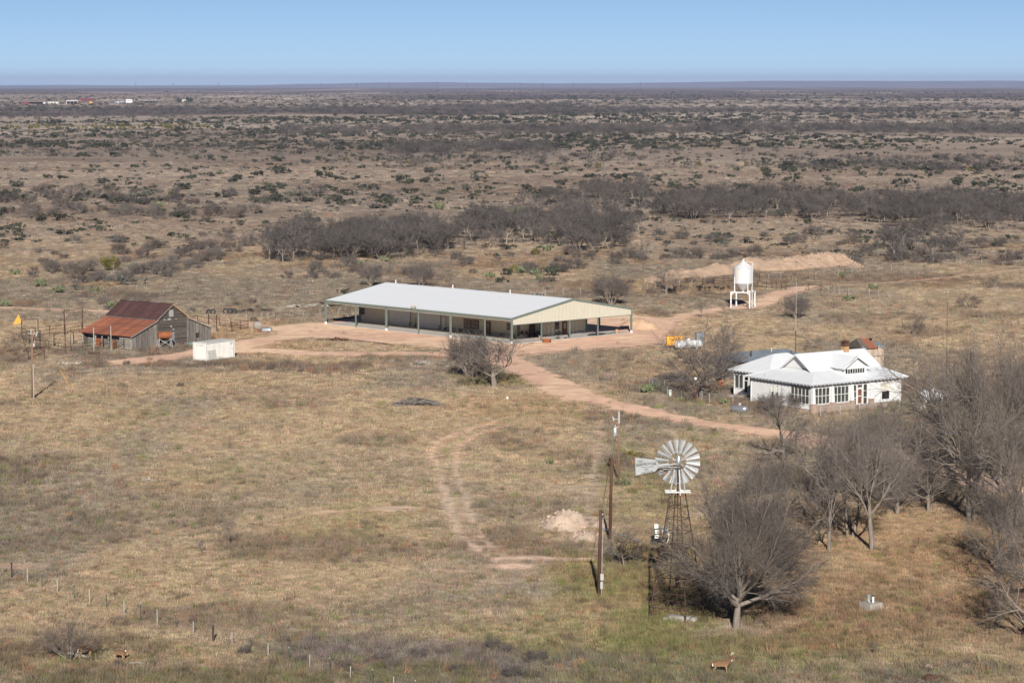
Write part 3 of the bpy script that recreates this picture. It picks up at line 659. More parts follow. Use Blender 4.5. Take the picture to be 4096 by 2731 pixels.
def glazing(ax, c, a0, a1, z0, z1, cols, rows, zs=None, gl='glass_grey', dz=.0, fw=.05):
    f = MB(); o = -1
    bx = (lambda u0, u1, w0, w1, d0, d1: f.box(u0, u1, c + d0, c + d1, w0, w1)) if ax == 'y' else (lambda u0, u1, w0, w1, d0, d1: f.box(c + d0, c + d1, u0, u1, w0, w1))
    cs = np.linspace(a0, a1, cols + 1); rs = zs or list(np.linspace(z0, z1, rows + 1))
    bx(a0 - .07, a1 + .07, z1, z1 + .08, -.07, .02); bx(a0 - .07, a1 + .07, z0 - .08, z0, -.09, .02)
    for i, u in enumerate(cs): e = fw if i in (0, cols) else fw * .62; bx(u - e, u + e, z0, z1, -.06, .0)
    for r in rs[1:-1]: bx(a0, a1, r - fw * .6, r + fw * .6, -.055, -.002)
    fr = H('window', f, 'white_paint')
    for i in range(cols):
        for j in range(rows):
            pm = MB(); u0, u1, w0, w1 = cs[i] + .02, cs[i + 1] - .02, rs[j] + .02, rs[j + 1] - .02
            pm.box(u0, u1, c + .02, c + .028, w0, w1) if ax == 'y' else pm.box(c + .02, c + .028, u0, u1, w0, w1)
            part('pane', pm, MT[gl[j] if isinstance(gl, tuple) else gl], fr)
    return fr
mat('blind', (.60, .57, .48), .8, 0, .06, 1)
glazing('y', 0, .38, 2.85, 1.0, 2.9, 4, 2); glazing('y', 0, 3.5, 6.0, 1.0, 2.9, 4, 2)
glazing('y', 0, 6.75, 7.3, .5, 2.9, 1, 3); glazing('y', 0, 8.4, 9.1, .5, 2.9, 1, 3)
dd = H('door', MB().box(7.36, 8.32, -.05, .0, .45, 2.5), 'white_paint'); part('pane', MB().box(7.52, 8.14, -.06, -.052, 1.55, 2.35), MT['door_wood'], dd); part('pane', MB().box(7.52, 8.14, -.06, -.052, .6, 1.45), MT['door_wood'], dd); part('handle', MB().box(8.18, 8.24, -.1, -.05, 1.4, 1.5), MT['black'], dd)
glazing('y', 0, 7.4, 8.28, 2.56, 2.9, 1, 1)
glazing('y', 0, 11.5, 12.92, .83, 2.84, 1, 2, gl=('glass_dark', 'blind'), fw=.06)
glazing('x', 0, 6.92, 7.48, 1.12, 2.7, 1, 2, gl=('glass_grey', 'blind')); glazing('x', 0, 6.08, 6.62, 1.12, 2.7, 1, 2, gl=('glass_grey', 'blind'))
glazing('x', 0, .5, 3.85, 1.0, 2.9, 5, 2)
for x in (3.17, 6.4, 9.6, .05):                     # brick piers carry tapered white posts
    pr_ = H('porch_pier', MB().box(x - .32, x + .32, -.42, .06, -.1, 1.0).box(x - .36, x + .36, -.46, .08, 1.0, 1.08), 'brick')
    part('tapered_post', MB().add([(x - .25, -.36, 1.08), (x + .25, -.36, 1.08), (x + .25, .05, 1.08), (x - .25, .05, 1.08), (x - .16, -.3, 3.05), (x + .16, -.3, 3.05), (x + .16, .03, 3.05), (x - .16, .03, 3.05)], [(0, 1, 5, 4), (1, 2, 6, 5), (2, 3, 7, 6), (3, 0, 4, 7), (4, 5, 6, 7)]), MT['white_paint'], pr_)
H('porch_pier', MB().box(10.0, 10.65, -1.9, -1.3, -.1, .62).box(9.95, 10.7, -1.95, -1.25, .62, .7), 'brick')
H('porch_parapet', MB().box(.35, 2.85, -.36, -.06, -.1, .86).box(3.5, 6.07, -.36, -.06, -.1, .86), 'brick')
for k in range(3): H('step', MB().box(7.0, 9.1, -.5 - .35 * (k + 1), -.15 - .35 * k, -.05, .42 - .14 * k), 'brick')
# lower skirt roof with kink, upper gable roof
ex0, ex1, ey0, ey1 = -OV, HX + OV, -OV, HY + OV
kx0, kx1, ky0, ky1 = 2.75, 13.6, 2.75, HY - 2.75; rym = HY / 2
mat('house_roof', (.635, .655, .68), .55, 0, .05, .5, spec=.25)
def corr(mb, quad, n):                              # corrugated quad: a,b eave edge; c,d top edge (b->c side); ribs run up the slope
    a, b, c, d = [Vector(p) for p in quad]; nn = (b - a).cross(d - a).normalized()
    for k in range(n):
        for (s0, s1, h0, h1) in ((k, k + .5, 0, .01), (k + .5, k + 1, .01, 0)):
            p, q = s0 / n, s1 / n
            mb.poly([a.lerp(b, p) + nn * h0, a.lerp(b, q) + nn * h1, d.lerp(c, q) + nn * h1, d.lerp(c, p) + nn * h0])
A0, A1, A2, A3 = (ex0, ey0, EZ), (ex1, ey0, EZ), (ex1, ey1, EZ), (ex0, ey1, EZ)
K0, K1, K2, K3 = (kx0, ky0, KZ), (kx1, ky0, KZ), (kx1, ky1, KZ), (kx0, ky1, KZ)
def clip_corr(mb, a, b, c, d, step=.42):             # trapezoid slope with ribs running straight up it
    a, b, c, d = [Vector(p) for p in (a, b, c, d)]; e = (b - a).normalized(); L = (b - a).length
    sc0 = (d - a).dot(e); sc1 = (c - a).dot(e); up = (d - a) - e * sc0; nn = e.cross(up).normalized(); n = int(L / step)
    for k in range(n * 2):
        s0, s1 = L * k / (2 * n), L * (k + 1) / (2 * n); h0, h1 = ((0, .012) if k % 2 == 0 else (.012, 0)); vs_ = []
        def top(s):
            if s < sc0: return s / sc0 if sc0 > 0 else 1
            if s > sc1: return (L - s) / (L - sc1) if L > sc1 else 1
            return 1.0
        mb.poly([a + e * s0 + nn * h0, a + e * s1 + nn * h1, a + e * s1 + up * top(s1) + nn * h1, a + e * s0 + up * top(s0) + nn * h0])
rf_ = MB(); clip_corr(rf_, A0, A1, K1, K0); clip_corr(rf_, A1, A2, K2, K1); clip_corr(rf_, A2, A3, K3, K2); clip_corr(rf_, A3, A0, K0, K3)
H('roof_skirt', rf_, 'house_roof')
gx0, gx1 = 2.25, 14.0; r2 = MB(); kz2 = KZ - .06
clip_corr(r2, (gx0, ky0 - .12, kz2), (gx1, ky0 - .12, kz2), (gx1, rym, RZ), (gx0, rym, RZ)); clip_corr(r2, (gx1, ky1 + .12, kz2), (gx0, ky1 + .12, kz2), (gx0, rym, RZ), (gx1, rym, RZ))
H('roof_upper', r2, 'house_roof')
H('soffit', MB().slab([(ex0 + .05, ey0 + .05, EZ - .05), (ex1 - .05, ey0 + .05, EZ - .05), (ex1 - .05, ey1 - .05, EZ - .05), (ex0 + .05, ey1 - .05, EZ - .05)], .03), 'white_paint')
H('ridge_cap', MB().beam((gx0, rym, RZ + .03), (gx1, rym, RZ + .03), .25, .04), 'house_roof')
for p, q in ((A0, K0), (A1, K1), (A3, K3)): H('hip_cap', MB().beam(Vector(p) + Vector((0, 0, .03)), Vector(q) + Vector((0, 0, .03)), .22, .04), 'house_roof')
for x in (kx0 + .25, kx1 - .1):
    g = MB(); sgn = -1 if x < 7 else 1
    for k in range(13):
        z0 = KZ - .1 + k * .15; hw = (RZ - .06 - z0) / (RZ - kz2) * (rym - ky0 + .12)
        if hw > .1: g.box(min(x, x + sgn * .03), max(x, x + sgn * .03), rym - hw, rym + hw, z0, z0 + .145)
    H('gable_wall', g, 'white_paint')
H('gable_vent', MB().box(kx0 + .15, kx0 + .21, rym - .5, rym - .15, 5.75, 6.05), 'black')
for x, s in ((gx0, -1), (gx1, 1)):
    for y in (ky0 - .14, ky1 + .14): H('rake_board', MB().beam((x, y, kz2 - .08), (x, rym, RZ - .08), .05, .16), 'white_paint')
def tails(p, q, n, out):
    p, q = Vector(p), Vector(q); o = Vector(out)
    for k in range(n):
        c = p.lerp(q, (k + .5) / n); H('rafter_tail', MB().beam(c + o * -.02, c - o * .62 + Vector((0, 0, .1)), .075, .11), 'white_paint')
tails((ex0, ey0 + .0, EZ - .12), (ex1, ey0, EZ - .12), 26, (0, -1, 0)); tails((ex0, ey0, EZ - .12), (ex0, ey1, EZ - .12), 20, (-1, 0, 0))
# dormer
dx0, dx1, dyf, dcx = 6.15, 10.05, 1.2, 8.1
g = MB(); siding(g, 'y', dyf, dx0, dx1, 4.0, 4.95, -1, [(6.45, 9.75, 4.18, 4.82)])
for k in range(9):
    z0 = 4.95 + k * .15; hw = (6.22 - z0) / 1.27 * 1.95
    if hw > .08: g.box(dcx - hw, dcx + hw, dyf - .03, dyf, z0, z0 + .145)
siding(g, 'x', dx0, dyf, 3.6, 4.0, 4.95, -1); siding(g, 'x', dx1, dyf, 3.6, 4.0, 4.95, 1)
dm = H('dormer', g, 'white_paint')
dr_ = MB(); clip_corr(dr_, (dx0 - .45, 5.6, 4.88), (dx0 - .45, .62, 4.88), (dcx, .62, 6.34), (dcx, 5.6, 6.34)); clip_corr(dr_, (dx1 + .45, .62, 4.88), (dx1 + .45, 5.6, 4.88), (dcx, 5.6, 6.34), (dcx, .62, 6.34))
part('dormer_roof', dr_, MT['house_roof'], dm)
for s in (-1, 1): part('dormer_rake', MB().beam((dcx + s * 2.4, .62, 4.82), (dcx, .62, 6.26), .05, .15), MT['white_paint'], dm)
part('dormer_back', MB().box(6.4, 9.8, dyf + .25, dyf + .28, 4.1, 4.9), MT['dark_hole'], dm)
part('sash', MB().box(6.42, 9.78, dyf - .05, dyf, 4.82, 4.9).box(6.42, 9.78, dyf - .06, dyf, 4.1, 4.18).box(6.42, 6.48, dyf - .05, dyf, 4.18, 4.82).box(9.72, 9.78, dyf - .05, dyf, 4.18, 4.82), MT['white_paint'], dm)
for k in range(8):
    a = 6.5 + k * .405; part('sash_bar', MB().box(a - .025, a + .025, dyf - .045, dyf - .005, 4.18, 4.82), MT['white_paint'], dm)
    if k not in (0, 2): part('pane', MB().box(a + .03, a + .375, dyf - .02, dyf - .012, 4.19, 4.81), MT['glass_grey'], dm)
ch = H('chimney', MB().box(10.15, 10.9, rym - .38, rym + .38, 6.1, 7.0), 'chimney_brick'); part('chimney_hood', MB().box(10.18, 10.87, rym - .35, rym + .35, 7.0, 7.58), MT['pole_dark'], ch); part('chimney_cap', MB().add([(10.0, rym - .53, 7.58), (11.05, rym - .53, 7.58), (11.05, rym + .53, 7.58), (10.0, rym + .53, 7.58), (10.52, rym, 7.84)], [(3, 2, 1, 0), (0, 1, 4), (1, 2, 4), (2, 3, 4), (3, 0, 4)]), MT['pole_dark'], ch)
H('roof_pipe', MB().tube([(-.3 + .2, 8.6, 3.6), (-.1, 8.6, 3.98)], .04, 8), 'galv')
# rear wing with sun room
w = MB(); siding(w, 'x', 3.0, 11.3, 18.0, .35, 1.15, -1, [(15.25, 16.05, 0, 3)]); siding(w, 'x', 3.0, 11.3, 18.0, 2.9, 3.45, -1); siding(w, 'y', 18.0, 3.0, 12, .3, 3.4, 1); siding(w, 'x', 12, 11.2, 18, .3, 3.4, 1)
H('wing_wall', w, 'white_paint'); H('wing_base', MB().box(3.05, 11.9, 11.3, 17.95, -.1, .36), 'old_concrete'); H('wing_room', MB().box(4.6, 4.66, 11.3, 17.9, .3, 3.3), 'tan_wall')
for y in (18.0, 16.2, 15.2, 13.4): H('wing_post', MB().box(2.93, 3.07, y - .08, y + .08, .3, 3.0), 'white_paint')
glazing('x', 3.0, 16.28, 17.9, 1.2, 2.85, 2, 1); glazing('x', 3.0, 13.5, 15.1, 1.2, 2.85, 2, 1)
sdoor = H('screen_door', MB().box(2.95, 2.99, 15.3, 16.05, .35, 2.3), 'white_paint'); part('pane', MB().box(2.935, 2.948, 15.4, 15.95, .75, 2.2), MT['glass_dark'], sdoor)
H('wing_step', MB().box(2.2, 2.95, 16.3, 18.0, -.05, .22), 'white_paint')
wr = MB(); B0, B1, B2, B3 = (2.35, 10.8, EZ), (12.7, 10.8, EZ), (12.7, 18.7, EZ), (2.35, 18.7, EZ); T0, T1 = (6.8, 14.9, 5.5), (9.2, 14.9, 5.5)
clip_corr(wr, B0, B1, T1, T0); clip_corr(wr, B2, B3, T0, T1); clip_corr(wr, B3, B0, T0, T0); clip_corr(wr, B1, B2, T1, T1)
H('wing_roof', wr, 'house_roof'); H('wing_soffit', MB().slab([(2.4, 10.85, EZ - .05), (12.6, 10.85, EZ - .05), (12.6, 18.65, EZ - .05), (2.4, 18.65, EZ - .05)], .03), 'white_paint')
for k in range(12): y = 11.4 + k * .62; H('rafter_tail', MB().beam((2.33, y, EZ - .12), (2.95, y, EZ - .02), .075, .11), 'white_paint')
def hl(x, y, z=0.0): c, s = cos(HR), sin(HR); return (HO[0] + x * c - y * s, HO[1] + x * s + y * c, z)
# low grey-roofed garage behind the house, old tank house
gp = G(2955, 1447, 2.6)
ga = thing('garage_shed', 'low shed with blue-grey metal roof behind the white farmhouse', 'shed', (gp[0], gp[1] - .0, 0), R(33))
part('wall', MB().box(.4, 11.6, .0, 6, 0, 2.6), MT['wood_grey'], ga)
g = MB(); clip_corr(g, (0, -.5, 2.55), (12, -.5, 2.55), (10.5, 3, 3.55), (2.0, 3, 3.55)); clip_corr(g, (12, 6.5, 2.55), (0, 6.5, 2.55), (2.0, 3, 3.55), (10.5, 3, 3.55)); clip_corr(g, (0, 6.5, 2.55), (0, -.5, 2.55), (2, 3, 3.55), (2, 3, 3.55)); clip_corr(g, (12, -.5, 2.55), (12, 6.5, 2.55), (10.5, 3, 3.55), (10.5, 3, 3.55))
part('roof', g, MT['galv_blue'], ga); part('vent_pipe', MB().tube([(3.0, 1.2, 2.9), (3.0, 1.2, 3.8)], .1, 8), MT['rust'], ga); part('vent_pipe', MB().tube([(7.5, 2.4, 3.3), (7.5, 2.4, 3.9)], .05, 8), MT['white_paint'], ga)
th = thing('tank_house', 'tall narrow plank tank house with collapsing rusted roof', 'shed', (47.2, 345, 0), R(30))
pm_ = random.Random(8)
mat('plank_pale', (.50, .42, .35), .95, 0, .25, 1.4, .3, rnd=.22, col2=(.33, .24, .17), stretch=(3, 3, .3))
for y, sgn in ((0, -1), (3.4, 1)):
    x = 0
    while x < 3.5:
        wdt = min(pm_.uniform(.2, .32), 3.6 - x); part('plank', MB().box(x + .01, x + wdt - .01, y - .02, y + .02, 0, 4.3 + pm_.uniform(-.2, .2)), MT['plank_pale'], th); x += wdt
for xx in (0, 3.6):
    y = 0
    while y < 3.35:
        wdt = min(pm_.uniform(.2, .32), 3.4 - y); part('plank', MB().box(xx - .02, xx + .02, y + .01, y + wdt - .01, 0, 4.3 + pm_.uniform(-.2, .2)), MT['plank_pale'], th); y += wdt
part('girt', MB().box(-.05, 3.65, -.06, -.025, 3.1, 3.2), MT['plank_grey'], th); part('girt', MB().box(-.05, 3.65, -.06, -.025, 1.4, 1.5), MT['plank_grey'], th)
part('roof_sheet', MB().slab([(-.3, -.3, 4.25), (.9, -.3, 4.25), (.95, 1.7, 5.42), (.2, 1.7, 5.45)], .05), MT['plank_dark'], th); part('roof_sheet', MB().slab([(.92, -.32, 4.26), (2.4, -.3, 4.25), (2.2, 1.7, 5.4), (.97, 1.7, 5.43)], .05), MT['roof_orange_rust'], th)
part('roof_sheet', MB().slab([(-.3, 3.7, 4.2), (-.3, -.3, 4.25), (.3, 1.7, 5.45), (.3, 1.75, 5.45)], .05), MT['plank_dark'], th); part('roof_sheet', MB().slab([(3.8, 3.7, 4.2), (-.3, 3.7, 4.2), (.3, 1.75, 5.45), (3.0, 1.75, 5.35)], .05), MT['plank_dark'], th)
part('roof_sheet', MB().slab([(2.6, -.1, 4.35), (3.9, -.25, 4.15), (3.8, 1.3, 4.8), (2.7, 1.2, 4.9)], .05), MT['galv_blue'], th); part('rafter', MB().beam((2.3, 1.7, 5.4), (3.5, 1.4, 5.5), .12), MT['plank_dark'], th)

# ------------------------------------------------------------------ shipping container
ct = thing('shipping_container', 'white corrugated shipping container on the dirt drive by the barn', 'container', (-44.0, 368.67, 0.05), R(56.4))
CL, CW, CH_ = 6.25, 2.46, 2.62
def corrwall(m, p, q, z0, z1, out, step=.275, d=.08):
    p, q = Vector((*p, 0)), Vector((*q, 0)); L = (q - p).length; e = (q - p) / L; nn = Vector((*out, 0)); n = int(L / step); pf = [(0, 0)]
    for k in range(n):
        s = L * k / n; pf += [(s + .07, 0), (s + .11, -d), (s + step - .04, -d), (s + step, 0)] if k < n - 1 else []
    pf.append((L, 0)); b = len(m.v)
    for s, h in pf: a = p + e * s + nn * h; m.v += [(a.x, a.y, z0), (a.x, a.y, z1)]
    for i in range(len(pf) - 1): m.f.append((b + 2 * i, b + 2 * i + 2, b + 2 * i + 3, b + 2 * i + 1)); m.m.append(0)
m = MB(); corrwall(m, (.08, 0), (CL - .08, 0), .14, CH_ - .1, (0, -1)); corrwall(m, (0, .08), (0, CW - .08), .14, CH_ - .1, (-1, 0)); corrwall(m, (CL, .08), (CL, CW - .08), .14, CH_ - .1, (1, 0)); corrwall(m, (.08, CW), (CL - .08, CW), .14, CH_ - .1, (0, 1))
part('side_wall', m, MT['container_white'], ct); part('roof', MB().box(.03, CL - .03, .03, CW - .03, CH_ - .06, CH_ - .01), MT['container_white'], ct); part('floor', MB().box(.05, CL - .05, .05, CW - .05, .05, .16), MT['black'], ct)
for x in (0, CL):
    for y in (0, CW): part('corner_post', MB().box(x - .05, x + .05, y - .05, y + .05, 0, CH_), MT['container_white'], ct)
for y in (0, CW):
    for z_ in (.09, CH_ - .06): part('side_rail', MB().box(0.05, CL - .05, y - .045, y + .045, z_ - .06, z_ + .055), MT['container_white'], ct)
for x in (0, CL):
    for z_ in (.09, CH_ - .06): part('end_rail', MB().box(x - .045, x + .045, .05, CW - .05, z_ - .06, z_ + .055), MT['container_white'], ct)
def marks(m, ax, c, a0, z0, n, w_, h_, gap, skip=()):
    for k in range(n):
        if k in skip: continue
        a = a0 + k * (w_ + gap)
        if ax == 'y': m.box(a, a + w_, c - .006, c, z0, z0 + h_)
        else: m.box(c - .006, c, a, a + w_, z0, z0 + h_)
    return m
cm = marks(MB(), 'x', -.052, .55, 2.16, 7, .12, .12, .09, (4,)); marks(cm, 'y', -.052, CL - 1.0, 2.2, 5, .08, .10, .05); marks(cm, 'y', -.052, CL - .95, 2.02, 3, .08, .1, .05)
part('code_marks', cm, MT['mark_grey'], ct); part('rust_spot', MB().box(CL - .62, CL - .55, -.056, -.05, 1.25, 1.5), MT['rust_orange'], ct)
t = thing('mesh_fencing', 'square of wire mesh fencing leaning against the white container', 'wire mesh', (ct.location[0], ct.location[1], .06), R(56.4))
wm = MB()
for k in range(12): wm.beam((.15 + k * .155, -.38, 0), (.15 + k * .155, -.1, 1.5), .012)
for k in range(12): f = k / 11; wm.beam((.15, -.38 + .28 * f, 1.5 * f), (1.86, -.38 + .28 * f, 1.5 * f), .012)
part('mesh', wm, MT['wire'], t)

# ------------------------------------------------------------------ white feed bin on legs
fb = thing('feed_bin', 'white hopper bottom feed bin standing on a tall steel frame', 'feed bin', (41.1, 456.7, 0.05), R(-21))
bz0, bz1, bz2, br_ = 2.82, 4.36, 7.08, 1.74; s_ = 1.72
mat('bin_white', (.53, .54, .555), .5, 0, .03, .6, spec=.4)
part('cylinder', MB().lathe([(br_, bz1), (br_, 5.2), (br_ + .012, 5.25), (br_, 5.3), (br_, 6.2), (br_ + .012, 6.25), (br_, 6.3), (br_, bz2)], 40), MT['bin_white'], fb, False)
part('cone_roof', MB().lathe([(br_ + .05, bz2 - .03), (br_ + .05, bz2), (.32, 8.12), (.30, 8.22), (0, 8.24)], 40), MT['bin_white'], fb); part('cap', MB().lathe([(.16, 8.2), (.16, 8.4), (.24, 8.42), (.2, 8.56), (0, 8.6)], 16), MT['white_paint'], fb)
part('hopper', MB().lathe([(br_ - .02, bz1), (.2, 2.95), (.17, 2.72), (.17, 2.6), (0, 2.6)], 40), MT['bin_white'], fb)
part('stain', MB().add([(br_ * cos(a) * 1.006, br_ * sin(a) * 1.006, z_) for z_ in (5.3, 6.2, 7.0) for a in np.linspace(-1.95 + .02 * z_, -1.83 + .02 * z_, 3)], [(0, 1, 4, 3), (1, 2, 5, 4), (3, 4, 7, 6), (4, 5, 8, 7)]), MT['t_white'] if False else mat('bin_stain', (.62, .50, .30), .7, 0, .3, 3), fb)
for sx in (-1, 1):
    for sy in (-1, 1):
        part('leg', MB().box(sx * s_ - .1, sx * s_ + .1, sy * s_ - .1, sy * s_ + .1, 0, bz0), MT['white_paint'], fb)
        part('upright', MB().box(sx * 1.22 - .07, sx * 1.22 + .07, sy * 1.22 - .07, sy * 1.22 + .07, bz0, 5.5), MT['white_paint'], fb)
        part('brace', MB().beam((sx * s_, sy * s_, bz0 - .55), (sx * (s_ - .55), sy * s_, bz0 - .05), .1), MT['white_paint'], fb)
    part('base_runner', MB().box(sx * s_ - .12, sx * s_ + .12, -s_ - .3, s_ + .3, 0, .1), MT['white_paint'], fb)
    part('frame_beam', MB().box(sx * s_ - .08, sx * s_ + .08, -s_, s_, bz0 - .08, bz0 + .1), MT['white_paint'], fb); part('frame_beam', MB().box(-s_ + .09, s_ - .09, sx * s_ - .08, sx * s_ + .08, bz0 - .09, bz0 + .09), MT['white_paint'], fb)
lx, ly = 1.78, -.35
ld = part('ladder', MB().beam((lx, ly - .2, .2), (lx, ly - .2, 8.1), .05).beam((lx, ly + .2, .2), (lx, ly + .2, 8.1), .05), MT['white_paint'], fb)
for k in range(26): part('rung', MB().beam((lx, ly - .18, .4 + k * .3), (lx, ly + .18, .4 + k * .3), .025), MT['white_paint'], ld)
part('top_rail', MB().beam((lx, ly, 8.08), (.25, -.1, 8.2), .07).beam((lx - .05, ly, 7.2), (.4, -.2, 8.05), .08), MT['white_paint'], fb)
# ------------------------------------------------------------------ windmill
def zat(P_, py):                                    # height at which a pixel row passes over a ground point
    d = ray(2048, py); return CAM_H + P_[1] / d[1] * d[2]
def xat(P_, px, py): d = ray(px, py); return P_[1] / d[1] * d[0]
wmx, wmy, HUBZ, PLZ = 12.35, 190.0, 11.8, 9.6
mill = thing('windmill', 'tall steel farm windmill with galvanised wheel and lettered tail vane', 'windmill', (wmx, wmy, 0), 0)
c_, s_ = cos(R(-31)), sin(R(-31))
def tw(sx, sy, z_):                                 # tower corner at height z_
    h = 1.52 * (1 - z_ / 12.6) + .04; return Vector((c_ * sx * h - s_ * sy * h, s_ * sx * h + c_ * sy * h, z_))
cor = ((-1, -1), (1, -1), (1, 1), (-1, 1))
for sx, sy in cor:
    part('tower_leg', MB().beam(tw(sx, sy, -.2), tw(sx, sy, 9.4), .075), MT['rust'], mill); part('tower_leg', MB().beam(tw(sx, sy, 9.4), tw(sx, sy, 11.3), .075), MT['galv'], mill)
hts = [1.0, 2.1, 3.25, 4.4, 5.5, 6.6, 7.6, 8.5, 10.3]
for z_ in hts:
    for k in range(4): part('girt', MB().beam(tw(*cor[k], z_), tw(*cor[(k + 1) % 4], z_), .05), MT['rust'] if z_ < 9 else MT['galv'], mill)
br = MB()
for z0, z1 in zip([.1] + hts[:-2], hts[:-1]):
    for k in range(4): a, b = cor[k], cor[(k + 1) % 4]; br.beam(tw(*a, z0), tw(*b, z1), .016); br.beam(tw(*b, z0), tw(*a, z1), .016)
part('cross_brace', br, MT['rust'], mill)
lad = part('ladder', MB().beam(tw(-1, -.75, .5), tw(-1, -.75, 9.5), .03).beam(tw(-1, -.45, .5), tw(-1, -.45, 9.5), .03), MT['rust'], mill)
for k in range(9): z_ = .9 + k * 1.0; part('rung', MB().beam(tw(-1, -1.0, z_), tw(-1, -.4, z_ + .1), .04), MT['t_white'], lad)
for y in (-.42, .42): part('platform_board', MB().box(-.95, .95, y - .11, y + .11, PLZ, PLZ + .07), MT['white_paint'], mill)
for x in (-.42, .42): part('platform_board', MB().box(x - .1, x + .1, -.3, .3, PLZ - .05, PLZ - .005), MT['white_paint'], mill)
part('mast', MB().tube([(0, 0, 8.4), (0, 0, HUBZ - .1)], .06, 8), MT['rust'], mill); part('pump_rod', MB().tube([(0, 0, .2), (0, 0, 8.5)], .025, 6).box(-.07, .07, -.07, .07, 5.9, 7.0), MT['rust'], mill)
part('pump_box', MB().box(-.16, .16, -.16, .16, 2.35, 3.1).lathe([(.0, 2.3), (.24, 2.35), (.24, 2.5), (0, 2.55)], 12), MT['rust'], mill)
gbx = part('gearbox', MB().lathe([(.0, -.24), (.16, -.22), (.2, -.1), (.2, .0)], 16, o=(0, -.12, HUBZ)), MT['aluminium'], mill, True)
part('helmet', MB().lathe([(.21, 0), (.22, .06), (.19, .3), (.13, .5), (.05, .62), (0, .64)], 16, o=(.04, -.12, HUBZ)), MT['aluminium'], gbx, True)
WY = .42
hubp = MB().lathe([(.16, -.1), (.16, .1)], 14, axis='y', o=(0, WY, HUBZ)).beam((0, -.1, HUBZ), (0, WY, HUBZ), .1)
for rr in (.74, 1.28): hubp.tube([(rr * sin(a), WY - .02, HUBZ + rr * cos(a)) for a in np.linspace(0, 2 * pi, 49)], .014, 4)
for k in range(6):
    for s in (-.06, .06): a = 2 * pi * k / 6 + s + R(5); hubp.beam((0.1 * sin(a), WY - .04, HUBZ + .1 * cos(a)), (1.3 * sin(a), WY - .02, HUBZ + 1.3 * cos(a)), .018)
wheel = part('wheel', hubp, MT['galv'], mill)
bm = MB(); nr_, ncv = 5, 5
for i in range(nr_):
    r_ = .66 + (1.69 - .66) * i / (nr_ - 1); wd_ = .19 + (.43 - .19) * i / (nr_ - 1)
    for j in range(ncv):
        u = j / (ncv - 1) - .5; bm.v.append((u * wd_ * cos(R(26)), u * wd_ * sin(R(26)) * -1 - .05 * (1 - 4 * u * u) * wd_ / .3, r_))
for i in range(nr_ - 1):
    for j in range(ncv - 1): bm.f.append((i * ncv + j, i * ncv + j + 1, (i + 1) * ncv + j + 1, (i + 1) * ncv + j)); bm.m.append(0)
mat('blade_galv', (.33, .34, .345), .5, .15, .16, 1.6, rnd=.12)
bme = bm.mesh('blade', MT['blade_galv'], True)
for k in range(18):
    o = link('blade', bme, wheel); o.location = (0, WY, HUBZ); o.rotation_euler = (0, R(-5 + 20 * k), 0)
vz = [(-3.21, .43), (-3.16, -.90), (-1.71, -.59), (-1.5, -.32), (-1.41, -.07), (-1.57, .14), (-1.78, .30)]
VY = -.55
van = part('tail_vane', MB().slab([(a, VY - .12 * (a + 1.4) / -1.8 * -1, HUBZ + b) for a, b in vz], .02), MT['blade_galv'], mill)
part('tail_arm', MB().tube([(-.1, -.25, HUBZ - .08), (-2.7, VY - .05, HUBZ - .19)], .03, 6).tube([(.1, -.2, HUBZ - .34), (-2.2, VY - .05, HUBZ - .2)], .025, 6), MT['galv'], mill)
part('tail_spring', MB().beam((-1.7, VY - .06, HUBZ - .58), (-1.47, VY - .06, HUBZ - .42), .1, .06).beam((-1.47, VY - .06, HUBZ - .42), (-.7, -.1, HUBZ - .38), .05, .04), MT['black'], mill)
def lettering(txt, x0, z0, width, cap, rot, y):
    cu = bpy.data.curves.new('lettering', 'FONT'); cu.body = txt; cu.size = cap / .7; cu.extrude = .002; cu.resolution_u = 3
    ob = bpy.data.objects.new('lettering_tmp', cu); COL.objects.link(ob); bpy.context.view_layer.update()
    me = bpy.data.meshes.new_from_object(ob.evaluated_get(bpy.context.evaluated_depsgraph_get())); bpy.data.objects.remove(ob); me.materials.clear(); me.materials.append(MT['letter_grey'])
    xs_ = [v.co.x for v in me.vertices]; k = width / (max(xs_) - min(xs_)); me.transform(Matrix.Diagonal((k, 1, 1, 1)))
    o = link('lettering', me, van); o.location = (x0, y, HUBZ + z0); o.rotation_euler = (pi / 2, -rot, 0); return o
K = .003564; zx = lambda x: (x - 1100) * K; zy = lambda y: (680 - y) * K; ly_ = VY - .19
lettering('THE', zx(243), zy(622), 105 * K, 34 * K, R(-1), ly_); lettering('AERMOTOR', zx(215), zy(713), 430 * K, 58 * K, R(3.2), ly_); lettering('CO.', zx(405), zy(800), 80 * K, 42 * K, R(3), ly_ ); lettering('CHICAGO', zx(322), zy(890), 250 * K, 38 * K, R(11), ly_)
solo('concrete_footing', MB().box(-.9, .8, -.3, .3, -.1, .38).box(-1.2, -.5, -.42, .1, -.1, .26).box(.5, 1.3, -.1, .4, -.1, .3), MT['grey_rock'], 'broken concrete block at the windmill foot', 'concrete block', G(2720, 2482), R(-20))

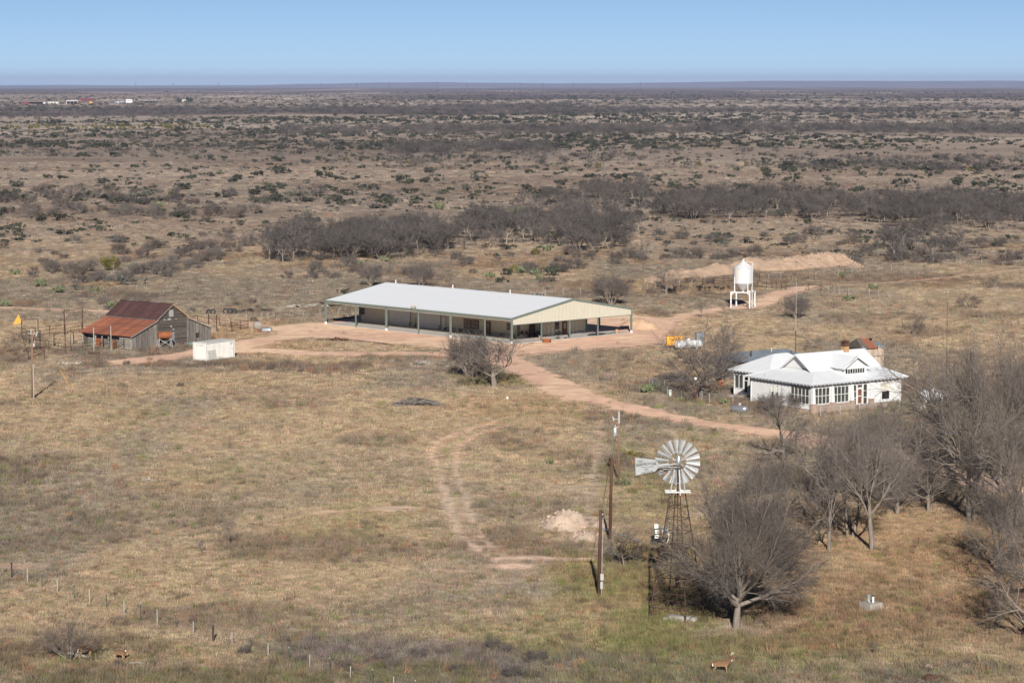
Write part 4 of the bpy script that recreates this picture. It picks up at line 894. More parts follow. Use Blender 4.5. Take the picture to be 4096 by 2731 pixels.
# ------------------------------------------------------------------ poles
def pole(lab, bpx, tpx, r, mt, name='utility_pole'):
    B = G(*bpx); T = Vector((xat(B, *tpx) - B[0], 0, zat(B, tpx[1]))); t = thing(name, lab, 'pole', B)
    part('shaft', MB().tube([(0, 0, -.3), T * .5, T], [r * 1.12, r, r * .85], 12), MT[mt], t, True); return t, T
q = Z(2340, 1600, 1.96); qp = lambda x, y: (2340 + x / 1.96, 1600 + y / 1.96)
t, T = pole('short dark pole with conduit and meter boxes beside the windmill', qp(105, 1530), qp(122, 865), .135, 'pole_dark')
part('conduit', MB().tube([(.2, -.05, 0), T + Vector((.18, -.05, -.5))], .035, 6), MT['galv'], t); part('meter_box', MB().box(.12, .38, -.2, -.02, 1.25, 1.75), MT['mark_grey'], t); part('meter_box', MB().box(.12, .32, -.18, -.02, .55, 1.1), MT['mark_grey'], t); part('insulator', MB().lathe([(.03, -.1), (.06, 0), (.03, .1)], 8, o=tuple(T + Vector((.15, 0, -.3)))), MT['t_white'], t)
t, T = pole('tall dark brown pole in the middle of the service line', qp(192, 1100), qp(208, 460), .135, 'pole_dark')
part('cross_bracket', MB().beam(T + Vector((-.35, 0, -.3)), T + Vector((.3, 0, -.25)), .08).beam(T + Vector((-.2, 0, -.6)), T + Vector((.2, 0, -.5)), .06), MT['pole_dark'], t)
t, T = pole('slim tan pole carrying a grey transformer can near the road', qp(263, 645), qp(266, 88), .10, 'pole_tan'); TP3 = Vector(G(*qp(263, 645))) + T
part('transformer', MB().lathe([(0, -.5), (.2, -.5), (.22, -.45), (.22, .3), (.17, .4), (0, .42)], 14, o=(-.38, -.05, T.z - 2.0)), MT['galv'], t, True); part('bushing', MB().lathe([(.05, 0), (.07, .1), (.04, .25)], 8, o=(-.38, -.05, T.z - 1.6)), MT['t_white'], t)
part('cutout', MB().beam((-.62, 0, T.z - .55), (-.5, 0, T.z - .95), .12), MT['t_white'], t); part('bracket', MB().beam((0, 0, T.z - .8), (-.55, 0, T.z - .75), .06).beam((0, 0, T.z - 1.55), (-.3, 0, T.z - 1.6), .1).beam((0, 0, T.z - 2.4), (-.3, 0, T.z - 2.3), .05), MT['mark_grey'], t); part('top_sleeve', MB().tube([(0, 0, T.z - 1.2), (0, 0, T.z + .02)], .105, 10), MT['mark_grey'], t)
z1p = lambda x, y: (x / 2.296, 1100 + y / 2.296)
t, T = pole('tan utility pole with crossarm and transformer standing in open grass', z1p(295, 1130), z1p(294, 512), .115, 'pole_tan')
part('conduit', MB().tube([(.2, -.05, 0), (.2, -.05, 4.4)], .06, 6), MT['mark_grey'], t); part('pole_top', MB().tube([(.02, 0, T.z - .4), (.02, 0, T.z + .25)], .07, 8), MT['mark_grey'], t)
part('crossarm', MB().beam((0, 0, T.z - .35), (.55, 0, T.z - .3), .08).beam((.3, 0, T.z - .55), (.55, 0, T.z - .2), .05).beam((-.45, 0, T.z - .32), (-.05, 0, T.z - .28), .07), MT['mark_grey'], t)
part('cutout', MB().beam((.62, 0, T.z - .65), (.82, 0, T.z - .1), .14), MT['t_white'], t); part('transformer', MB().lathe([(0, -.25), (.13, -.24), (.13, .2), (0, .25)], 10, o=(.35, 0, T.z - 1.75)), MT['galv'], t); part('bushing', MB().lathe([(.03, -.1), (.1, 0), (.06, .22)], 8, o=(.45, 0, T.z - 1.4)), MT['t_white'], t)
solo('guy_marker', MB().beam((0, 0, 0), (-1.4, .3, 2.6), .045), MT['yellow_paint'], 'yellow guy wire marker slanting near the utility pole', 'guy marker', G(*z1p(648, 1045)))
wl = MB(); p0, p1, p2 = [Vector(G(*qp(*a))) for a in ((105, 1530), (192, 1100), (263, 645))]
def sag(m, a, b, s=.5, r=.013, n=10): m.tube([a.lerp(b, i / n) - Vector((0, 0, s * 4 * (i / n) * (1 - i / n))) for i in range(n + 1)], r, 4, cap=False)
z_1, z_2 = zat(p0, qp(0, 880)[1]), zat(p1, qp(0, 470)[1])
sag(wl, p0 + Vector((.15, 0, z_1)), p1 + Vector((-.1, 0, z_2)), .6); sag(wl, p1 + Vector((-.1, 0, z_2)), TP3 + Vector((-.3, 0, -2.3)), .7)
solo('service_wire', wl, MT['black'], 'thin black service wires strung between the three poles', 'wire')
for lab, bx, by, ty, r_ in (('tall rusty antenna mast rising behind the white roof', 3180, 1445, 1130, .05), ('thin dark antenna mast among the big bare trees', 3785, 1530, 1212, .045)):
    B = G(bx, by + 70); B2 = B.copy(); t = thing('antenna_mast', lab, 'mast', B); zt = zat(B, ty); xt = xat(B, bx + (5 if bx < 3500 else 4), ty) - B[0]
    part('mast_tube', MB().tube([(0, 0, 0), (xt * .5, 0, zt * .5)], r_, 8), MT['rust'], t); part('whip', MB().tube([(xt * .5, 0, zt * .5), (xt, 0, zt)], r_ * .6, 6), MT['mark_grey'] if bx < 3500 else MT['rust'], t)

# ------------------------------------------------------------------ yard things
tb = Z(2560, 1250, 3.825)
t = thing('gas_pump', 'antique rusty gas pump with glass cylinder and white globe by the tree', 'gas pump', tb(845, 1335), R(5))
part('pedestal', MB().lathe([(.3, 0), (.3, .12), (.2, .16), (.19, .9), (.24, .95), (.24, 1.1), (.18, 1.15), (.18, 1.72), (.25, 1.75), (.25, 1.82)], 14), MT['pump_red'], t, True); part('glass_cylinder', MB().tube([(0, 0, 1.82), (0, 0, 2.42)], .19, 14), MT['glass_grey'], t)
for a in range(4): part('cylinder_rod', MB().beam((.21 * cos(a * pi / 2 + .4), .21 * sin(a * pi / 2 + .4), 1.82), (.21 * cos(a * pi / 2 + .4), .21 * sin(a * pi / 2 + .4), 2.42), .035), MT['galv'], t)
part('crown', MB().tube([(0, 0, 2.42), (0, 0, 2.5)], .23, 14), MT['pump_red'], t); part('globe', MB().lathe([(.08, 2.5), (.19, 2.58), (.21, 2.7), (.15, 2.82), (0, 2.87)], 14), MT['white_paint'], t, True)
def tank(name, lab, P_, L, r, rz_, mt, legs=True, dome=True, z0=None, rust=None):
    z_ = r + .22 if z0 is None else z0; t = thing(name, lab, 'tank', P_, rz_)
    pf = [(0, -L / 2)] + [(r * sin(a), -L / 2 + r * .8 * (1 - cos(a))) for a in np.linspace(.3, pi / 2, 5)] + [(r * sin(a), L / 2 - r * .8 * (1 - cos(a))) for a in np.linspace(pi / 2, .3, 5)] + [(0, L / 2)]
    part('tank_body', MB().lathe(pf, 22, axis='x', o=(0, 0, z_)), MT[mt], t, True)
    if dome: part('dome', MB().tube([(0, 0, z_ + r * .9), (0, 0, z_ + r + .22), (0, 0, z_ + r + .26)], [.22, .22, .12], 12), MT['white_paint' if mt == 'bin_white' else 'galv'], t)
    if legs:
        for x in (-L * .3, L * .3): part('leg', MB().box(x - .1, x + .1, -r * .6, r * .6, 0, z_ - r * .75), MT['white_paint' if mt == 'bin_white' else 'rust'], t)
    if rust: part('rust_band', MB().add([(x, (r + .004) * sin(a), z_ + (r + .004) * cos(a)) for a in np.linspace(-.5, .35, 6) for x in np.linspace(-L * .36, L * .36, 7)], [(i * 7 + j, i * 7 + j + 1, i * 7 + j + 8, i * 7 + j + 7) for i in range(5) for j in range(6)]), MT['rust_orange'], t, True)
    return t
tank('propane_tank', 'old silver propane tank with rusty top lying by the house fence', G(2958, 1652), 2.3, .50, R(-38), 'aluminium', z0=.52, rust=True, legs=False)
tank('propane_tank', 'big white propane tank on legs beside the yellow generator', tb(735, 568), 4.4, .62, R(18), 'bin_white')
solo('utility_box', MB().box(-.6, .6, -.4, .4, 0, 1.9).box(-.66, .66, -.46, .46, 1.9, 1.98), MT['galv_blue'], 'tall pale blue-grey cabinet at the end of the white tank', 'cabinet', tb(905, 500), R(20))
t = thing('generator', 'yellow enclosed generator on a black skid', 'generator', tb(520, 545), R(2)); gw_ = 2.35
part('housing', MB().box(-gw_ / 2, gw_ / 2, -.55, .55, .45, 1.75).box(-gw_ / 2 - .02, gw_ / 2 + .02, -.57, .57, 1.75, 1.82), MT['yellow_paint'], t); part('skid', MB().box(-gw_ / 2 - .1, gw_ / 2, -.52, .52, .02, .45), MT['black'], t)
part('louvre', MB().box(-.1, .95, -.565, -.552, 1.5, 1.6).box(-.05, .9, -.565, -.552, 1.34, 1.42), MT['door_wood'], t); part('control_panel', MB().box(-.35, -.05, -.565, -.552, 1.15, 1.38), MT['black'], t); part('emblem', MB().add([(-.16, -.57, 1.2), (-.02, -.57, 1.2), (-.09, -.57, 1.33)], [(0, 1, 2)]), MT['white_paint'], t)
for x in (.12, .3): part('port', MB().lathe([(.05, -.57), (.0, -.575)], 8, axis='y', o=(x, 0, 1.0)), MT['black'], t)
part('decal', MB().box(-gw_ / 2 + .2, -gw_ / 2 + .34, -.565, -.552, 1.55, 1.65), MT['white_paint'], t)
solo('utility_pedestal', MB().box(-.16, .16, -.12, .12, -.05, .88).box(-.18, .18, -.14, .14, .88, .93), mat('pedestal_green', (.50, .56, .48), .7, 0, .05, 2), 'pale green utility pedestal outside the yard fence', 'pedestal', tb(457, 1292), R(10))
rb = MB()
def rock(m, c, r, s=0, mi=0):
    b = len(m.v); rr = random.Random(s * 7919 + int(c[0] * 1000) + int(c[1] * 777)); pts = [(0, 0, 1), (.9, 0, .3), (.25, .85, .3), (-.7, .5, .3), (-.7, -.5, .3), (.25, -.85, .3), (.7, .5, -.4), (-.3, .8, -.4), (-.9, 0, -.4), (-.3, -.8, -.4), (.7, -.5, -.4), (0, 0, -.7)]
    ax = [rr.uniform(.65, 1.3) for _ in range(3)]; an = rr.uniform(0, 6.28)
    for p in pts:
        k = r * rr.uniform(.75, 1.15); x, y = p[0] * ax[0] * k, p[1] * ax[1] * k; m.v.append((c[0] + x * cos(an) - y * sin(an), c[1] + x * sin(an) + y * cos(an), c[2] + p[2] * ax[2] * k * .8))
    F = [(0, 1, 2), (0, 2, 3), (0, 3, 4), (0, 4, 5), (0, 5, 1), (1, 6, 2), (2, 7, 3), (3, 8, 4), (4, 9, 5), (5, 10, 1), (6, 7, 2), (7, 8, 3), (8, 9, 4), (9, 10, 5), (10, 6, 1), (11, 7, 6), (11, 8, 7), (11, 9, 8), (11, 10, 9), (11, 6, 10)]
    m.f += [tuple(b + i for i in f) for f in F]; m.m += [mi] * 20
for k in range(70): rock(rb, (rng.normal(0, .9), rng.normal(0, .5), .1 + abs(rng.normal(0, .14))), rng.uniform(.08, .2), k)
for k in range(60): a = rng.uniform(0, 6.28); h = rng.uniform(0, 1); rock(rb, (.95 + .38 * (1 - .4 * h) * cos(a), .38 * (1 - .4 * h) * sin(a), h * .95), .13, k + 99)
solo('brick_ruin', rb, MT['red_brick_rubble'], 'collapsed red brick chimney stub and rubble inside the yard', 'rubble', tb(1120, 1155))
for lab, a, b in (('white pipe lying in the yard below the brick rubble', (1030, 1190), (1200, 1205)), ('white pipe lying along the yard fence', (1065, 1365), (1420, 1390)), ('long pale board lying in the yard grass', (570, 1262), (760, 1250))):
    A, B = Vector(tb(*a)), Vector(tb(*b)); solo('pipe', MB().tube([(0, 0, .06), B - A + Vector((0, 0, .06))], .05, 6), MT['t_white'], lab, 'pipe', A)
# prickly pears
def pear(m, n, spread, r_, seed):
    rr = random.Random(seed)
    for k in range(n):
        a = rr.uniform(0, 6.28); d = spread * math.sqrt(rr.random()); h = rr.choice((0, 0, 1, 1, 2)); c = Vector((d * cos(a), d * sin(a), r_ * (.85 + 1.45 * h))); yaw = rr.uniform(0, pi); tl = rr.uniform(-.5, .5)
        u = Vector((cos(yaw), sin(yaw), 0)); v = Vector((-sin(yaw) * sin(tl), cos(yaw) * sin(tl), cos(tl))); w_ = u.cross(v) * .03; b = len(m.v); s = r_ * rr.uniform(.75, 1.15)
        for sg in (1, -1):
            m.v.append(tuple(c + w_ * sg * 1.2))
            for t_ in range(8): an = 2 * pi * t_ / 8; m.v.append(tuple(c + u * (s * .78 * cos(an)) + v * (s * sin(an)) + w_ * sg * .6))
        for t_ in range(8):
            t2 = (t_ + 1) % 8; m.f += [(b, b + 1 + t_, b + 1 + t2), (b + 9, b + 10 + t2, b + 10 + t_), (b + 1 + t_, b + 10 + t_, b + 10 + t2, b + 1 + t2)]; m.m += [0] * 3
PE = [pear(mm := MB(), 34, .85, .2, s) or mm.mesh('prickly_pear', MT['cactus']) for s in (1, 2, 3)]
OP = lambda x, y: (x / (2352 / 4096), y / (2352 / 4096))
for i, (p, s, lab) in enumerate(((tb(110, 1225), 1.15, 'prickly pear at the yard fence corner'), (tb(1275, 1405), .9, 'prickly pear beside the white pipe and silver tank'), (q(300, 668), .8, 'low prickly pear at the foot of the slim tan pole'), (O(1262, 1066), .5, 'yellow-green prickly pear alone in open grass'), (O(1508, 895), .8, 'prickly pear near the yard corner by the road'))):
    tag(link('prickly_pear', PE[i % 3], None, p, i * 1.3, s), lab, 'cactus', 'prickly pears')
for i, (x, y, s) in enumerate(((160, 1146, 1.6), (230, 1170, 1.5), (60, 1098, 1.4), (385, 1170, 1.2), (455, 1230, 1.3), (20, 1225, 1.2), (2210, 950, 1.5), (2150, 1100, 1.6), (2160, 1120, 1.2), (1960, 1110, 1.3), (2080, 1093, 1.6), (1640, 1020, 1.2), (1760, 832, 2.2), (1430, 1060, 1.2), (3395, 1205, 1.3), (3495, 1160, 1.3), (3360, 1108, 1.2), (1540, 1045, 1.3), (2070, 855, 2.5), (640, 828, 2.0), (1225, 852, 1.2), (2185, 1005, 1.6))):
    tag(link('prickly_pear', PE[i % 3], None, G(x, y), i * 1.7, s), 'pale green prickly pear clump in the far scrub', 'cactus', 'prickly pears in the scrub')
# well box with pipe
t = thing('well_box', 'square concrete well box with white vent pipe in the tall grass', 'well box', G(3482, 2440), R(33))
part('box', MB().box(-.62, .62, -.62, .62, -.1, .62).box(-.55, .55, -.55, .55, .62, .64), MT['old_concrete'], t); part('vent_pipe', MB().tube([(.0, -.25, .6), (.0, -.25, 1.12)], .09, 12), MT['white_paint'], t)
part('cap', MB().tube([(0, -.25, 1.12), (0, -.25, 1.17)], .11, 12), MT['black'], t); part('elbow', MB().tube([(-.28, -.1, .6), (-.28, -.1, .82), (-.36, -.14, .86), (-.4, -.16, .74)], .05, 8), MT['mark_grey'], t); part('control_box', MB().box(-.2, .02, .1, .25, .62, 1.2), MT['galv'], t)
# white appliance trailer behind the windmill
t = thing('utility_trailer', 'small trailer rack holding a white cabinet behind the windmill', 'trailer', Z(2560, 1960, 2.8)(235, 612), R(0))
part('cabinet', MB().beam((-.42, .1, .55), (-.42, .35, 1.75), .62, .35, up=(1, 0, 0)), MT['white_paint'], t); part('panel', MB().box(.05, .6, .1, .16, .95, 1.55), MT['galv_blue'], t); part('rust_plate', MB().box(-.1, .06, .05, .1, .75, 1.35), MT['door_wood'], t)
part('deck', MB().box(-.85, .6, -.3, .6, .42, .55), MT['black'], t); part('rail', MB().beam((-.6, -.25, .55), (-.6, -.25, 1.45), .05).beam((.7, -.25, .5), (.7, -.25, 1.65), .05).beam((-.6, -.25, 1.45), (.7, -.25, 1.6), .05).beam((-.6, -.25, 1.0), (.7, -.25, 1.1), .05), MT['t_green'], t)
for x in (-.65, .4): part('wheel', MB().lathe([(.0, -.1), (.28, -.1), (.28, .1), (0, .1)], 14, axis='y', o=(x, -.1, .28)), MT['rubber'], t)
part('fender', MB().tube([(.65, -.3, 1.2), (.62, -.3, .6), (.45, -.3, .1)], .05, 6), MT['white_paint'], t)
solo('water_pipe', MB().tube([(0, 0, .12), (Vector(G(2625, 2195)) - Vector(G(2375, 2105))) + Vector((0, 0, .12))], .06, 6), MT['galv'], 'long pale pipe lying across the dirt past the dark poles', 'pipe', G(2375, 2105))
solo('white_bucket', MB().lathe([(0, 0), (.15, 0), (.18, .36), (.16, .36), (.13, .02)], 12), MT['white_paint'], 'white bucket standing alone in the grass', 'bucket', Z(1200, 1050, 1.652)(1369, 905))
# ------------------------------------------------------------------ around the barn
bb = Z(330, 1170, 4.3556); za = Z(0, 1180, 4.523); zc = Z(560, 1180, 4.704); zd = Z(800, 1180, 4.523)
TB = bb(1430, 975); t = thing('overhead_tank', 'rusty overhead fuel tank on crossed pipe legs before the barn', 'tank', TB, R(20))
tz, tr_, tL = 1.62, .56, 2.05; zt_ = 2.05
part('tank_body', MB().lathe([(0, -tL / 2), (.5, -tL / 2), (tr_, -tL / 2 + .06), (tr_, tL / 2 - .06), (.5, tL / 2), (0, tL / 2)], 24, axis='x', o=(0, 0, zt_)), MT['rust_orange'], t, False)
for x in (-.85, .85):
    for sy in (-1, 1): part('leg', MB().beam((x, sy * .38, zt_ - .4), (x + (.25 if x > 0 else -.25), sy * .8, 0), .07), MT['mark_grey'], t)
    part('brace', MB().beam((x, -.6, .5), (x, .45, zt_ - .5), .05).beam((x, .6, .5), (x, -.45, zt_ - .5), .05), MT['mark_grey'], t)
for sy in (-1, 1): part('brace', MB().beam((-1.0, sy * .7, .4), (.85, sy * .42, zt_ - .55), .05).beam((1.0, sy * .7, .4), (-.85, sy * .42, zt_ - .55), .05), MT['mark_grey'], t)
part('valve', MB().box(.7, .86, -.12, .06, zt_ - .78, zt_ - .55), MT['door_wood'], t)
solo('turquoise_drum', MB().lathe([(0, 0), (.2, .03), (.24, .15), (.18, .27), (0, .3)], 12), MT['turquoise'], 'small turquoise ball-shaped tank on the ground under the rusty tank', 'tank', bb(1352, 985))
A, B = Vector(bb(1808, 918)), Vector(bb(1975, 905)); solo('turquoise_pipe', MB().tube([(0, 0, .2), B - A + Vector((0, 0, .2))], .2, 12), MT['turquoise'], 'fat turquoise pipe lying at the barn corner', 'pipe', A)
t = thing('cut_drum', 'rusty half drum lying in grass by the corral', 'drum', za(1700, 1075), R(-12))
part('shell', MB().add([(x, .36 * cos(a), .36 + .36 * sin(a) * -1) for x in (-.78, .78) for a in np.linspace(0, pi, 9)], [(i, i + 1, i + 10, i + 9) for i in range(8)]).poly([(-.78, .36 * cos(a), .36 - .36 * sin(a)) for a in np.linspace(0, pi, 9)]).poly([(.78, .36 * cos(a), .36 - .36 * sin(a)) for a in np.linspace(0, pi, 9)]), MT['rust'], t)
t = thing('excavator_bucket', 'yellow excavator bucket with rusted inside lying in the grass', 'bucket', za(310, 520), R(10)); prof = [(-.75, 0), (-.35, .55), (-.15, 1.05), (.1, 1.2), (.45, 1.1), (.7, .75), (.62, .25), (.45, 0)]
for y in (-.62, .58): part('side_plate', MB().slab([(x, y, z_) for x, z_ in prof], .05), MT['bucket_yellow'], t)
part('shell', MB().add([(x, y, z_) for y in (-.6, .56) for x, z_ in prof[2:]], [(i, i + 1, i + 7, i + 6) for i in range(5)]), MT['bucket_yellow'], t); part('inner_wall', MB().add([(x * .9, y, z_ * .92) for y in (-.58, .54) for x, z_ in prof[2:]], [(i, i + 6, i + 7, i + 1) for i in range(5)]), MT['rust_orange'], t)
for y in (-.3, .25): part('lug', MB().slab([(.0, y, 1.15), (.45, y, 1.05), (.4, y, 1.4), (.1, y, 1.5)], .08), MT['bucket_yellow'], t)
for y in (-.5, -.2, .1, .4): part('tooth', MB().beam((-.72, y, .05), (-.95, y, -.02), .1, .06), MT['rust'], t)
rb = MB()
for k in range(90): rock(rb, (rng.normal(0, .95), rng.normal(0, .35), .04 + abs(rng.normal(0, .1))), rng.uniform(.06, .16), k)
solo('rubble_pile', rb, MT['rubble_rock'], 'low pile of white rubble in the grass below the barn', 'rubble', za(1290, 1245))

# pipe pens, gates and braces
def rail(m, pts, r=.045): m.tube(pts, r, 6)
def pipes(name, lab, posts, rails, cat='corral', r=.06, rr=.035, mt='rust'):
    # posts: (ground point, height, radius); rails: lists of post indices + heights
    o = posts[0][0]; t = thing(name, lab, cat, o)
    for p, h, pr2 in posts: part('post', MB().tube([Vector(p) - Vector(o) + Vector((0, 0, -.1)), Vector(p) - Vector(o) + Vector((0, 0, h))], pr2, 8), MT[mt], t)
    for idx, hs_ in rails:
        for h in hs_:
            for a, b in zip(idx[:-1], idx[1:]):
                h0, h1 = (h, h) if not hasattr(h, '__len__') else h
                part('rail', MB().tube([Vector(posts[a][0]) - Vector(o) + Vector((0, 0, h0)), Vector(posts[b][0]) - Vector(o) + Vector((0, 0, h1))], rr, 6), MT[mt], t)
    return t
def pb(zf, x, yb, yt, r=.055): g = zf(x, yb); dd_ = pxm(g); k = {id(za): 4.523, id(zc): 4.704, id(zd): 4.523}.get(id(zf), 4.5); return (g, (yb - yt) / k / dd_ * 1.0, r)
a = [pb(za, 725, 990, 620, .09), pb(za, 883, 995, 815), pb(za, 1052, 1035, 840), pb(za, 1180, 1055, 710, .07), pb(za, 1280, 1038, 715, .06), pb(za, 1490, 1045, 840), pb(za, 1860, 985, 830), pb(za, 2240, 985, 800)]
pipes('pipe_corral', 'rusty pipe pen fence along the open barn side', a, [([0, 1, 2, 3, 4, 5, 6, 7], [1.45, .95, .5])])
a = [pb(za, 395, 800, 590), pb(za, 640, 775, 575), pb(za, 895, 745, 550), pb(za, 1180, 715, 525), pb(za, 1480, 680, 500), pb(za, 1800, 670, 480), pb(za, 2050, 650, 470)]
pipes('pipe_corral', 'rusty pipe fence at the back of the barn pens', a, [([0, 1, 2, 3, 4, 5, 6], [1.65, 1.1, .55])])
a = [pb(za, 395, 800, 590), pb(za, 530, 880, 610), pb(za, 725, 990, 620, .08)]
pipes('pipe_corral', 'rusty pipe fence crossing behind the small bare tree', a, [([0, 1, 2], [1.8, 1.3, .8, .4])])
for lab, l, r_, cr in (('tall rusty pipe gate frame at the rear of the pens', pb(za, 1165, 720, 270, .08), pb(za, 1495, 690, 250, .08), .05), ('rusty pipe gate frame by the small bare tree', pb(za, 392, 780, 445, .06), pb(za, 690, 770, 425, .06), .05), ('low rusty pipe gate frame inside the pens', pb(za, 975, 905, 700, .07), pb(za, 1328, 880, 660, .08), .05)):
    t = pipes('gate_frame', lab, [l, r_], [([0, 1], [(l[1], r_[1])])], 'gate frame', rr=cr)
l, r_ = pb(za, 1697, 1020, 575, .07), pb(za, 2008, 1022, 548, .06)
t = thing('gate_frame', 'pale pipe gate frame with rusty top bar before the barn', 'gate frame', l[0]); dv = Vector(r_[0]) - Vector(l[0])
for v_, h, rr_ in ((Vector((0, 0, 0)), l[1], l[2]), (dv, r_[1], r_[2])): part('post', MB().tube([v_, v_ + Vector((0, 0, h))], rr_, 8), MT['t_white'], t)
part('top_bar', MB().tube([Vector((0, 0, l[1])), dv + Vector((0, 0, r_[1]))], .04, 6), MT['rust'], t)
for lab, x, yb, yt in (('grey wooden post inside the pens', 955, 925, 760), ('grey wooden post beside the low gate frame', 1305, 880, 715)): g = pb(za, x, yb, yt); solo('wooden_post', MB().tube([(0, 0, -.1), (0, 0, g[1])], .12, 8), MT['wood_grey'], lab, 'post', g[0])
def brace(lab, P0, P1, e0, e1, h0, h1, mid=True):
    o = Vector(P0); t = thing('fence_brace', lab, 'fence brace', o); P1, e0 = Vector(P1) - o, Vector(e0) - o
    part('post', MB().tube([(0, 0, -.1), (0, 0, h0)], .07, 8), MT['rust'], t); part('post', MB().tube([P1 - Vector((0, 0, .1)), P1 + Vector((0, 0, h1))], .07, 8), MT['rust'], t)
    part('rail', MB().tube([(0, 0, h0 * .86), P1 + Vector((0, 0, h1 * .8))], .045, 6), MT['rust'], t); part('diagonal', MB().tube([e0 + Vector((0, 0, .1)), Vector((0, 0, h0 * .82))], .045, 6), MT['rust'], t)
    part('diagonal', MB().tube([Vector((.0, 0, .25)), P1 + Vector((0, 0, h1 * .75))] if mid else [P1 + Vector((0, 0, .2)), Vector((0, 0, h0 * .75))], .045, 6), MT['rust'], t)
    if e1 is not None: e1 = Vector(e1) - o; part('diagonal', MB().tube([e1 + Vector((0, 0, .1)), P1 + Vector((0, 0, h1 * .82))], .045, 6), MT['rust'], t)
brace('rusty pipe corner brace in the grass before the pens', za(510, 1180), za(802, 1148), za(210, 1208), None, 1.45, 1.4)
brace('rusty pipe brace in the wire fence behind the dirt yard', zd(1613, 410), zd(1357, 420), zd(1867, 395), None, 1.15, 1.05)
# pens beyond the barn
a = [pb(zc, 900, 500, 385), pb(zc, 1080, 520, 370), pb(zc, 1288, 560, 355, .09)]
pipes('pipe_corral', 'rusty pipe fence rising behind the barn lean-to', a, [([0, 1, 2], [1.1, .7, .3])])
a = [pb(zc, 1288, 558, 355, .09), pb(zc, 1442, 692, 370, .08), pb(zc, 1490, 572, 405), pb(zc, 1705, 612, 435), pb(zc, 1885, 638, 455), pb(zc, 2032, 655, 468), pb(zc, 1722, 690, 500)]
pipes('pipe_corral', 'rusty pipe pen beyond the barn corner', a, [([2, 3, 4, 5], [1.45, 1.0, .6, .3]), ([5, 6], [1.45, .95, .5]), ([0, 1], [1.4])])
a = [pb(zc, 1850, 440, 350, .04), pb(zc, 2155, 450, 350, .04)]; pipes('pipe_gate', 'thin pipe gate in the wire fence past the pens', a, [([0, 1], [.95, .5])], 'gate')
def ttires(lab, P_, n, s=1.0):
    t = thing('tire_stack', lab, 'tires', P_); rr = random.Random(n)
    for k in range(n): o = part('tire', MB().lathe([(.3, -.12), (.48, -.14), (.55, -.05), (.55, .05), (.48, .14), (.3, .12)], 16), MT['rubber'], t, True); o.location = ((k % 3 - 1) * .7, rr.uniform(-.3, .3), .45 * s); o.rotation_euler = (R(75 + rr.uniform(-15, 15)), rr.uniform(-.3, .3), rr.uniform(-.5, .5))
ttires('row of dark tyres leaning in the scrub behind the pens', zd(540, 335), 3); ttires('dark tyres beyond the pen gate posts', zd(228, 345), 2, .8)
solo('hay_bale', MB().lathe([(0, -.65), (.6, -.65), (.72, -.5), (.74, 0), (.72, .5), (.6, .65), (0, .65)], 18, axis='x', o=(0, 0, .66)), MT['wood_grey'], 'weathered round bale at the edge of the dirt yard', 'hay bale', zd(1045, 625), R(10), smooth=True)
t = thing('stock_trough', 'overturned blue-grey metal stock trough by the round bale', 'trough', zd(1205, 655), R(-8)); part('shell', MB().lathe([(0, -.85), (.38, -.8), (.45, -.6), (.45, .6), (.38, .8), (0, .85)], 16, axis='x', o=(0, 0, .2)), MT['galv_blue'], t, True)
for k in range(5): part('rib', MB().lathe([(.46, -.03), (.48, 0), (.46, .03)], 16, axis='x', o=(-.5 + .25 * k, 0, .2)), MT['galv'], t)
solo('feed_tub', MB().lathe([(.28, 0), (.34, .35), (.30, .35), (.24, .05), (0, .05)], 14), MT['rust_orange'], 'orange and yellow feed tub between bale and trough', 'tub', zd(1080, 655))
def heap(name, lab, P_, L, w_, h, n, mts, r, ang=0, cat='pile', seed=0, zf=.9):
    rr = random.Random(seed); t = thing(name, lab, cat, P_, ang)
    for i, mt_ in enumerate(mts):
        m = MB()
        for k in range(n // len(mts)):
            x, y = rr.uniform(-L / 2, L / 2), rr.gauss(0, w_ / 3); hh = h * max(0, 1 - (abs(x) / (L / 2)) ** 2) * rr.random() + .05; a = rr.gauss(0, .35); l = rr.uniform(.25, .6) * min(L, 3.4); d = Vector((cos(a), sin(a), rr.gauss(0, .12))) * l / 2
            c = Vector((x, y, hh)); m.tube([c - d, c + Vector((rr.gauss(0, .06), rr.gauss(0, .06), rr.gauss(0, .05))), c + d], [r * rr.uniform(.6, 1.3), r, r * .5], 5)
        part('branch_layer' if mt_.startswith('wood') or mt_.startswith('twig') else 'pipe_layer', m, MT[mt_], t)['kind'] = 'stuff'
heap('brush_pile', 'grey pile of dead branches in the middle of the field', O(962, 930), 5.2, 1.5, .75, 240, ['wood_grey', 'twig_grey'], .045, R(-4), seed=1)
heap('pipe_pile', 'heap of rusty scrap pipe on the grass island', Z(1280, 1120, 4.9)(310, 1185), 4.6, 1.0, .35, 40, ['rust', 'pole_dark'], .06, R(-18), seed=2)
for lab, a, b in (('long rusty pipe lying from the scrap heap toward the drive', (560, 1168), (1235, 1250)), ('rusty pipe lying at the end of the grass island', (1230, 1250), (1445, 1292)), ('grey pole lying in the grass island', (725, 1275), (975, 1248))):
    zf = Z(1280, 1120, 4.9); A, B = Vector(zf(*a)), Vector(zf(*b)); solo('pipe', MB().tube([(0, 0, .08), B - A + Vector((0, 0, .08))], .07, 6), MT['rust'] if 'rusty' in lab else MT['wood_grey'], lab, 'pipe', A)
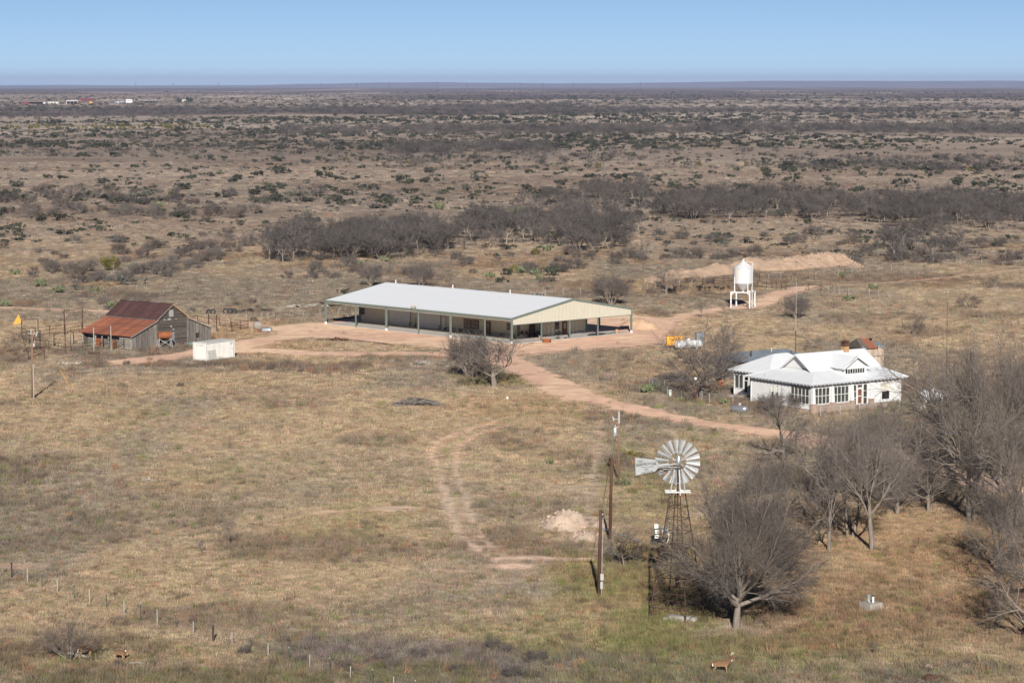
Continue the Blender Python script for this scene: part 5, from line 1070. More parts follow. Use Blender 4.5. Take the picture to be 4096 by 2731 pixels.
heap('lumber_pile', 'long stack of grey lumber behind the metal building', zd(1900, 220), 10, 1.6, .5, 40, ['wood_grey'], .09, R(18), seed=3); heap('pipe_pile', 'dark drill pipe stacked in scrub behind the building', zd(960, 300), 6.5, 1.2, .45, 36, ['rubber'], .09, R(20), seed=4); heap('pipe_pile', 'rusty pipe stacked past the lumber', zd(2290, 175), 5.5, .9, .5, 24, ['rust'], .08, R(22), seed=6)
rb = MB()
for k in range(60): rock(rb, (rng.normal(0, .85), rng.normal(0, .4), .04 + abs(rng.normal(0, .12))), rng.uniform(.08, .24), k)
solo('rock_pile', rb, MT['grey_rock'], 'low pile of pale grey rocks between drive and field', 'rocks', Z(1200, 1050, 1.652)(815, 668))
t = thing('stump', 'grey stump with a white stone in the dry grass', 'stump', O(340, 1104)); part('wood', MB().tube([(-.7, 0, .1), (0, .1, .14), (.8, 0, .06)], [.1, .14, .05], 6).tube([(-.2, 0, .1), (-.3, .3, .4)], .04, 5), MT['wood_grey'], t); st = MB(); rock(st, (.1, -.1, .25), .22, 4); part('stone', st, MT['rubble_rock'], t)
solo('fallen_log', MB().tube([(0, 0, .3), (.7, -.1, .28), (1.6, -.35, .12)], [.14, .12, .08], 7).tube([(.75, -.1, .25), (.7, -.35, .55)], .03, 5), MT['wood_grey'], 'pale fallen log at the foot of the many-stemmed bare shrub', 'log', Z(120, 2480, 5.345)(790, 800))
solo('fallen_log', MB().tube([(0, 0, .1), (.6, .05, .12), (1.1, .0, .08)], [.06, .07, .03], 6), MT['wood_grey'], 'short pale log lying past the small doe', 'log', Z(120, 2480, 5.345)(2120, 935))
t = thing('uprooted_stump', 'dark reddish uprooted stump with tangled roots in the grass', 'stump', G(3715, 2735)); m = MB(); rr = random.Random(4)
for k in range(46):
    a = rr.uniform(0, 6.28); l = rr.uniform(.35, .95); m.tube([(0, 0, .2), (cos(a) * l * .5, sin(a) * l * .4, .3 + rr.random() * .3), (cos(a) * l, sin(a) * l * .6, rr.random() * .65)], [.08, .05, .015], 5)
part('roots', m, MT['pole_dark'], t); part('core', MB().lathe([(.5, 0), (.45, .3), (.25, .62), (.0, .72)], 9), MT['rust'], t); m = MB()
for k in range(14): a = rr.uniform(0, 6.28); m.tube([(.2 * cos(a), .2 * sin(a), .3), (cos(a) * .8, sin(a) * .5, rr.random() * .5)], [.035, .012], 4)
part('pale_roots', m, MT['wood_grey'], t)
st = MB(); rock(st, (0, 0, .12), .3, 5); solo('stone', st, MT['pink_rock'], 'single pinkish stone just behind the uprooted stump', 'stone', G(3715, 2672))
# mounds of spoil
def mound(name, lab, P_, rx, ry, h, mt, ang=0, seed=0, rough=.5, rocks=0, rmat=None, cat='dirt mound', n=34):
    u = np.linspace(-1.15, 1.15, n); UX, UY = np.meshgrid(u, u); d = np.hypot(UX, UY) + (fbm(UX * 1.6 + seed, UY * 1.6, 200 + seed, 3) - .5) * .55
    ZZ = h * (1 - ss(.1, 1.0, d)) * (1 + rough * (fbm(UX * 5 + seed * 3, UY * 5, 210 + seed, 3) - .5)) - .06
    m = MB(); m.v = [tuple(p) for p in np.stack([UX * rx, UY * ry, ZZ], -1).reshape(-1, 3)]; m.f = [(j * n + i, j * n + i + 1, (j + 1) * n + i + 1, (j + 1) * n + i) for j in range(n - 1) for i in range(n - 1)]; m.m = [0] * len(m.f)
    t = thing(name, lab, cat, P_, ang); part('earth', m, MT[mt], t, True)
    if rocks:
        rb = MB(); rg = np.random.default_rng(seed)
        for k in range(rocks):
            i, j = rg.integers(3, n - 3, 2); z_ = ZZ[j, i]
            if z_ > .0: rock(rb, (UX[j, i] * rx, UY[j, i] * ry, z_), rg.uniform(.05, .17) * (1 + .4 * (h > 1.5)), k)
        part('rocks', rb, MT[rmat or 'rubble_rock'], t)['kind'] = 'stuff'
    return t
mat('spoil_pale', (.52, .42, .34), 1, 0, .12, 1.2, 1.0, col2=(.40, .30, .225)); mat('spoil_pink', (.47, .335, .245), 1, 0, .15, .5, 1.0, col2=(.31, .225, .155)); mat('spoil_peach', (.60, .40, .26), 1, 0, .1, .9, .8)
qq = Z(1400, 1600, 1.96)
mound('dirt_mound', 'pale caliche mound beside the dark service poles', qq(1680, 990), 2.6, 3.6, 1.7, 'spoil_pale', .1, 1, .5, 120, 'pink_rock'); mound('dirt_mound', 'low pale mound just past the larger caliche mound', qq(1855, 1075), 1.9, 3.2, .6, 'spoil_pale', 0, 2, .6, 60, 'pink_rock'); mound('dirt_mound', 'small pale mound between the two dark poles', qq(1960, 985), 1.1, 2.4, .55, 'spoil_pale', 0, 3, .5, 30, 'pink_rock')
z7 = Z(2120, 1150, 4.523); mound('dirt_mound', 'smooth peach sand pile at the end of the metal building', z7(1985, 720), 3.6, 6.5, 1.55, 'spoil_peach', .2, 4, .3)
# long spoil berm
z8 = Z(2560, 1020, 4.704)
bx = [(1478, 641, 1.0), (1520, 636, 1.6), (1560, 628, 2.1), (1600, 628, 1.9), (1640, 624, 2.2), (1700, 617, 2.6), (1760, 612, 2.7), (1820, 610, 2.8), (1880, 606, 3.1), (1920, 601, 3.3), (1950, 604, 2.2), (1978, 608, .7)]
bp_ = [np.array([*O(x, y + 6)[:2], h]) for x, y, h in bx]; dense = np.array([bp_[i] + (bp_[i + 1] - bp_[i]) * f for i in range(len(bp_) - 1) for f in np.linspace(0, 1, 12, endpoint=False)])
nc = 25; cu_ = np.linspace(-1, 1, nc); m = MB(); BZ = []
o = dense[0].copy(); o[2] = 0
for i, p in enumerate(dense):
    for c in cu_:
        y = p[1] + c * 6; x = p[0] + .3 * c; z_ = p[2] * (1 - abs(c) ** 1.4) * (.35 + .9 * fbm(x / 5.0, y / 4.2, 300, 4)) + (fbm(x / 1.2, y / 1.2, 310, 3) - .5) * 1.0 * (1 - abs(c)) - .08
        m.v.append((x - o[0], y - o[1], z_)); BZ.append(z_)
m.f = [(i * nc + j, (i + 1) * nc + j, (i + 1) * nc + j + 1, i * nc + j + 1) for i in range(len(dense) - 1) for j in range(nc - 1)]; m.m = [0] * len(m.f)
t = thing('spoil_berm', 'long rocky pink spoil bank behind the feed bin', 'dirt bank', o); part('earth', m, MT['spoil_pink'], t, True); rb = MB()
for k in range(1500):
    i = rng.integers(len(m.v)); v = m.v[i]
    if v[2] > .1 and rng.random() < .25 + .75 * ss(20, 40, v[0]): rock(rb, (v[0] + rng.normal(0, .3), v[1] + rng.normal(0, .4), v[2] + .02), rng.uniform(.07, .24), k)
part('rocks', rb, MT['pink_rock'], t)['kind'] = 'stuff'

# ------------------------------------------------------------------ wire fences
def wire_fence(lab, posts, wires=(.35, .6, .85, 1.1), wr=.003):
    # posts: (ground point, height, kind)
    o = Vector(posts[0][0]); t = thing('wire_fence', lab, 'fence', o)
    kinds = {'w': ('t_white', .034), 'g': ('t_green', .032), 'r': ('rust', .075), 'd': ('wood_grey', .06)}
    for p, h, k in posts:
        mt_, r_ = kinds[k]; po = part('post', MB().tube([Vector(p) - o + Vector((0, 0, -.1)), Vector(p) - o + Vector((0, 0, h))], r_, 7), MT[mt_], t)
        if k == 'g': part('post_tip', MB().tube([Vector(p) - o + Vector((0, 0, h)), Vector(p) - o + Vector((0, 0, h + .1))], r_, 6), MT['t_white'], po)
    m = MB()
    for z_ in wires:
        for a, b in zip(posts[:-1], posts[1:]): m.beam(Vector(a[0]) - o + Vector((0, 0, z_)), Vector(b[0]) - o + Vector((0, 0, z_)), wr * 2)
    part('wire', m, MT['wire'], t)
f7 = Z(0, 2100, 1.47); fp = [(-90, 270, 165, 'g'), (68, 305, 215, 'r'), (160, 333, 252, 'w'), (247, 362, 280, 'g'), (336, 393, 310, 'w'), (436, 430, 345, 'g'), (525, 460, 372, 'w'), (625, 483, 400, 'g'), (728, 522, 437, 'w'), (826, 550, 460, 'g'), (923, 587, 490, 'w'), (1033, 605, 522, 'g'), (1135, 640, 560, 'w'), (1252, 685, 585, 'r'), (1363, 697, 625, 'w'), (1470, 732, 652, 'g'), (1575, 762, 690, 'w'), (1698, 805, 720, 'g'), (1820, 830, 757, 'w'), (1938, 858, 780, 'g'), (2060, 905, 825, 'w'), (2190, 925, 850, 'g'), (2313, 960, 888, 'w'), (2440, 990, 915, 'g'), (2570, 1020, 945, 'w')]
wire_fence('barbed wire fence with mixed white, green and rusty posts crossing the near field', [(f7(x, yb), (yb - yt) / 1.47 / pxm(f7(x, yb)), k) for x, yb, yt, k in fp])
zf = zd; wire_fence('wire fence with white posts between pens and metal building', [(zf(x, yb), max(1.0, (yb - yt) / 4.523 / pxm(zf(x, yb))), k) for x, yb, yt, k in ((687, 445, 330, 'w'), (838, 447, 370, 'w'), (990, 452, 340, 'w'), (1108, 455, 330, 'w'), (1230, 440, 320, 'w'), (1340, 425, 320, 'w'), (1620, 412, 300, 'w'), (1867, 400, 330, 'w'), (2000, 382, 265, 'g'), (2170, 372, 245, 'w'), (2350, 360, 245, 'g'), (2500, 350, 240, 'w'))])
z5 = Z(1280, 1120, 4.9); wire_fence('wire fence running off behind the metal building', [(G(x, y), 1.2, k) for x, y, k in ((1320, 1258, 'g'), (1360, 1254, 'w'), (1400, 1247, 'g'), (1500, 1238, 'w'), (1640, 1222, 'g'), (1800, 1208, 'w'), (1960, 1196, 'w'), (2110, 1187, 'g'), (2147, 1184, 'w'), (2182, 1181, 'w'), (2216, 1179, 'g'), (2252, 1177, 'w'), (2288, 1177, 'g'), (2322, 1176, 'w'), (2560, 1164, 'w'), (2590, 1160, 'w'), (2622, 1157, 'w'), (2717, 1146, 'w'), (2767, 1142, 'w'))])
z3 = Z(2500, 950, 2.09); wire_fence('wire fence along the track beyond the feed bin', [(z3(x, y), 1.25, k) for x, y, k in ((1200, 355, 'w'), (1302, 345, 'w'), (1428, 385, 'd'), (1545, 335, 'w'), (1662, 325, 'w'), (1782, 312, 'w'), (1838, 308, 'r'), (1897, 300, 'w'), (2007, 295, 'w'), (2115, 288, 'd'), (2226, 278, 'w'), (2340, 268, 'w'), (2480, 255, 'w'), (2640, 240, 'r'), (2800, 228, 'w'), (2980, 215, 'w'), (3180, 205, 'w'), (3400, 190, 'w'))])
wire_fence('wire fence starting at the pipe gate beyond the farmhouse field', [(z3(x, y), 1.25, k) for x, y, k in ((1700, 460, 'w'), (1748, 466, 'w'), (1790, 470, 'w'), (1870, 475, 'w'), (2042, 490, 'w'), (2120, 500, 'w'), (2206, 508, 'w'), (2330, 515, 'w'), (2500, 500, 'w'), (2700, 490, 'w'), (2900, 478, 'w'), (3100, 470, 'w'), (3350, 455, 'w'))])
def pz(zf, k, x, yb, h, r=.06): return (zf(x, yb), h, r)
pipes('pipe_gate', 'long rusty pipe fence and gate behind the feed bin', [(z8(x, y), 1.5, r) for x, y, r in ((1180, 575, .07), (1378, 560, .07), (1400, 558, .05), (1565, 525, .05), (1800, 510, .05), (2245, 500, .08), (2205, 605, .05), (1678, 555, .05))], [([1, 3, 4, 5], [1.4]), ([2, 7, 6], [1.35, .7])], 'gate', rr=.045)
brace('rusty pipe brace at the gate behind the feed bin', z8(1180, 575), z8(1378, 560), z8(985, 585), None, 1.4, 1.45)
pipes('pipe_gate', 'rusty pipe cattle gate across the track near the dirt patch', [(z3(x, y), h, .06) for x, y, h in ((1107, 415, 1.2), (1183, 428, 1.5), (1228, 428, 1.3), (1268, 432, 1.3), (1308, 432, 1.3), (1347, 437, 1.5), (1535, 447, 1.5), (1638, 452, 1.4))], [([0, 1, 2, 3, 4, 5], [1.2, .3]), ([6, 7], [1.2])], 'gate', rr=.045)
brace('rusty pipe brace at the far end of the cattle gate', z3(1535, 447), z3(1638, 452), z3(1500, 445), z3(1720, 465), 1.5, 1.4)
# chain link yard fence
def chain_fence(lab, pts, h=1.1):
    o = Vector(pts[0]); t = thing('chain_link_fence', lab, 'fence', o); m = MB()
    for p in pts: part('post', MB().tube([Vector(p) - o, Vector(p) - o + Vector((0, 0, h))], .03, 7), MT['galv'], t)
    for a, b in zip(pts[:-1], pts[1:]):
        a, b = Vector(a) - o, Vector(b) - o; part('top_rail', MB().tube([a + Vector((0, 0, h - .03)), b + Vector((0, 0, h - .03))], .022, 6), MT['galv'], t); L = (b - a).length; n = int(L / .22)
        for k in range(-5, n):
            for s in (0, 1):
                u0, u1 = k / n, (k + 5) / n; z0, z1 = .05, h - .05
                if u0 < 0: z0 += (z1 - z0) * (0 - u0) / (u1 - u0); u0 = 0
                if u1 > 1: z1 = .05 + (h - .1) * (1 - k / n) / (5 / n); u1 = 1
                if z1 - z0 < .02: continue
                pa, pb_ = (a.lerp(b, u0), a.lerp(b, u1)) if s == 0 else (a.lerp(b, 1 - u0), a.lerp(b, 1 - u1)); m.beam(pa + Vector((0, 0, z0)), pb_ + Vector((0, 0, z1)), .007)
    part('mesh_fabric', m, MT['wire'], t)
chain_fence('chain link yard fence from the rear corner past the gas pump', [tb(1015, 1105), tb(440, 1160), tb(372, 1165), tb(140, 1135), tb(185, 1150), tb(418, 1262), tb(630, 1320), tb(872, 1345)]); chain_fence('chain link yard fence between gas pump and silver tank', [tb(945, 1350), tb(1060, 1368), tb(1420, 1400), G(3060, 1640)])
chain_fence('chain link fence in front of the farmhouse porch', [hl(-1.5, -3.2), hl(1.5, -3.4), hl(4.6, -3.5), hl(7.2, -3.6), hl(11.0, -3.8), hl(15.0, -4.0)])
heap('brush_pile', 'dark heap of brush behind the yard fence', tb(470, 1075), 5.2, 2.2, 1.3, 260, ['twig_grey', 'twig'], .03, R(10), seed=9)
z13 = Z(3560, 1200, 2.614); tank('propane_tank', 'white tank half hidden behind the big bare trees', z13(450, 1075), 3.6, .7, R(10), 'bin_white'); solo('white_crate', MB().box(-.4, .4, -.3, .3, 0, .35), MT['t_white'], 'small white box in front of the half hidden tank', 'box', z13(345, 1135)); solo('blue_sheet', MB().box(-.8, .8, -.3, .3, 0, .3), MT['blue_paint'], 'blue metal object under the big bare trees', 'scrap', z13(665, 1405))
for i, (x, y) in enumerate(((2540, 1183), (2560, 1180))): pass
z6_ = Z(1720, 1150, 4.9)
for lab, x, y in (('grey cable reel behind the white roof ridge', 2030, 210), ('second grey cable reel of the pair', 2125, 215), ('third cable reel leaning on its twin', 2180, 212)):
    t = thing('cable_reel', lab, 'reel', z6_(x, y + 25), R(40))
    for s in (-.3, .3): part('flange', MB().lathe([(0, s), (.75, s), (.75, s + .06), (0, s + .06)], 18, axis='x', o=(0, 0, .75)), MT['wood_grey'], t)
    part('core', MB().tube([(-.3, 0, .75), (.3, 0, .75)], .4, 14), MT['rubber'], t)
# ------------------------------------------------------------------ animals
def fur(name, top, low, zsplit):
    m = bpy.data.materials.new(name); m.use_nodes = True; t = m.node_tree; N = t.nodes; L = t.links; b = N['Principled BSDF']; b.inputs['Roughness'].default_value = .9
    tc = N.new('ShaderNodeTexCoord'); sx = N.new('ShaderNodeSeparateXYZ'); L.new(tc.outputs['Object'], sx.inputs[0])
    no = N.new('ShaderNodeTexNoise'); no.inputs['Scale'].default_value = 9; L.new(tc.outputs['Object'], no.inputs['Vector'])
    ad = N.new('ShaderNodeMath'); ad.operation = 'MULTIPLY_ADD'; ad.inputs[1].default_value = .14; L.new(no.outputs[0], ad.inputs[0]); L.new(sx.outputs[2], ad.inputs[2])
    r1 = N.new('ShaderNodeValToRGB'); L.new(ad.outputs[0], r1.inputs[0]); e = r1.color_ramp.elements
    e[0].position = zsplit; e[0].color = (*low, 1); e[1].position = zsplit + .06; e[1].color = (*top, 1); e2 = e.new(min(.98, zsplit + .36)); e2.color = (top[0] * .55, top[1] * .5, top[2] * .5, 1)
    L.new(r1.outputs[0], b.inputs['Base Color']); MT[name] = m
fur('deer_fur', (.25, .145, .075), (.33, .22, .13), .52); mat('deer_white', (.72, .66, .56), .9, 0, .1, 5); mat('antler', (.62, .54, .42), .7, 0, .1, 4)
def skin(name, verts, edges, rad, mt, levels=2):
    me = bpy.data.meshes.new(name); me.from_pydata(verts, edges, []); o = bpy.data.objects.new(name, me); COL.objects.link(o)
    sm = o.modifiers.new('skin', 'SKIN'); sm.use_smooth_shade = True; ss_ = o.modifiers.new('sub', 'SUBSURF'); ss_.levels = ss_.render_levels = levels
    for v, r_ in zip(me.skin_vertices[0].data, rad): v.radius = (r_, r_) if not hasattr(r_, '__len__') else r_; v.use_root = False
    me.skin_vertices[0].data[0].use_root = True; bpy.context.view_layer.update()
    me2 = bpy.data.meshes.new_from_object(o.evaluated_get(bpy.context.evaluated_depsgraph_get())); bpy.data.objects.remove(o); me2.materials.clear(); me2.materials.append(mt); me2.name = name
    me2.polygons.foreach_set('use_smooth', [True] * len(me2.polygons)); return me2
def deer_mesh(turn):
    c, s = cos(turn), sin(turn); nb = (.50, 0, .86)
    def hd(x, y, z_): return (nb[0] + x * c - y * s, nb[1] + x * s + y * c, nb[2] + z_)
    V = [(-.12, 0, .70), (-.46, 0, .74), (.26, 0, .70), (.42, 0, .78), hd(.10, 0, .16), hd(.17, 0, .29), hd(.24, 0, .31), hd(.38, 0, .24)]; Rr = [(.17, .235), (.165, .23), (.175, .25), (.12, .19), (.085, .12), (.08, .09), (.07, .085), (.04, .045)]
    E_ = [(0, 1), (0, 2), (2, 3), (3, 4), (4, 5), (5, 6), (6, 7)]
    V += [(-.62, 0, .76), (-.67, 0, .58)]; Rr += [.05, .035]; E_ += [(1, 8), (8, 9)]
    for sy in (-1, 1):
        i = len(V); V += [(-.47, sy * .09, .56), (-.40, sy * .09, .44), (-.56, sy * .09, .29), (-.50, sy * .09, .03), (.30, sy * .08, .50), (.32, sy * .08, .26), (.31, sy * .08, .02)]; Rr += [.12, .075, .04, .028, .08, .038, .028]
        E_ += [(1, i), (i, i + 1), (i + 1, i + 2), (i + 2, i + 3), (2, i + 4), (i + 4, i + 5), (i + 5, i + 6)]
        j = len(V); V += [hd(.13, sy * .13, .42)]; Rr += [(.018, .04)]; E_ += [(5, j)]
    return skin('deer', V, E_, Rr, MT['deer_fur']), hd
def deer(lab, P_, rz_, turn, buck=False, sc=1.0):
    me, hd = deer_mesh(turn); t = thing('deer', lab, 'deer', P_, rz_, sc=sc); part('body', me, None, t)
    part('throat_patch', MB().lathe([(0, -.12), (.05, -.08), (.06, 0), (.05, .08), (0, .12)], 8, o=hd(.17, 0, .10)), MT['deer_white'], t, True); part('rump_patch', MB().lathe([(0, -.16), (.06, -.1), (.065, 0), (.05, .1), (0, .14)], 8, o=(-.62, 0, .60)), MT['deer_white'], t, True)
    part('nose', MB().lathe([(0, -.02), (.025, 0), (0, .02)], 6, o=hd(.42, 0, .225)), MT['black'], t)
    if buck:
        for sy in (-1, 1): part('antler', MB().tube([hd(.16, sy * .04, .35), hd(.12, sy * .14, .46), hd(.24, sy * .18, .56), hd(.34, sy * .14, .60)], [.018, .015, .012, .006], 5).tube([hd(.17, sy * .16, .50), hd(.16, sy * .17, .66)], [.012, .005], 5).tube([hd(.26, sy * .17, .57), hd(.28, sy * .18, .70)], [.01, .004], 5), MT['antler'], t)
deer('antlered deer standing side on in the grass', G(2886, 2692), R(-6), .0, True, .98)
zq = Z(120, 2480, 5.345); deer('deer standing beside the many-stemmed bare shrub, head turned', zq(1190, 800), R(38), R(-25)); deer('small doe facing out of the grass by the short log', zq(1930, 855), R(-30), R(-35), sc=.82)
deer('pale deer far off by the edge of the bare grove', G(903, 1053), R(0), 0, sc=1.15)
tm = MB().lathe([(0, -.34), (.10, -.28), (.17, -.08), (.18, .08), (.12, .24), (.05, .32)], 10, axis='x', o=(0, 0, .42)); tm.tube([(.26, 0, .46), (.36, 0, .62), (.37, 0, .76), (.45, 0, .77)], [.07, .04, .032, .012], 6)
tm.add([(-.25, -.03, .40), (-.25, .03, .40), (-.72, -.15, .30), (-.72, .15, .30), (-.25, 0, .48)], [(0, 2, 3, 1), (0, 4, 2), (1, 3, 4), (2, 4, 3)], 1)
for sy in (-1, 1): tm.tube([(.02, sy * .07, .32), (.0, sy * .07, .02), (.08, sy * .07, .0)], .014, 4)
tme = tm.mesh('turkey', [MT['turkey'], MT['turkey_tail']], True)
tk = [(340, 640), (400, 645), (437, 665), (455, 640), (470, 680), (530, 680), (548, 700), (575, 690), (600, 715), (635, 690), (645, 715), (665, 640), (655, 665), (765, 640), (830, 640), (1085, 650), (1160, 650), (1120, 665), (1225, 670), (1120, 700), (1300, 665), (1405, 655), (1450, 660), (1520, 672), (1570, 662), (1668, 645)]
z8 = Z(2560, 1020, 4.704)
for i, (x, y) in enumerate(tk): tag(link('turkey', tme, None, z8(x, y), rng.uniform(0, 6.28), rng.uniform(1.0, 1.25)), 'dark wild turkey in the flock near the feed bin', 'turkey', 'wild turkeys in the field')

# ------------------------------------------------------------------ bare trees
def gen_tree(seed, h, trunk, r0, multi, nch, ang, lenr, wob, up, levels, ntw, tl, tr, sub=2, lean=0.0, main_ang=(10, 45), flat=1.0):
    rr = np.random.default_rng(seed); wood = MB(); TW = []
    def rv(): v = rr.normal(size=3); return Vector(v / np.linalg.norm(v))
    def off(d, a, az):
        ref = Vector((0, 0, 1)) if abs(d.z) < .9 else Vector((1, 0, 0)); u = d.cross(ref).normalized(); v = d.cross(u); return (d * cos(a) + (u * cos(az) + v * sin(az)) * sin(a)).normalized()
    def twig(p, d, l, r, k):
        q = p + d * l; TW.append((p, q, r))
        if k > 0:
            for _ in range(2): t = rr.uniform(.2, .85); twig(p + d * l * t, off(d, rr.uniform(.35, .9), rr.uniform(0, 6.28)), l * rr.uniform(.45, .75), r * .75, k - 1)
    def br(p, d, L, r, lev, az0):
        ns = 4 if lev < 2 else 3; pts = [p]; rad = [r]; ds = [d]
        for i in range(ns):
            d = (d + rv() * wob[min(lev, len(wob) - 1)] + Vector((0, 0, up[min(lev, len(up) - 1)]))).normalized(); p = p + d * (L / ns); pts.append(p); rad.append(r * (1 - .5 * (i + 1) / ns)); ds.append(d)
        wood.tube(pts, rad, 6 if lev == 0 else 5 if lev == 1 else 4 if lev == 2 else 3, cap=False)
        if lev >= levels:
            for k in range(ntw):
                i = rr.integers(1, ns + 1); f = rr.random(); a = pts[i - 1].lerp(pts[i], f); twig(a, off(ds[i], rr.uniform(.3, .95), rr.uniform(0, 6.28)), tl * rr.uniform(.6, 1.2), tr, sub)
            return
        n = nch[min(lev, len(nch) - 1)]
        for k in range(n):
            t = .35 + .65 * (k + rr.random() * .7) / n if lev else .55 + .45 * (k + .5) / n; t = min(.999, t); i = int(t * ns); f = t * ns - i; a = pts[i].lerp(pts[i + 1], f); rad_ = rad[i] * (1 - f) + rad[i + 1] * f
            aa = R(ang[min(lev, len(ang) - 1)]) * (rr.uniform(.65, 1.25) if lev or multi > 1 else rr.uniform(.9, 1.1) * (1.5 - 1.1 * k / max(1, n - 1))); nd = off(ds[i + 1], aa, az0 + k * 2.4 + rr.uniform(-.5, .5))
            br(a, nd, L * lenr[min(lev, len(lenr) - 1)] * rr.uniform(.75, 1.15) * (1.15 - .35 * t if lev else 1), rad_ * rr.uniform(.5, .68), lev + 1, rr.uniform(0, 6.28))
        if lev: br(pts[-1], ds[-1], L * .6, rad[-1], lev + 1, rr.uniform(0, 6.28))
    for s in range(multi):
        if multi == 1: d0 = Vector((lean, 0, 1)).normalized(); p0 = Vector((0, 0, -.2))
        else: az = s * 6.283 / multi + rr.uniform(-.4, .4); a = R(rr.uniform(*main_ang)); d0 = Vector((cos(az) * sin(a), sin(az) * sin(a), cos(a))); p0 = Vector((cos(az) * r0 * .8, sin(az) * r0 * .8, -.15))
        br(p0, d0, trunk * rr.uniform(.9, 1.1), r0 * (1 if multi == 1 else rr.uniform(.5, .8)), 0, rr.uniform(0, 6.28))
    P0 = np.array([list(t[0]) for t in TW]); P1 = np.array([list(t[1]) for t in TW]); rd_ = np.array([t[2] for t in TW]); k = h / np.percentile(P1[:, 2], 99.7)
    S = np.array([k * flat, k * flat, k]); wood.v = [tuple(np.array(v) * S) for v in wood.v]; P0, P1 = P0 * S, P1 * S
    return wood, P0, P1, rd_
def twig_mesh(name, P0, P1, rd_, m):
    n = len(P0); d = P1 - P0; d /= np.linalg.norm(d, axis=1)[:, None] + 1e-9; ref = np.where(np.abs(d[:, 2:3]) < .9, [[0, 0, 1.]], [[1., 0, 0]]); u = np.cross(d, ref); u /= np.linalg.norm(u, axis=1)[:, None]; v = np.cross(d, u)
    V = np.empty((n, 4, 3)); V[:, 3] = P1
    for k in range(3): a = 2 * pi * k / 3; V[:, k] = P0 + (u * cos(a) + v * sin(a)) * rd_[:, None]
    F = np.array([[0, 1, 3], [1, 2, 3], [2, 0, 3]]); Fa = (np.arange(n)[:, None, None] * 4 + F).reshape(-1, 3)
    me = bpy.data.meshes.new(name); me.vertices.add(n * 4); me.vertices.foreach_set('co', V.astype(np.float32).ravel()); nf = len(Fa); me.loops.add(nf * 3); me.loops.foreach_set('vertex_index', Fa.astype(np.int32).ravel())
    me.polygons.add(nf); me.polygons.foreach_set('loop_start', np.arange(0, nf * 3, 3, dtype=np.int32)); me.polygons.foreach_set('loop_total', np.full(nf, 3, np.int32)); me.materials.append(m); me.update(); return me
def proto(seed, h, *a, bark='bark', tw='twig', **k):
    w_, P0, P1, rd_ = gen_tree(seed, h, *a, **k); wid = np.percentile(P1[:, :2], 98) - np.percentile(P1[:, :2], 2); return (w_.mesh('trunk', MT[bark], True), twig_mesh('crown', P0, P1, rd_, MT[tw]), h, wid)
#                       h  trunk r0  multi nch          ang           lenr            wob           up            lev ntw tl  tr
FAN = proto(1, 10, 2.2, .27, 1, (18, 7, 6, 4), (54, 28, 26, 28), (1.5, .62, .6, .6), (.08, .13, .15, .2), (.0, .06, .05, .02), 3, 8, 1.0, .009, sub=1)
FAN2 = proto(2, 10, 2.6, .24, 1, (9, 6, 6, 4), (46, 34, 32, 32), (1.4, .68, .62, .6), (.12, .2, .22, .24), (.0, .05, .03, .02), 3, 9, .95, .009, sub=1)
ELM = proto(3, 12, 4.0, .36, 1, (7, 6, 5, 5), (42, 40, 40, 40), (1.0, .76, .66, .6), (.12, .22, .25, .28), (.02, .04, .02, .01), 3, 8, .9, .0085, sub=1)
ELM2 = proto(4, 12, 3.2, .32, 2, (6, 6, 5, 4), (40, 42, 40, 40), (1.0, .74, .66, .6), (.12, .22, .25, .28), (.03, .05, .02, .01), 3, 8, .9, .0085, sub=1, main_ang=(6, 20))
MESQ = proto(5, 7, 1.7, .22, 1, (7, 6, 5, 4), (52, 44, 40, 40), (1.45, .74, .64, .6), (.18, .26, .28, .3), (.02, .04, .01, -.02), 3, 9, .6, .008, sub=1, flat=1.05)
MESQ2 = proto(6, 7, 2.2, .20, 1, (6, 6, 5, 4), (50, 44, 42, 40), (1.2, .78, .66, .6), (.2, .28, .3, .32), (.02, .03, .0, -.02), 3, 9, .6, .008, sub=1, lean=.25)
MULTI = proto(7, 5, 2.0, .15, 8, (5, 5, 4), (30, 34, 36), (.85, .66, .6), (.10, .18, .22), (.02, .05, .02), 2, 18, .7, .010, sub=1, main_ang=(12, 48))
MULTI2 = proto(8, 4, 1.8, .12, 9, (4, 4, 4), (28, 34, 36), (.8, .66, .6), (.10, .18, .22), (.02, .04, .0), 2, 8, .6, .008, sub=1, main_ang=(18, 60), tw='twig_red')
SAP = proto(9, 3, 1.3, .06, 2, (5, 4, 3), (34, 34, 36), (.8, .62, .6), (.12, .18, .2), (.04, .05, .02), 2, 6, .4, .008, sub=1, main_ang=(5, 22))
OPEN_ = proto(12, 7, 2.0, .30, 1, (6, 5, 4, 3), (46, 44, 42, 40), (1.4, .78, .66, .6), (.2, .3, .32, .32), (.0, .06, .02, .0), 3, 8, .6, .011, sub=1)
GRV = [proto(20 + i, 6.5, 2.6, .16, 1, (5, 4, 3), (36, 38, 38), (1.0, .7, .62), (.12, .24, .28), (.02, .05, .02), 2, 15, .85, .026, sub=1, bark='bark_pale', tw='twig_grey') for i in range(3)] + [proto(30 + i, 5.5, 1.6, .14, 3, (4, 4, 3), (36, 38, 38), (.9, .7, .62), (.14, .24, .28), (.02, .04, .01), 2, 12, .75, .026, sub=1, tw='twig_grey', main_ang=(10, 40)) for i in range(2)]
SHB = [proto(40 + i, 2.2, .9, .05, 11, (4, 3), (28, 32), (.75, .66), (.12, .2), (.02, .03), 1, 12, .5, .015, sub=1, main_ang=(12, 62), tw=('twig', 'twig_red', 'twig_grey')[i]) for i in range(3)]
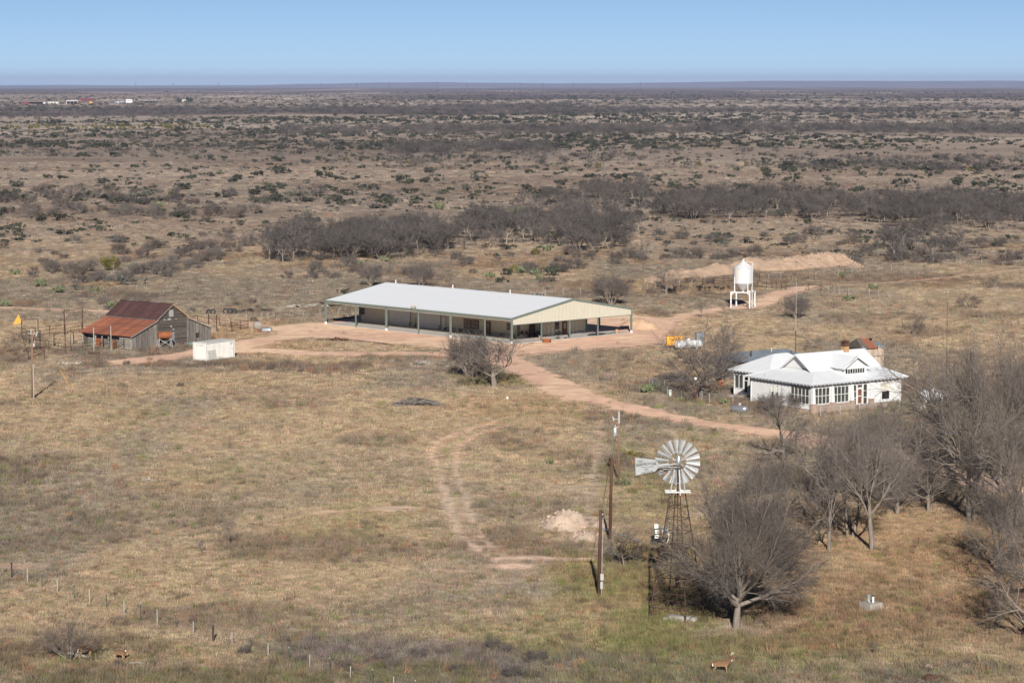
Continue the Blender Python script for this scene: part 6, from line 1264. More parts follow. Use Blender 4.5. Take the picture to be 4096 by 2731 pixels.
def put_tree(pr_, lab, P_, h, rz_=None, w_=1.0, name='bare_tree', cat='tree', group=None):
    k = h / pr_[2]; t = thing(name, lab, cat, P_, rng.uniform(0, 6.28) if rz_ is None else rz_, group, (k * w_, k * w_, k)); link('trunk', pr_[0], t); link('crown', pr_[1], t); return t
def hz(P_, yo): return zat(P_, yo * 4096 / 2352)   # height from an overview row
def tree(pr_, lab, x, y, top, wpx, rz_=None, **k):     # crown width given in overview pixels
    P_ = O(x, y); h = hz(P_, top); w_ = wpx * 4096 / 2352 / pxm(P_) / (pr_[3] * h / pr_[2]); return put_tree(pr_, lab, P_, h, rz_, min(2.2, max(.55, w_)), **k)
for a in (
    (FAN, 'big fan-crowned bare tree with short trunk beside the windmill', 1690, 1442, 1078, 325, .4), (MESQ2, 'small crooked bare tree between dark poles and windmill', 1432, 1300, 1196, 100, 2.0),
    (MULTI, 'dense upright bare tree of the pair by the dirt road', 1078, 867, 756, 112, 1.0), (OPEN_, 'open spreading bare tree of the pair by the dirt road', 1134, 889, 766, 195, .3),
    (MESQ, 'wide bare tree behind the antique gas pump', 1609, 917, 738, 225, 4.0), (MESQ2, 'bare tree standing behind the brick rubble', 1658, 886, 720, 170, 1.1),
    (OPEN_, 'slender bare tree before the house front windows', 1800, 1062, 895, 135, 2.2), (MESQ2, 'bare tree reaching over the dirt road below the house', 1745, 1150, 1040, 140, .2), (MESQ, 'bare tree behind the big fan-crowned tree', 1720, 1240, 1035, 190, 5.0), (ELM2, 'bare tree close behind the fan-crowned tree crown', 1790, 1210, 1028, 180, 2.9),
    (MESQ2, 'slim bare tree on the near edge of the thicket', 1903, 1265, 965, 185, .9), (ELM2, 'two-stemmed bare tree in the thicket', 1952, 1233, 930, 210, 2.6), (ELM, 'straight bare tree on the thicket corner', 2003, 1262, 950, 180, 4.4), (ELM, 'bare tree in the thicket behind the two-stemmed one', 1880, 1150, 935, 210, 3.3),
    (MESQ, 'low bare tree where the thicket meets the big trees', 2060, 1180, 960, 200, 3.9), (MESQ, 'small bare tree in tall gold grass', 2132, 1175, 985, 170, .3), (ELM2, 'bare tree between thicket and road', 2040, 1100, 905, 210, 5.5),
    (ELM, 'massive bare tree with leaning trunk above the thicket', 2248, 1130, 755, 270, .0), (ELM2, 'massive bare tree with twin stems beside the leaning one', 2304, 1132, 745, 270, 1.9), (ELM, 'tall bare tree in front of the massive pair', 2226, 1192, 850, 210, 3.0), (MESQ2, 'thin bare tree at the foot of the massive pair', 2238, 1198, 1000, 90, 4.0),
    (ELM, 'big bare tree spreading over the hidden white tank', 2170, 1060, 790, 250, 4.6), (ELM2, 'big bare tree farthest along the dirt road', 2390, 1090, 740, 240, 2.5), (FAN2, 'bare tree on the slope below the massive trees', 2290, 1315, 1070, 190, .5), (MESQ, 'low dark bare tree overhanging the grass edge', 2372, 1475, 1205, 240, 2.0), (MESQ2, 'bare tree beyond the low dark one', 2365, 1380, 1120, 190, 3.3),
    (MULTI2, 'many-stemmed bare shrub beside the fallen log', 160, 1512, 1398, 150, .5), (SAP, 'lone bare sapling in the open field', 521, 1257, 1178, 45, 0), (SAP, 'tiny bare sapling near the lone one', 463, 1272, 1232, 28, 2), (SAP, 'thin bare stem in the grass past the well box', 2010, 1505, 1470, 22, 2), (SAP, 'twiggy sapling in the corner grass', 900, 1545, 1505, 40, 1),
    (MESQ2, 'small bare tree against the pens', 53, 808, 747, 105, .4), (MULTI, 'broad many-stemmed bare tree behind the metal building', 1402, 700, 626, 100, 1.3), (OPEN_, 'bare tree standing among the turkeys', 1530, 676, 618, 66, 2.2),
    (SAP, 'young bare tree beside the bin track', 1612, 730, 684, 36, 1.2), (SAP, 'leaning sapling at the feed bin leg', 1663, 722, 692, 32, 3.2), (MULTI, 'vase-shaped bare tree between feed bin and farmhouse', 1831, 733, 674, 62, .6), (MESQ, 'lone bare tree in the pale field behind the house', 2097, 770, 714, 64, .2), (MULTI2, 'low wide bare shrub at the far field edge', 2223, 708, 670, 60, .9), (SAP, 'small bare tree at the far track', 2286, 664, 625, 34, 2.0), (SAP, 'bare sapling behind the white roof', 1875, 802, 768, 60, 0.5),
    (MULTI, 'bare tree over the far end of the white roof', 852, 657, 602, 56, .8), (SAP, 'thin bare tree above the white roof end', 897, 652, 598, 34, 1.8), (MULTI, 'dark bare tree behind the roof middle', 967, 659, 603, 62, 2.8), (SAP, 'bare sapling past the roof corner', 799, 664, 636, 36, 3.3),
    (MULTI2, 'small bare tree on the slope behind the barn ridge', 241, 699, 674, 42, 0), (MULTI2, 'wide bare shrub seen over the barn ridge', 312, 692, 666, 62, 1), (SAP, 'bare sapling behind the tall gate frame', 186, 708, 688, 26, 2),
    (ELM2, 'dark bare tree filling the gap below the massive pair', 2330, 1230, 930, 230, 1.4), (MESQ2, 'bare tree between the thicket and the massive trees', 2110, 1130, 930, 190, 2.4), (MULTI, 'bare tree at the porch windows', 1770, 945, 900, 60, .3), (MULTI, 'bare bush against the porch pier', 1840, 942, 900, 66, 2.1)):
    tree(*a)
def inpoly(poly, n, rs):
    poly = np.array(poly, float); out = []; lo, hi = poly.min(0), poly.max(0)
    while len(out) < n:
        p = rs.uniform(lo, hi, (n * 3, 2)); k = inside(p[:, 0], p[:, 1], poly); out += list(p[k])
    return out[:n]
rs = np.random.default_rng(77)
def ground_at(x, y):                                # overview pixel on the swelling ground
    P_ = O(x, y)
    for _ in range(6): P_ = O(x, y, float(terr(P_[0], P_[1])))
    return P_
GROVES = [([(578, 600), (700, 604), (830, 594), (960, 588), (1010, 566), (1000, 540), (900, 545), (760, 560), (640, 560)], 62, 'bare tree in the dense front grove behind the roof'),
          ([(980, 588), (1060, 580), (1130, 564), (1230, 560), (1310, 578), (1430, 575), (1460, 545), (1440, 500), (1240, 505), (1060, 520), (960, 540)], 62, 'bare tree in the middle grove beyond the roof'),
          ([(1190, 505), (1250, 480), (1330, 478), (1440, 490), (1480, 470), (1500, 450), (1420, 445), (1240, 460)], 26, 'bare tree in the upper grove past the middle one'),
          ([(1480, 500), (1560, 506), (1700, 506), (1850, 500), (1980, 512), (2120, 520), (2380, 535), (2380, 470), (2100, 468), (1900, 474), (1720, 452), (1560, 470)], 88, 'bare tree in the long dark grove beyond the feed bin'),
          ([(1990, 598), (2060, 606), (2200, 600), (2220, 570), (2150, 562), (2010, 570)], 14, 'bare tree in the thicket above the track')]
for poly, n, lab in GROVES:
    for i, (x, y) in enumerate(inpoly(poly, n, rs)):
        x, y = x + rs.normal(0, 16), y + rs.normal(0, 5); P_ = ground_at(x, y); gi_ = rs.integers(5); hh_ = rs.uniform(4.2, 8.6); put_tree(GRV[gi_], ('low ' if hh_ < 5.6 else 'tall ' if hh_ > 7.2 else '') + ('pale-trunked ' if gi_ < 3 else 'many-stemmed ') + lab, P_, hh_, None, rs.uniform(.85, 1.3), group=lab.replace('bare tree', 'bare trees'))
# bare shrubs, one by one
def shrub(x, y, s, i=None, lab='leafless shrub in the dry scrub'):
    i = rs.integers(3) if i is None else i; pr_ = SHB[i]; k = s / pr_[2]; t = thing('bare_shrub', ('low ' if s < 1.5 else 'tall ' if s > 2.6 else '') + ('brown ', 'reddish ', 'grey ')[i] + lab, 'shrub', ground_at(x, y), rs.uniform(0, 6.28), 'leafless shrubs in the scrub', (k * 1.15, k * 1.15, k)); link('stems', pr_[0], t); link('twigs', pr_[1], t)
for poly, n, a, b, wh in (([(0, 640), (300, 660), (620, 600), (560, 540), (0, 560)], 60, 1.2, 3.2, 'on the slope beyond the barn'), ([(0, 500), (600, 505), (620, 440), (0, 440)], 60, 1.8, 4.0, 'in the far scrub row past the barn slope'), ([(620, 640), (1200, 640), (1480, 610), (1480, 580), (620, 605)], 34, 1.2, 3.2, 'between the white roof and the groves'), ([(1480, 600), (2352, 615), (2352, 530), (1480, 540)], 50, 1.2, 3.2, 'between the spoil bank and the long grove'), ([(0, 720), (500, 690), (760, 700), (640, 740)], 10, .6, 1.3, 'in the grass around the barn pens'), ([(1100, 640), (1650, 650), (1480, 690), (1200, 660)], 12, .7, 1.6, 'behind the metal building fence')):
    for x, y in inpoly(poly, n, rs): shrub(x, y, rs.uniform(a, b), None, 'leafless shrub ' + wh)
for x, y, s in ((290, 838, .8), (415, 887, .7), (690, 855, .7), (280, 890, .8), (620, 850, .7), (1130, 1490, 1.0), (960, 1510, .9), (1050, 1545, .8), (560, 1500, .7), (880, 1520, 1.0), (690, 1525, .8), (1180, 1555, 1.0), (1230, 1520, 1.1), (790, 1540, .9), (270, 1530, .6), (1160, 1500, .9)): shrub(x, y, s, None, 'dry weed clump in the near field')
# evergreen shrubs
def leafball(seed, rx, h, n, sz, lumps=5):
    rr = np.random.default_rng(seed); m = MB(); cen = [(0, 0, h * .35, 1.0)] + [(rr.normal(0, rx * .55), rr.normal(0, rx * .55), h * rr.uniform(.2, .65), rr.uniform(.3, .7)) for _ in range(lumps)]
    for k in range(n):
        c = cen[rr.integers(len(cen))]; d = rr.normal(size=3); d /= np.linalg.norm(d); rad = rr.random() ** .4 * c[3]; p = Vector((c[0] + d[0] * rx * .62 * rad, c[1] + d[1] * rx * .62 * rad, max(.05, c[2] + d[2] * h * .5 * rad)))
        nn = (Vector(d) + Vector(rr.normal(size=3)) * .8).normalized(); u = nn.orthogonal().normalized(); v = nn.cross(u); a = rr.uniform(0, 6.28); u, v = u * cos(a) + v * sin(a), v * cos(a) - u * sin(a); s = sz * rr.uniform(.6, 1.3)
        m.poly([p - u * s, p + v * s * .5, p + u * s, p - v * s * .5])
    return m
LB = [leafball(i, 1.7, 1.75, 460, .16, 7) for i in range(4)]; EVG = [m.mesh('foliage', MT['leaf_dark']) for m in LB[:3]] + [LB[3].mesh('foliage', MT['leaf_grey'])]
JUN = [leafball(60 + i, 1.1, 2.4, 420, .16, 4).mesh('foliage', MT['leaf_juniper']) for i in range(2)]
def dens(x, y): return fbm(x / 150, y / 110, 400, 3)
cnt = 0
while cnt < 290:
    x, y = rs.uniform(-60, 2412), 326 + 250 * rs.random() ** 1.25; P_ = ground_at(x, y)
    if dens(P_[0], P_[1]) < .40 + .16 * rs.random(): continue
    k = rs.choice(4, p=[.3, .3, .28, .12]); s = min(2.0, .98 * math.exp(rs.normal(0, .33))) * (1 if y < 500 else .8); o = link('evergreen_shrub', EVG[k], None, P_, rs.uniform(0, 6.28), (s * rs.uniform(.9, 1.35), s * rs.uniform(.9, 1.35), s)); cnt += 1
    wh = 'on the wide open plain beyond the groves' if y < 400 else ('on the rise past the barn slope' if x < 800 else 'above the middle grove' if x < 1500 else 'above the long grove') if y < 480 else ('on the slope beyond the barn' if x < 620 else 'among the bare groves' if x < 1480 else 'near the long grove and fence')
    tag(o, ('small ' if s < .85 else 'large ' if s > 1.2 else '') + ('silver-grey leafy shrub ' if k == 3 else 'dark evergreen shrub ') + wh, 'shrub', 'evergreen shrubs across the scrubland')
for x, y, s in ((435, 1080, 1.5), (245, 610, 1.2), (790, 370, 1.3), (1375, 387, 1.4), (1605, 383, 1.5), (1715, 382, 1.2), (935, 375, 1.0), (760, 403, .9), (1090, 355, 1.1), (1060, 340, .9), (1750, 395, .9), (2270, 372, 1.1), (240, 335, 1.1), (130, 330, 1.0), (870, 330, 1.2), (1475, 305, 1.3), (1180, 625, .9), (1230, 585, .9), (2230, 395, 1.0), (610, 425, .9), (390, 450, .9), (1990, 330, 1.2), (1640, 345, 1.0), (1120, 410, 1.0)) + tuple((10 + 10.5 * i + rs.uniform(-6, 6), 294 + rs.uniform(-3, 3), rs.uniform(1.2, 2.3)) for i in range(46)):
    if y > 1000: x, y = x * .5742, y * .5742
    tag(link('juniper', JUN[rs.integers(2)], None, ground_at(x, y), rs.uniform(0, 6.28), s), 'yellow-green juniper bush in the scrubland', 'shrub', 'junipers across the scrubland')
# a few hand-set shrubs
for x, y, s, k, lab in ((490, 1140, 1.5, 3, 'large silver-grey shrub on the slope beyond the barn'), (301, 1160, 1.0, 3, 'rounded silver shrub beyond the barn'), (242, 1172, .5, 0, 'small dark shrub past the silver ones'), (2210, 1102, 1.5, 0, 'wide dark shrub beyond the roof ridge'), (2030, 1100, 1.1, 1, 'dark shrub with pale cactus beyond the roof middle'), (2000, 1132, .9, 2, 'dark shrub close behind the roof ridge'), (1380, 1175, .7, 0, 'dark shrub by the roof far corner'), (2900, 985, 1.2, 3, 'pale grey shrub by the far fence above the bin')):
    tag(link('evergreen_shrub', EVG[k], None, G(x, y), x * .1, s), lab, 'shrub')
tag(link('evergreen_shrub', leafball(99, .9, .6, 420, .11, 4).mesh('foliage', MT['leaf_juniper']), None, O(1465, 1048), .3, (1.3, 1.0, 1.0)), 'low bright green bush behind the tail vane', 'shrub')
# ------------------------------------------------------------------ uncountable growth: grass and far brush (instanced inside one object each)
def scatter(name, label, pts, rot, scl, idx, tint, protos, mt_name):
    me = bpy.data.meshes.new(name); n = len(pts); me.vertices.add(n); me.vertices.foreach_set('co', np.asarray(pts, np.float32).ravel())
    def att(nm, typ, key, arr): a = me.attributes.new(nm, typ, 'POINT'); a.data.foreach_set(key, np.ascontiguousarray(arr).ravel())
    att('rot', 'FLOAT_VECTOR', 'vector', np.stack([np.zeros(n), np.zeros(n), rot], -1).astype(np.float32)); att('scl', 'FLOAT_VECTOR', 'vector', np.asarray(scl, np.float32)); att('idx', 'INT', 'value', np.asarray(idx, np.int32)); att('tint', 'FLOAT_COLOR', 'color', np.concatenate([tint, np.ones((n, 1))], 1).astype(np.float32))
    me.update(); o = link(name, me); tag(o, label, None, None, 'stuff'); gm = bpy.data.node_groups.new(name, 'GeometryNodeTree'); gm.interface.new_socket('Geometry', in_out='INPUT', socket_type='NodeSocketGeometry'); gm.interface.new_socket('Geometry', in_out='OUTPUT', socket_type='NodeSocketGeometry')
    N, L = gm.nodes, gm.links; gi, go = N.new('NodeGroupInput'), N.new('NodeGroupOutput'); ip = N.new('GeometryNodeInstanceOnPoints'); ip.inputs['Pick Instance'].default_value = True; jn = N.new('GeometryNodeJoinGeometry')
    for pm in reversed(protos):
        po = bpy.data.objects.new(name + '_shape', pm); oi = N.new('GeometryNodeObjectInfo'); oi.inputs['Object'].default_value = po; oi.inputs['As Instance'].default_value = True; L.new(oi.outputs['Geometry'], jn.inputs[0])
    def na(nm, typ): a = N.new('GeometryNodeInputNamedAttribute'); a.data_type = typ; a.inputs['Name'].default_value = nm; return a.outputs[0]
    L.new(gi.outputs[0], ip.inputs['Points']); L.new(jn.outputs[0], ip.inputs['Instance']); L.new(na('idx', 'INT'), ip.inputs['Instance Index'])
    er = N.new('FunctionNodeEulerToRotation'); L.new(na('rot', 'FLOAT_VECTOR'), er.inputs[0]); L.new(er.outputs[0], ip.inputs['Rotation']); L.new(na('scl', 'FLOAT_VECTOR'), ip.inputs['Scale']); L.new(ip.outputs[0], go.inputs[0])
    md = o.modifiers.new('scatter', 'NODES'); md.node_group = gm; return o
def tuft(seed, n, r, h, w_, lean, m='tuft'):
    rr = np.random.default_rng(seed); mb = MB()
    for k in range(n):
        a = rr.uniform(0, 6.28); d = r * math.sqrt(rr.random()); p = Vector((d * cos(a), d * sin(a), -.03)); az = rr.uniform(0, 6.28); hh = h * rr.uniform(.5, 1.15); t = Vector((rr.normal(0, lean), rr.normal(0, lean), 1)).normalized() * hh; s = Vector((cos(az), sin(az), 0)) * w_ * rr.uniform(.6, 1.2); mb.add([p - s, p + s, p + t], [(0, 1, 2)])
    return mb.mesh('tuft', MT[m])
TUF = [tuft(1, 34, .42, .22, .022, .45), tuft(2, 30, .36, .30, .020, .38), tuft(3, 40, .52, .16, .024, .6), tuft(4, 26, .30, .55, .016, .28), tuft(5, 44, .5, .72, .018, .34)]
gr = np.random.default_rng(9); PX = []; 
def tufts(d0, d1, dens_, smul):
    a = 0.205; n = int(dens_ * a * (d1 ** 2 - d0 ** 2) * 1.5); y = np.sqrt(gr.uniform(d0 ** 2, d1 ** 2, n)); x = gr.uniform(-1, 1, n) * y * a * 1.5; return np.stack([x, y, np.full(n, smul)], -1)
T_ = np.concatenate([tufts(150, 240, 6.5, .9), tufts(240, 330, 3.8, 1.1), tufts(330, 470, 1.7, 1.35), tufts(470, 760, .34, 1.9), tufts(760, 1300, .05, 3.0)]); x, y = T_[:, 0], T_[:, 1]
dm = dirt(x, y); keep = gr.random(len(x)) > np.clip(dm * 1.25, 0, .985)
foot = [(mbld, (0, BW, -.2, BL)), (barn, (.3, XC, .2, BLb)), (house, (0, HX, 0, HY)), (house, (3, 12, 11, 18)), (ct, (0, CL, 0, CW))]
for o, (a, b, c, d) in foot:
    cx, cyy, an = o.location[0], o.location[1], o.rotation_euler[2]; lx_ = (x - cx) * cos(an) + (y - cyy) * sin(an); lyy = -(x - cx) * sin(an) + (y - cyy) * cos(an); keep &= ~((lx_ > a) & (lx_ < b) & (lyy > c) & (lyy < d))
x, y, sm = x[keep], y[keep], T_[keep, 2]; n = len(x)
gcl = grasscol(x, y); dark = 1 - ss(.13, .24, gcl.mean(1)); grn = ss(.0, .05, gcl[:, 1] - gcl[:, 0] * .78)
u = gr.random(n); weed = (u < .04 + .5 * dark) & (y < 600)
idx = np.where(weed, np.where(gr.random(n) < .5, 3, 4), np.where(u < .5, 0, np.where(u < .8, 1, 2)))
tint = gcl * (1.12 + .30 * gr.normal(size=(n, 1)).clip(-1.8, 1.9)) * (1 + .05 * gr.normal(size=(n, 3))); tint[weed] *= .80
rd_ = gr.random(n) < .05; tint[rd_] = np.array([.30, .17, .10]) * (1 + .2 * gr.normal(size=(rd_.sum(), 1))); gg = (gr.random(n) < .05 + .25 * grn) & (y < 330); tint[gg] = np.array([.17, .19, .06]) * (1 + .2 * gr.normal(size=(gg.sum(), 1)))
zz_ = terr(x, y); s1 = sm * gr.uniform(.7, 1.3, n); vs1 = s1 * np.where(gr.random(n) < .5, .8, 1.05); vs1 = np.where(y > 470, vs1 * .7, vs1)
scatter('grass', 'dry straw coloured grass and weeds covering the ground', np.stack([x, y, zz_], -1), gr.uniform(0, 6.28, n), np.stack([s1, s1, vs1], -1), idx, np.clip(tint, .01, .9), TUF, 'tuft')
# far brush
FB = []
for i in range(3): w_, P0, P1, rd2 = gen_tree(70 + i, 2.6, 1.2, .07, 6, (3, 3), (34, 36), (.8, .66), (.14, .22), (.02, .03), 1, 5, .8, .045, sub=0, main_ang=(15, 60)); FB.append(twig_mesh('far_shrub', P0, P1, rd2 * 1.0, MT['bush_inst']))
for i in range(2): mb = leafball(80 + i, 1.7, 1.6, 120, .32, 7); FB.append(mb.mesh('far_shrub', MT['bush_inst']))
fr = np.random.default_rng(21); P_l, I_l, S_l, C_l = [], [], [], []
TB_, TG_, TJ_ = np.array([.105, .092, .086]), np.array([.056, .060, .044]), np.array([.12, .112, .028])
def strew(n, y0, y1, want, kinds, s0, s1, xr=(-250, 2600), pw=1.0):
    yo = y0 + (y1 - y0) * fr.random(n) ** pw; xo = fr.uniform(*xr, n); k = 4096 / 2352
    u_, w_ = (xo * k - 2048) / FPX, -(yo * k - 1365.5) / FPX; dy, dz = cp + sp * w_, -sp + cp * w_; z_ = np.zeros(n)
    for _ in range(3): t = (z_ - CAM_H) / dz; X, Y2 = u_ * t, dy * t; z_ = terr(X, Y2)
    t = (z_ - CAM_H) / dz; X, Y2 = u_ * t, dy * t; kp = (Y2 > 0) & (Y2 < 34000) & (fr.random(n) < want(xo, yo, X, Y2)); X, Y2, z_ = X[kp], Y2[kp], z_[kp]; m = len(X)
    kk = fr.choice(kinds, m); s = fr.uniform(s0, s1, m) * np.exp(fr.normal(0, .25, m)); P_l.extend(np.stack([X, Y2, z_ - .1], -1)); I_l.extend(kk); S_l.extend(np.stack([s * fr.uniform(1, 1.5, m), s * fr.uniform(1, 1.5, m), s], -1))
    C_l.extend(np.clip(np.where((kk < 3)[:, None], TB_, TG_) * (1 + .28 * fr.normal(size=(m, 1))), .015, .5))
BARE, EVG_, MIX = [0, 1, 2], [3, 4], [0, 1, 2, 3, 4]; fd = lambda xx, yy, X, Y2: fardark(X, Y2); one = lambda k: (lambda xx, yy, X, Y2: k)
dn = lambda lo, sc_, sd=400: (lambda xx, yy, X, Y2: ss(lo, lo + .14, fbm(X / (sc_ * 2), Y2 / sc_, sd, 4)))
strew(11000, 205, 320, fd, BARE, 1.2, 2.4, pw=.8); strew(5200, 250, 345, dn(.40, 110), EVG_, .5, 1.5, pw=.8); strew(900, 340, 560, dn(.42, 90), EVG_, .25, .8); strew(900, 318, 480, dn(.36, 60, 405), EVG_, .55, 1.45, pw=1.2); strew(2200, 290, 390, dn(.47, 120, 410), BARE, .5, 1.5); strew(4200, 212, 285, dn(.40, 300), EVG_, .9, 2.2); strew(2600, 215, 290, dn(.45, 400), BARE, 1.0, 2.2)
strew(6000, 209, 250, dn(.36, 350, 415), MIX, .7, 1.7); strew(1800, 207, 235, lambda xx, yy, X, Y2: ss(-.08, .02, X / Y2) * .9, EVG_, 1.4, 2.6); strew(1500, 372, 600, dn(.45, 60), MIX, .2, .55); strew(260, 380, 640, dn(.46, 50, 430), BARE, .5, 1.1)
# thickets along known rows
strew(520, 294, 313, dn(.3, 60, 440), BARE, 1.2, 2.2, (650, 1500)); strew(700, 286, 308, dn(.3, 60, 450), BARE, 1.2, 2.3, (1450, 2500)); strew(300, 333, 354, dn(.3, 50, 460), BARE, 1.0, 1.8, (880, 1270)); strew(260, 376, 396, dn(.35, 40, 470), MIX, .8, 1.5, (1800, 2500)); strew(150, 446, 486, dn(.45, 40, 480), MIX, .7, 1.7, (-50, 420)); strew(90, 436, 480, dn(.48, 40, 490), MIX, .6, 1.4, (360, 900))
scatter('brush', 'far grey brush and evergreen scrub spread over the plain', P_l, fr.uniform(0, 6.28, len(P_l)), S_l, I_l, np.array(C_l), FB, 'bush_inst')
# undergrowth inside the groves
P_l, I_l, S_l, C_l = [], [], [], []
for poly, n, lab in GROVES:
    for xx, yy in inpoly(poly, n * 2, fr): p = O(xx, yy); P_l.append((p[0], p[1], 0)); I_l.append(int(fr.choice([0, 1, 2, 0, 1, 2, 3]))); s = fr.uniform(.45, 1.0); S_l.append((s, s, s)); C_l.append(np.clip(TB_ * (1 + .2 * fr.normal()), .02, .5))
for poly, n, lab in GROVES[:4]:
    for xx, yy in inpoly(poly, int(n * (3.4 if 'feed bin' in lab else 1.3)), fr): p = O(xx + fr.normal(0, 14), yy + fr.normal(0, 6)); P_l.append((p[0], p[1], 0)); I_l.append(5 + int(fr.integers(3))); s = fr.uniform(.75, 1.2); S_l.append((s, s, s)); C_l.append(np.clip(TB_ * 1.05 * (1 + .12 * fr.normal()), .02, .5))
for i in range(3): w_, P0, P1, rd2 = gen_tree(20 + i, 6.5, 2.6, .16, 1, (5, 4, 3), (34, 36, 36), (1.0, .7, .62), (.10, .2, .25), (.02, .06, .03), 2, 9, .85, .024, sub=1); FB.append(twig_mesh('far_tree', P0, P1, rd2, MT['bush_inst']))
scatter('undergrowth', 'tangled leafless undergrowth beneath the bare groves', P_l, fr.uniform(0, 6.28, len(P_l)), S_l, I_l, np.array(C_l), FB, 'bush_inst')

# ------------------------------------------------------------------ far ranch, masts, haze
zr = lambda x, y: (x / 2.94, 320 + y / 2.94)
def far(px, py):
    p = G(*zr(px, py))
    for _ in range(6): p = G(*zr(px, py), float(terr(p[0], p[1])))
    return p
def farb(lab, x0, x1, yt, yb, wall, roof, open_=False, cat='building', name='ranch_shed', n=4):
    a, b = far(x0, yb), far(x1, yb); L = b[0] - a[0]; h = (yb - yt) / 2.94 / pxm(a); t = thing(name, lab, cat, a)
    if open_:
        part('rear_wall', MB().box(0, L, 7.8, 8, 0, h * .8), MT['pole_dark'], t); part('end_wall', MB().box(0, .3, 0, 8, 0, h * .8), MT[wall], t); part('end_wall', MB().box(L - .3, L, 0, 8, 0, h * .8), MT[wall], t)
        for k in range(n + 1): part('post', MB().box(L * k / n - .15 if k else .3, L * k / n + .15 if k else .6, -.1, .2, 0, h * .8), MT[wall], t)
    else:
        part('wall', MB().box(0, L, 0, 8, 0, h * .78), MT[wall], t)
        for k in range(n): part('window', MB().box(L * (k + .35) / n, L * (k + .6) / n, -.06, -.01, h * .3, h * .58), MT['glass_dark'], t)
    part('roof', MB().slab([(-.6, -.8, h * .8), (L + .6, -.8, h * .8), (L + .6, 4, h), (-.6, 4, h)], .2).slab([(-.6, 4, h), (L + .6, 4, h), (L + .6, 8.8, h * .8), (-.6, 8.8, h * .8)], .2), MT[roof], t); return t
farb('long low open shed with rusty back in the far ranch', 300, 498, 250, 280, 'rust', 'wood_grey', True); farb('white mobile home next to the long far shed', 500, 690, 248, 276, 'container_white', 'wood_grey', n=6); farb('white open-fronted shed of the far ranch', 780, 915, 240, 281, 'white_paint', 'white_metal', True, n=3); farb('open pole shed with pale roof in the far ranch', 1690, 1832, 240, 268, 'galv_blue', 'galv', True); farb('low grey shed behind the white camper', 1350, 1470, 246, 270, 'galv_blue', 'galv', n=3); farb('small far house with green roof between two dark trees', 2122, 2178, 228, 258, 'tan_wall', 'pedestal_green', n=2, name='ranch_house')
P_ = far(1027, 258); t = thing('grain_hopper', 'red hopper tank on legs in the far ranch', 'hopper', P_)
part('tank_body', MB().add([(sx * 14 * f, sy * 3 * f, z_) for z_, f in ((2.6, .7), (4.6, 1), (7.6, 1)) for sx, sy in cor], [(i + j, i + (j + 1) % 4, i + 4 + (j + 1) % 4, i + 4 + j) for i in (0, 4) for j in range(4)] + [(8, 9, 10, 11), (3, 2, 1, 0)]), MT['red_paint'], t)
for x in (-9, 0, 9): part('leg', MB().box(x - .25, x + .25, -.25, .25, 0, 3.2), MT['red_paint'], t)
P_ = far(1480, 275); t = thing('camper_trailer', 'white camper trailer parked at the far ranch', 'trailer', P_); part('body', MB().slab([(0, 0, 1.2), (10, 0, 1.2), (12.5, 0, 3.2), (12.2, 0, 6.2), (10, 0, 7.6), (0, 0, 7.6)], 2.6), MT['white_paint'], t)
for k in range(3): part('window', MB().box(1.5 + 3.2 * k, 3.2 + 3.2 * k, -.08, -.02, 4.4, 6), MT['glass_dark'], t)
for x in (3.5, 5.2): part('wheel', MB().lathe([(0, -.2), (.8, -.2), (.8, .3), (0, .3)], 12, axis='y', o=(x, 0, .8)), MT['rubber'], t)
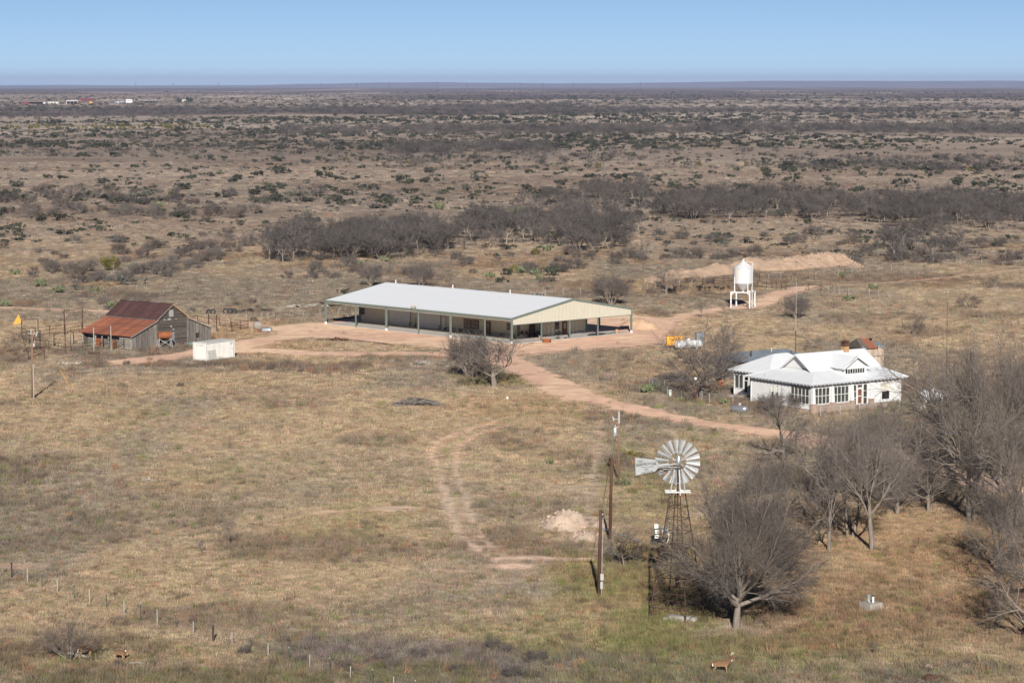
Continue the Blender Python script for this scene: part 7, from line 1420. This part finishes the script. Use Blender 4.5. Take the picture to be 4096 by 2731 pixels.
solo('tractor', MB().box(-3, 1.5, -1, 1, 1.4, 3).box(-1, 1.2, -1, 1, 3, 4.8).box(1.5, 5, -.8, .8, 1.4, 2.4).lathe([(0, -.3), (1.3, -.3), (1.3, .3), (0, .3)], 12, axis='y', o=(-1.8, -1.1, 1.3)).lathe([(0, -.3), (.8, -.3), (.8, .3), (0, .3)], 12, axis='y', o=(3.4, -1.1, .8)), MT['bucket_yellow'], 'small yellow loader by the red hopper', 'tractor', far(1070, 278)); solo('stock_trailer', MB().box(-6, 6, -1.2, 1.2, 1, 4.6).box(6, 9, -.2, .2, 1, 1.5), MT['red_paint'], 'dark red trailer before the long far shed', 'trailer', far(300, 284))
OAK = leafball(90, 6, 9, 900, .8, 7).mesh('foliage', MT['leaf_oak'])
for lab, px_, s in (('dark round evergreen tree beside the far house', 2095, 1.0), ('broad dark evergreen tree shading the far house', 2210, 1.35)): t = thing('evergreen_tree', lab, 'tree', far(px_, 262), 0, sc=s); link('crown', OAK, t); part('trunk', MB().tube([(0, 0, -.5), (0, 0, 4)], .5, 8), MT['bark'], t)
pm2 = MB()
for s in (-1, 1): pm2.beam((s * 3.4, 0, -1), (0, 0, 40), .7)
for z_ in (26, 31, 36): pm2.beam((-6.5, 0, z_), (6.5, 0, z_), .6)
for k in range(5): pm2.beam((-3.4 + .55 * k, 0, k * 6.5), (3.4 - .55 * (k + 1), 0, (k + 1) * 6.5), .3)
pme = pm2.mesh('transmission_tower', MT['pole_dark'])
for px_ in (1750, 1870, 2080, 2170, 2290, 1290, 1560, 700, 550, 880, 1430, 2560): p = np.array([(px_ - 1176 * 0 - 2048) / FPX * 16000, 16000, 0]); p[2] = float(terr(p[0], p[1])); tag(link('transmission_tower', pme, None, p, 0, 1.0), 'faint power transmission tower on the far horizon', 'tower', 'transmission towers on the horizon')
hzm = bpy.data.materials.new('haze'); hzm.use_nodes = True; hzm.node_tree.nodes.clear(); vo = hzm.node_tree.nodes.new('ShaderNodeVolumePrincipled'); oo = hzm.node_tree.nodes.new('ShaderNodeOutputMaterial'); hzm.node_tree.links.new(vo.outputs[0], oo.inputs['Volume'])
vo.inputs['Density'].default_value = 3.0e-5; vo.inputs['Color'].default_value = (.46, .57, .88, 1); vo.inputs['Anisotropy'].default_value = 0.0
tag(part('haze', MB().box(-27000, 27000, -600, 43500, -110, 130), hzm, None), kind='stuff')
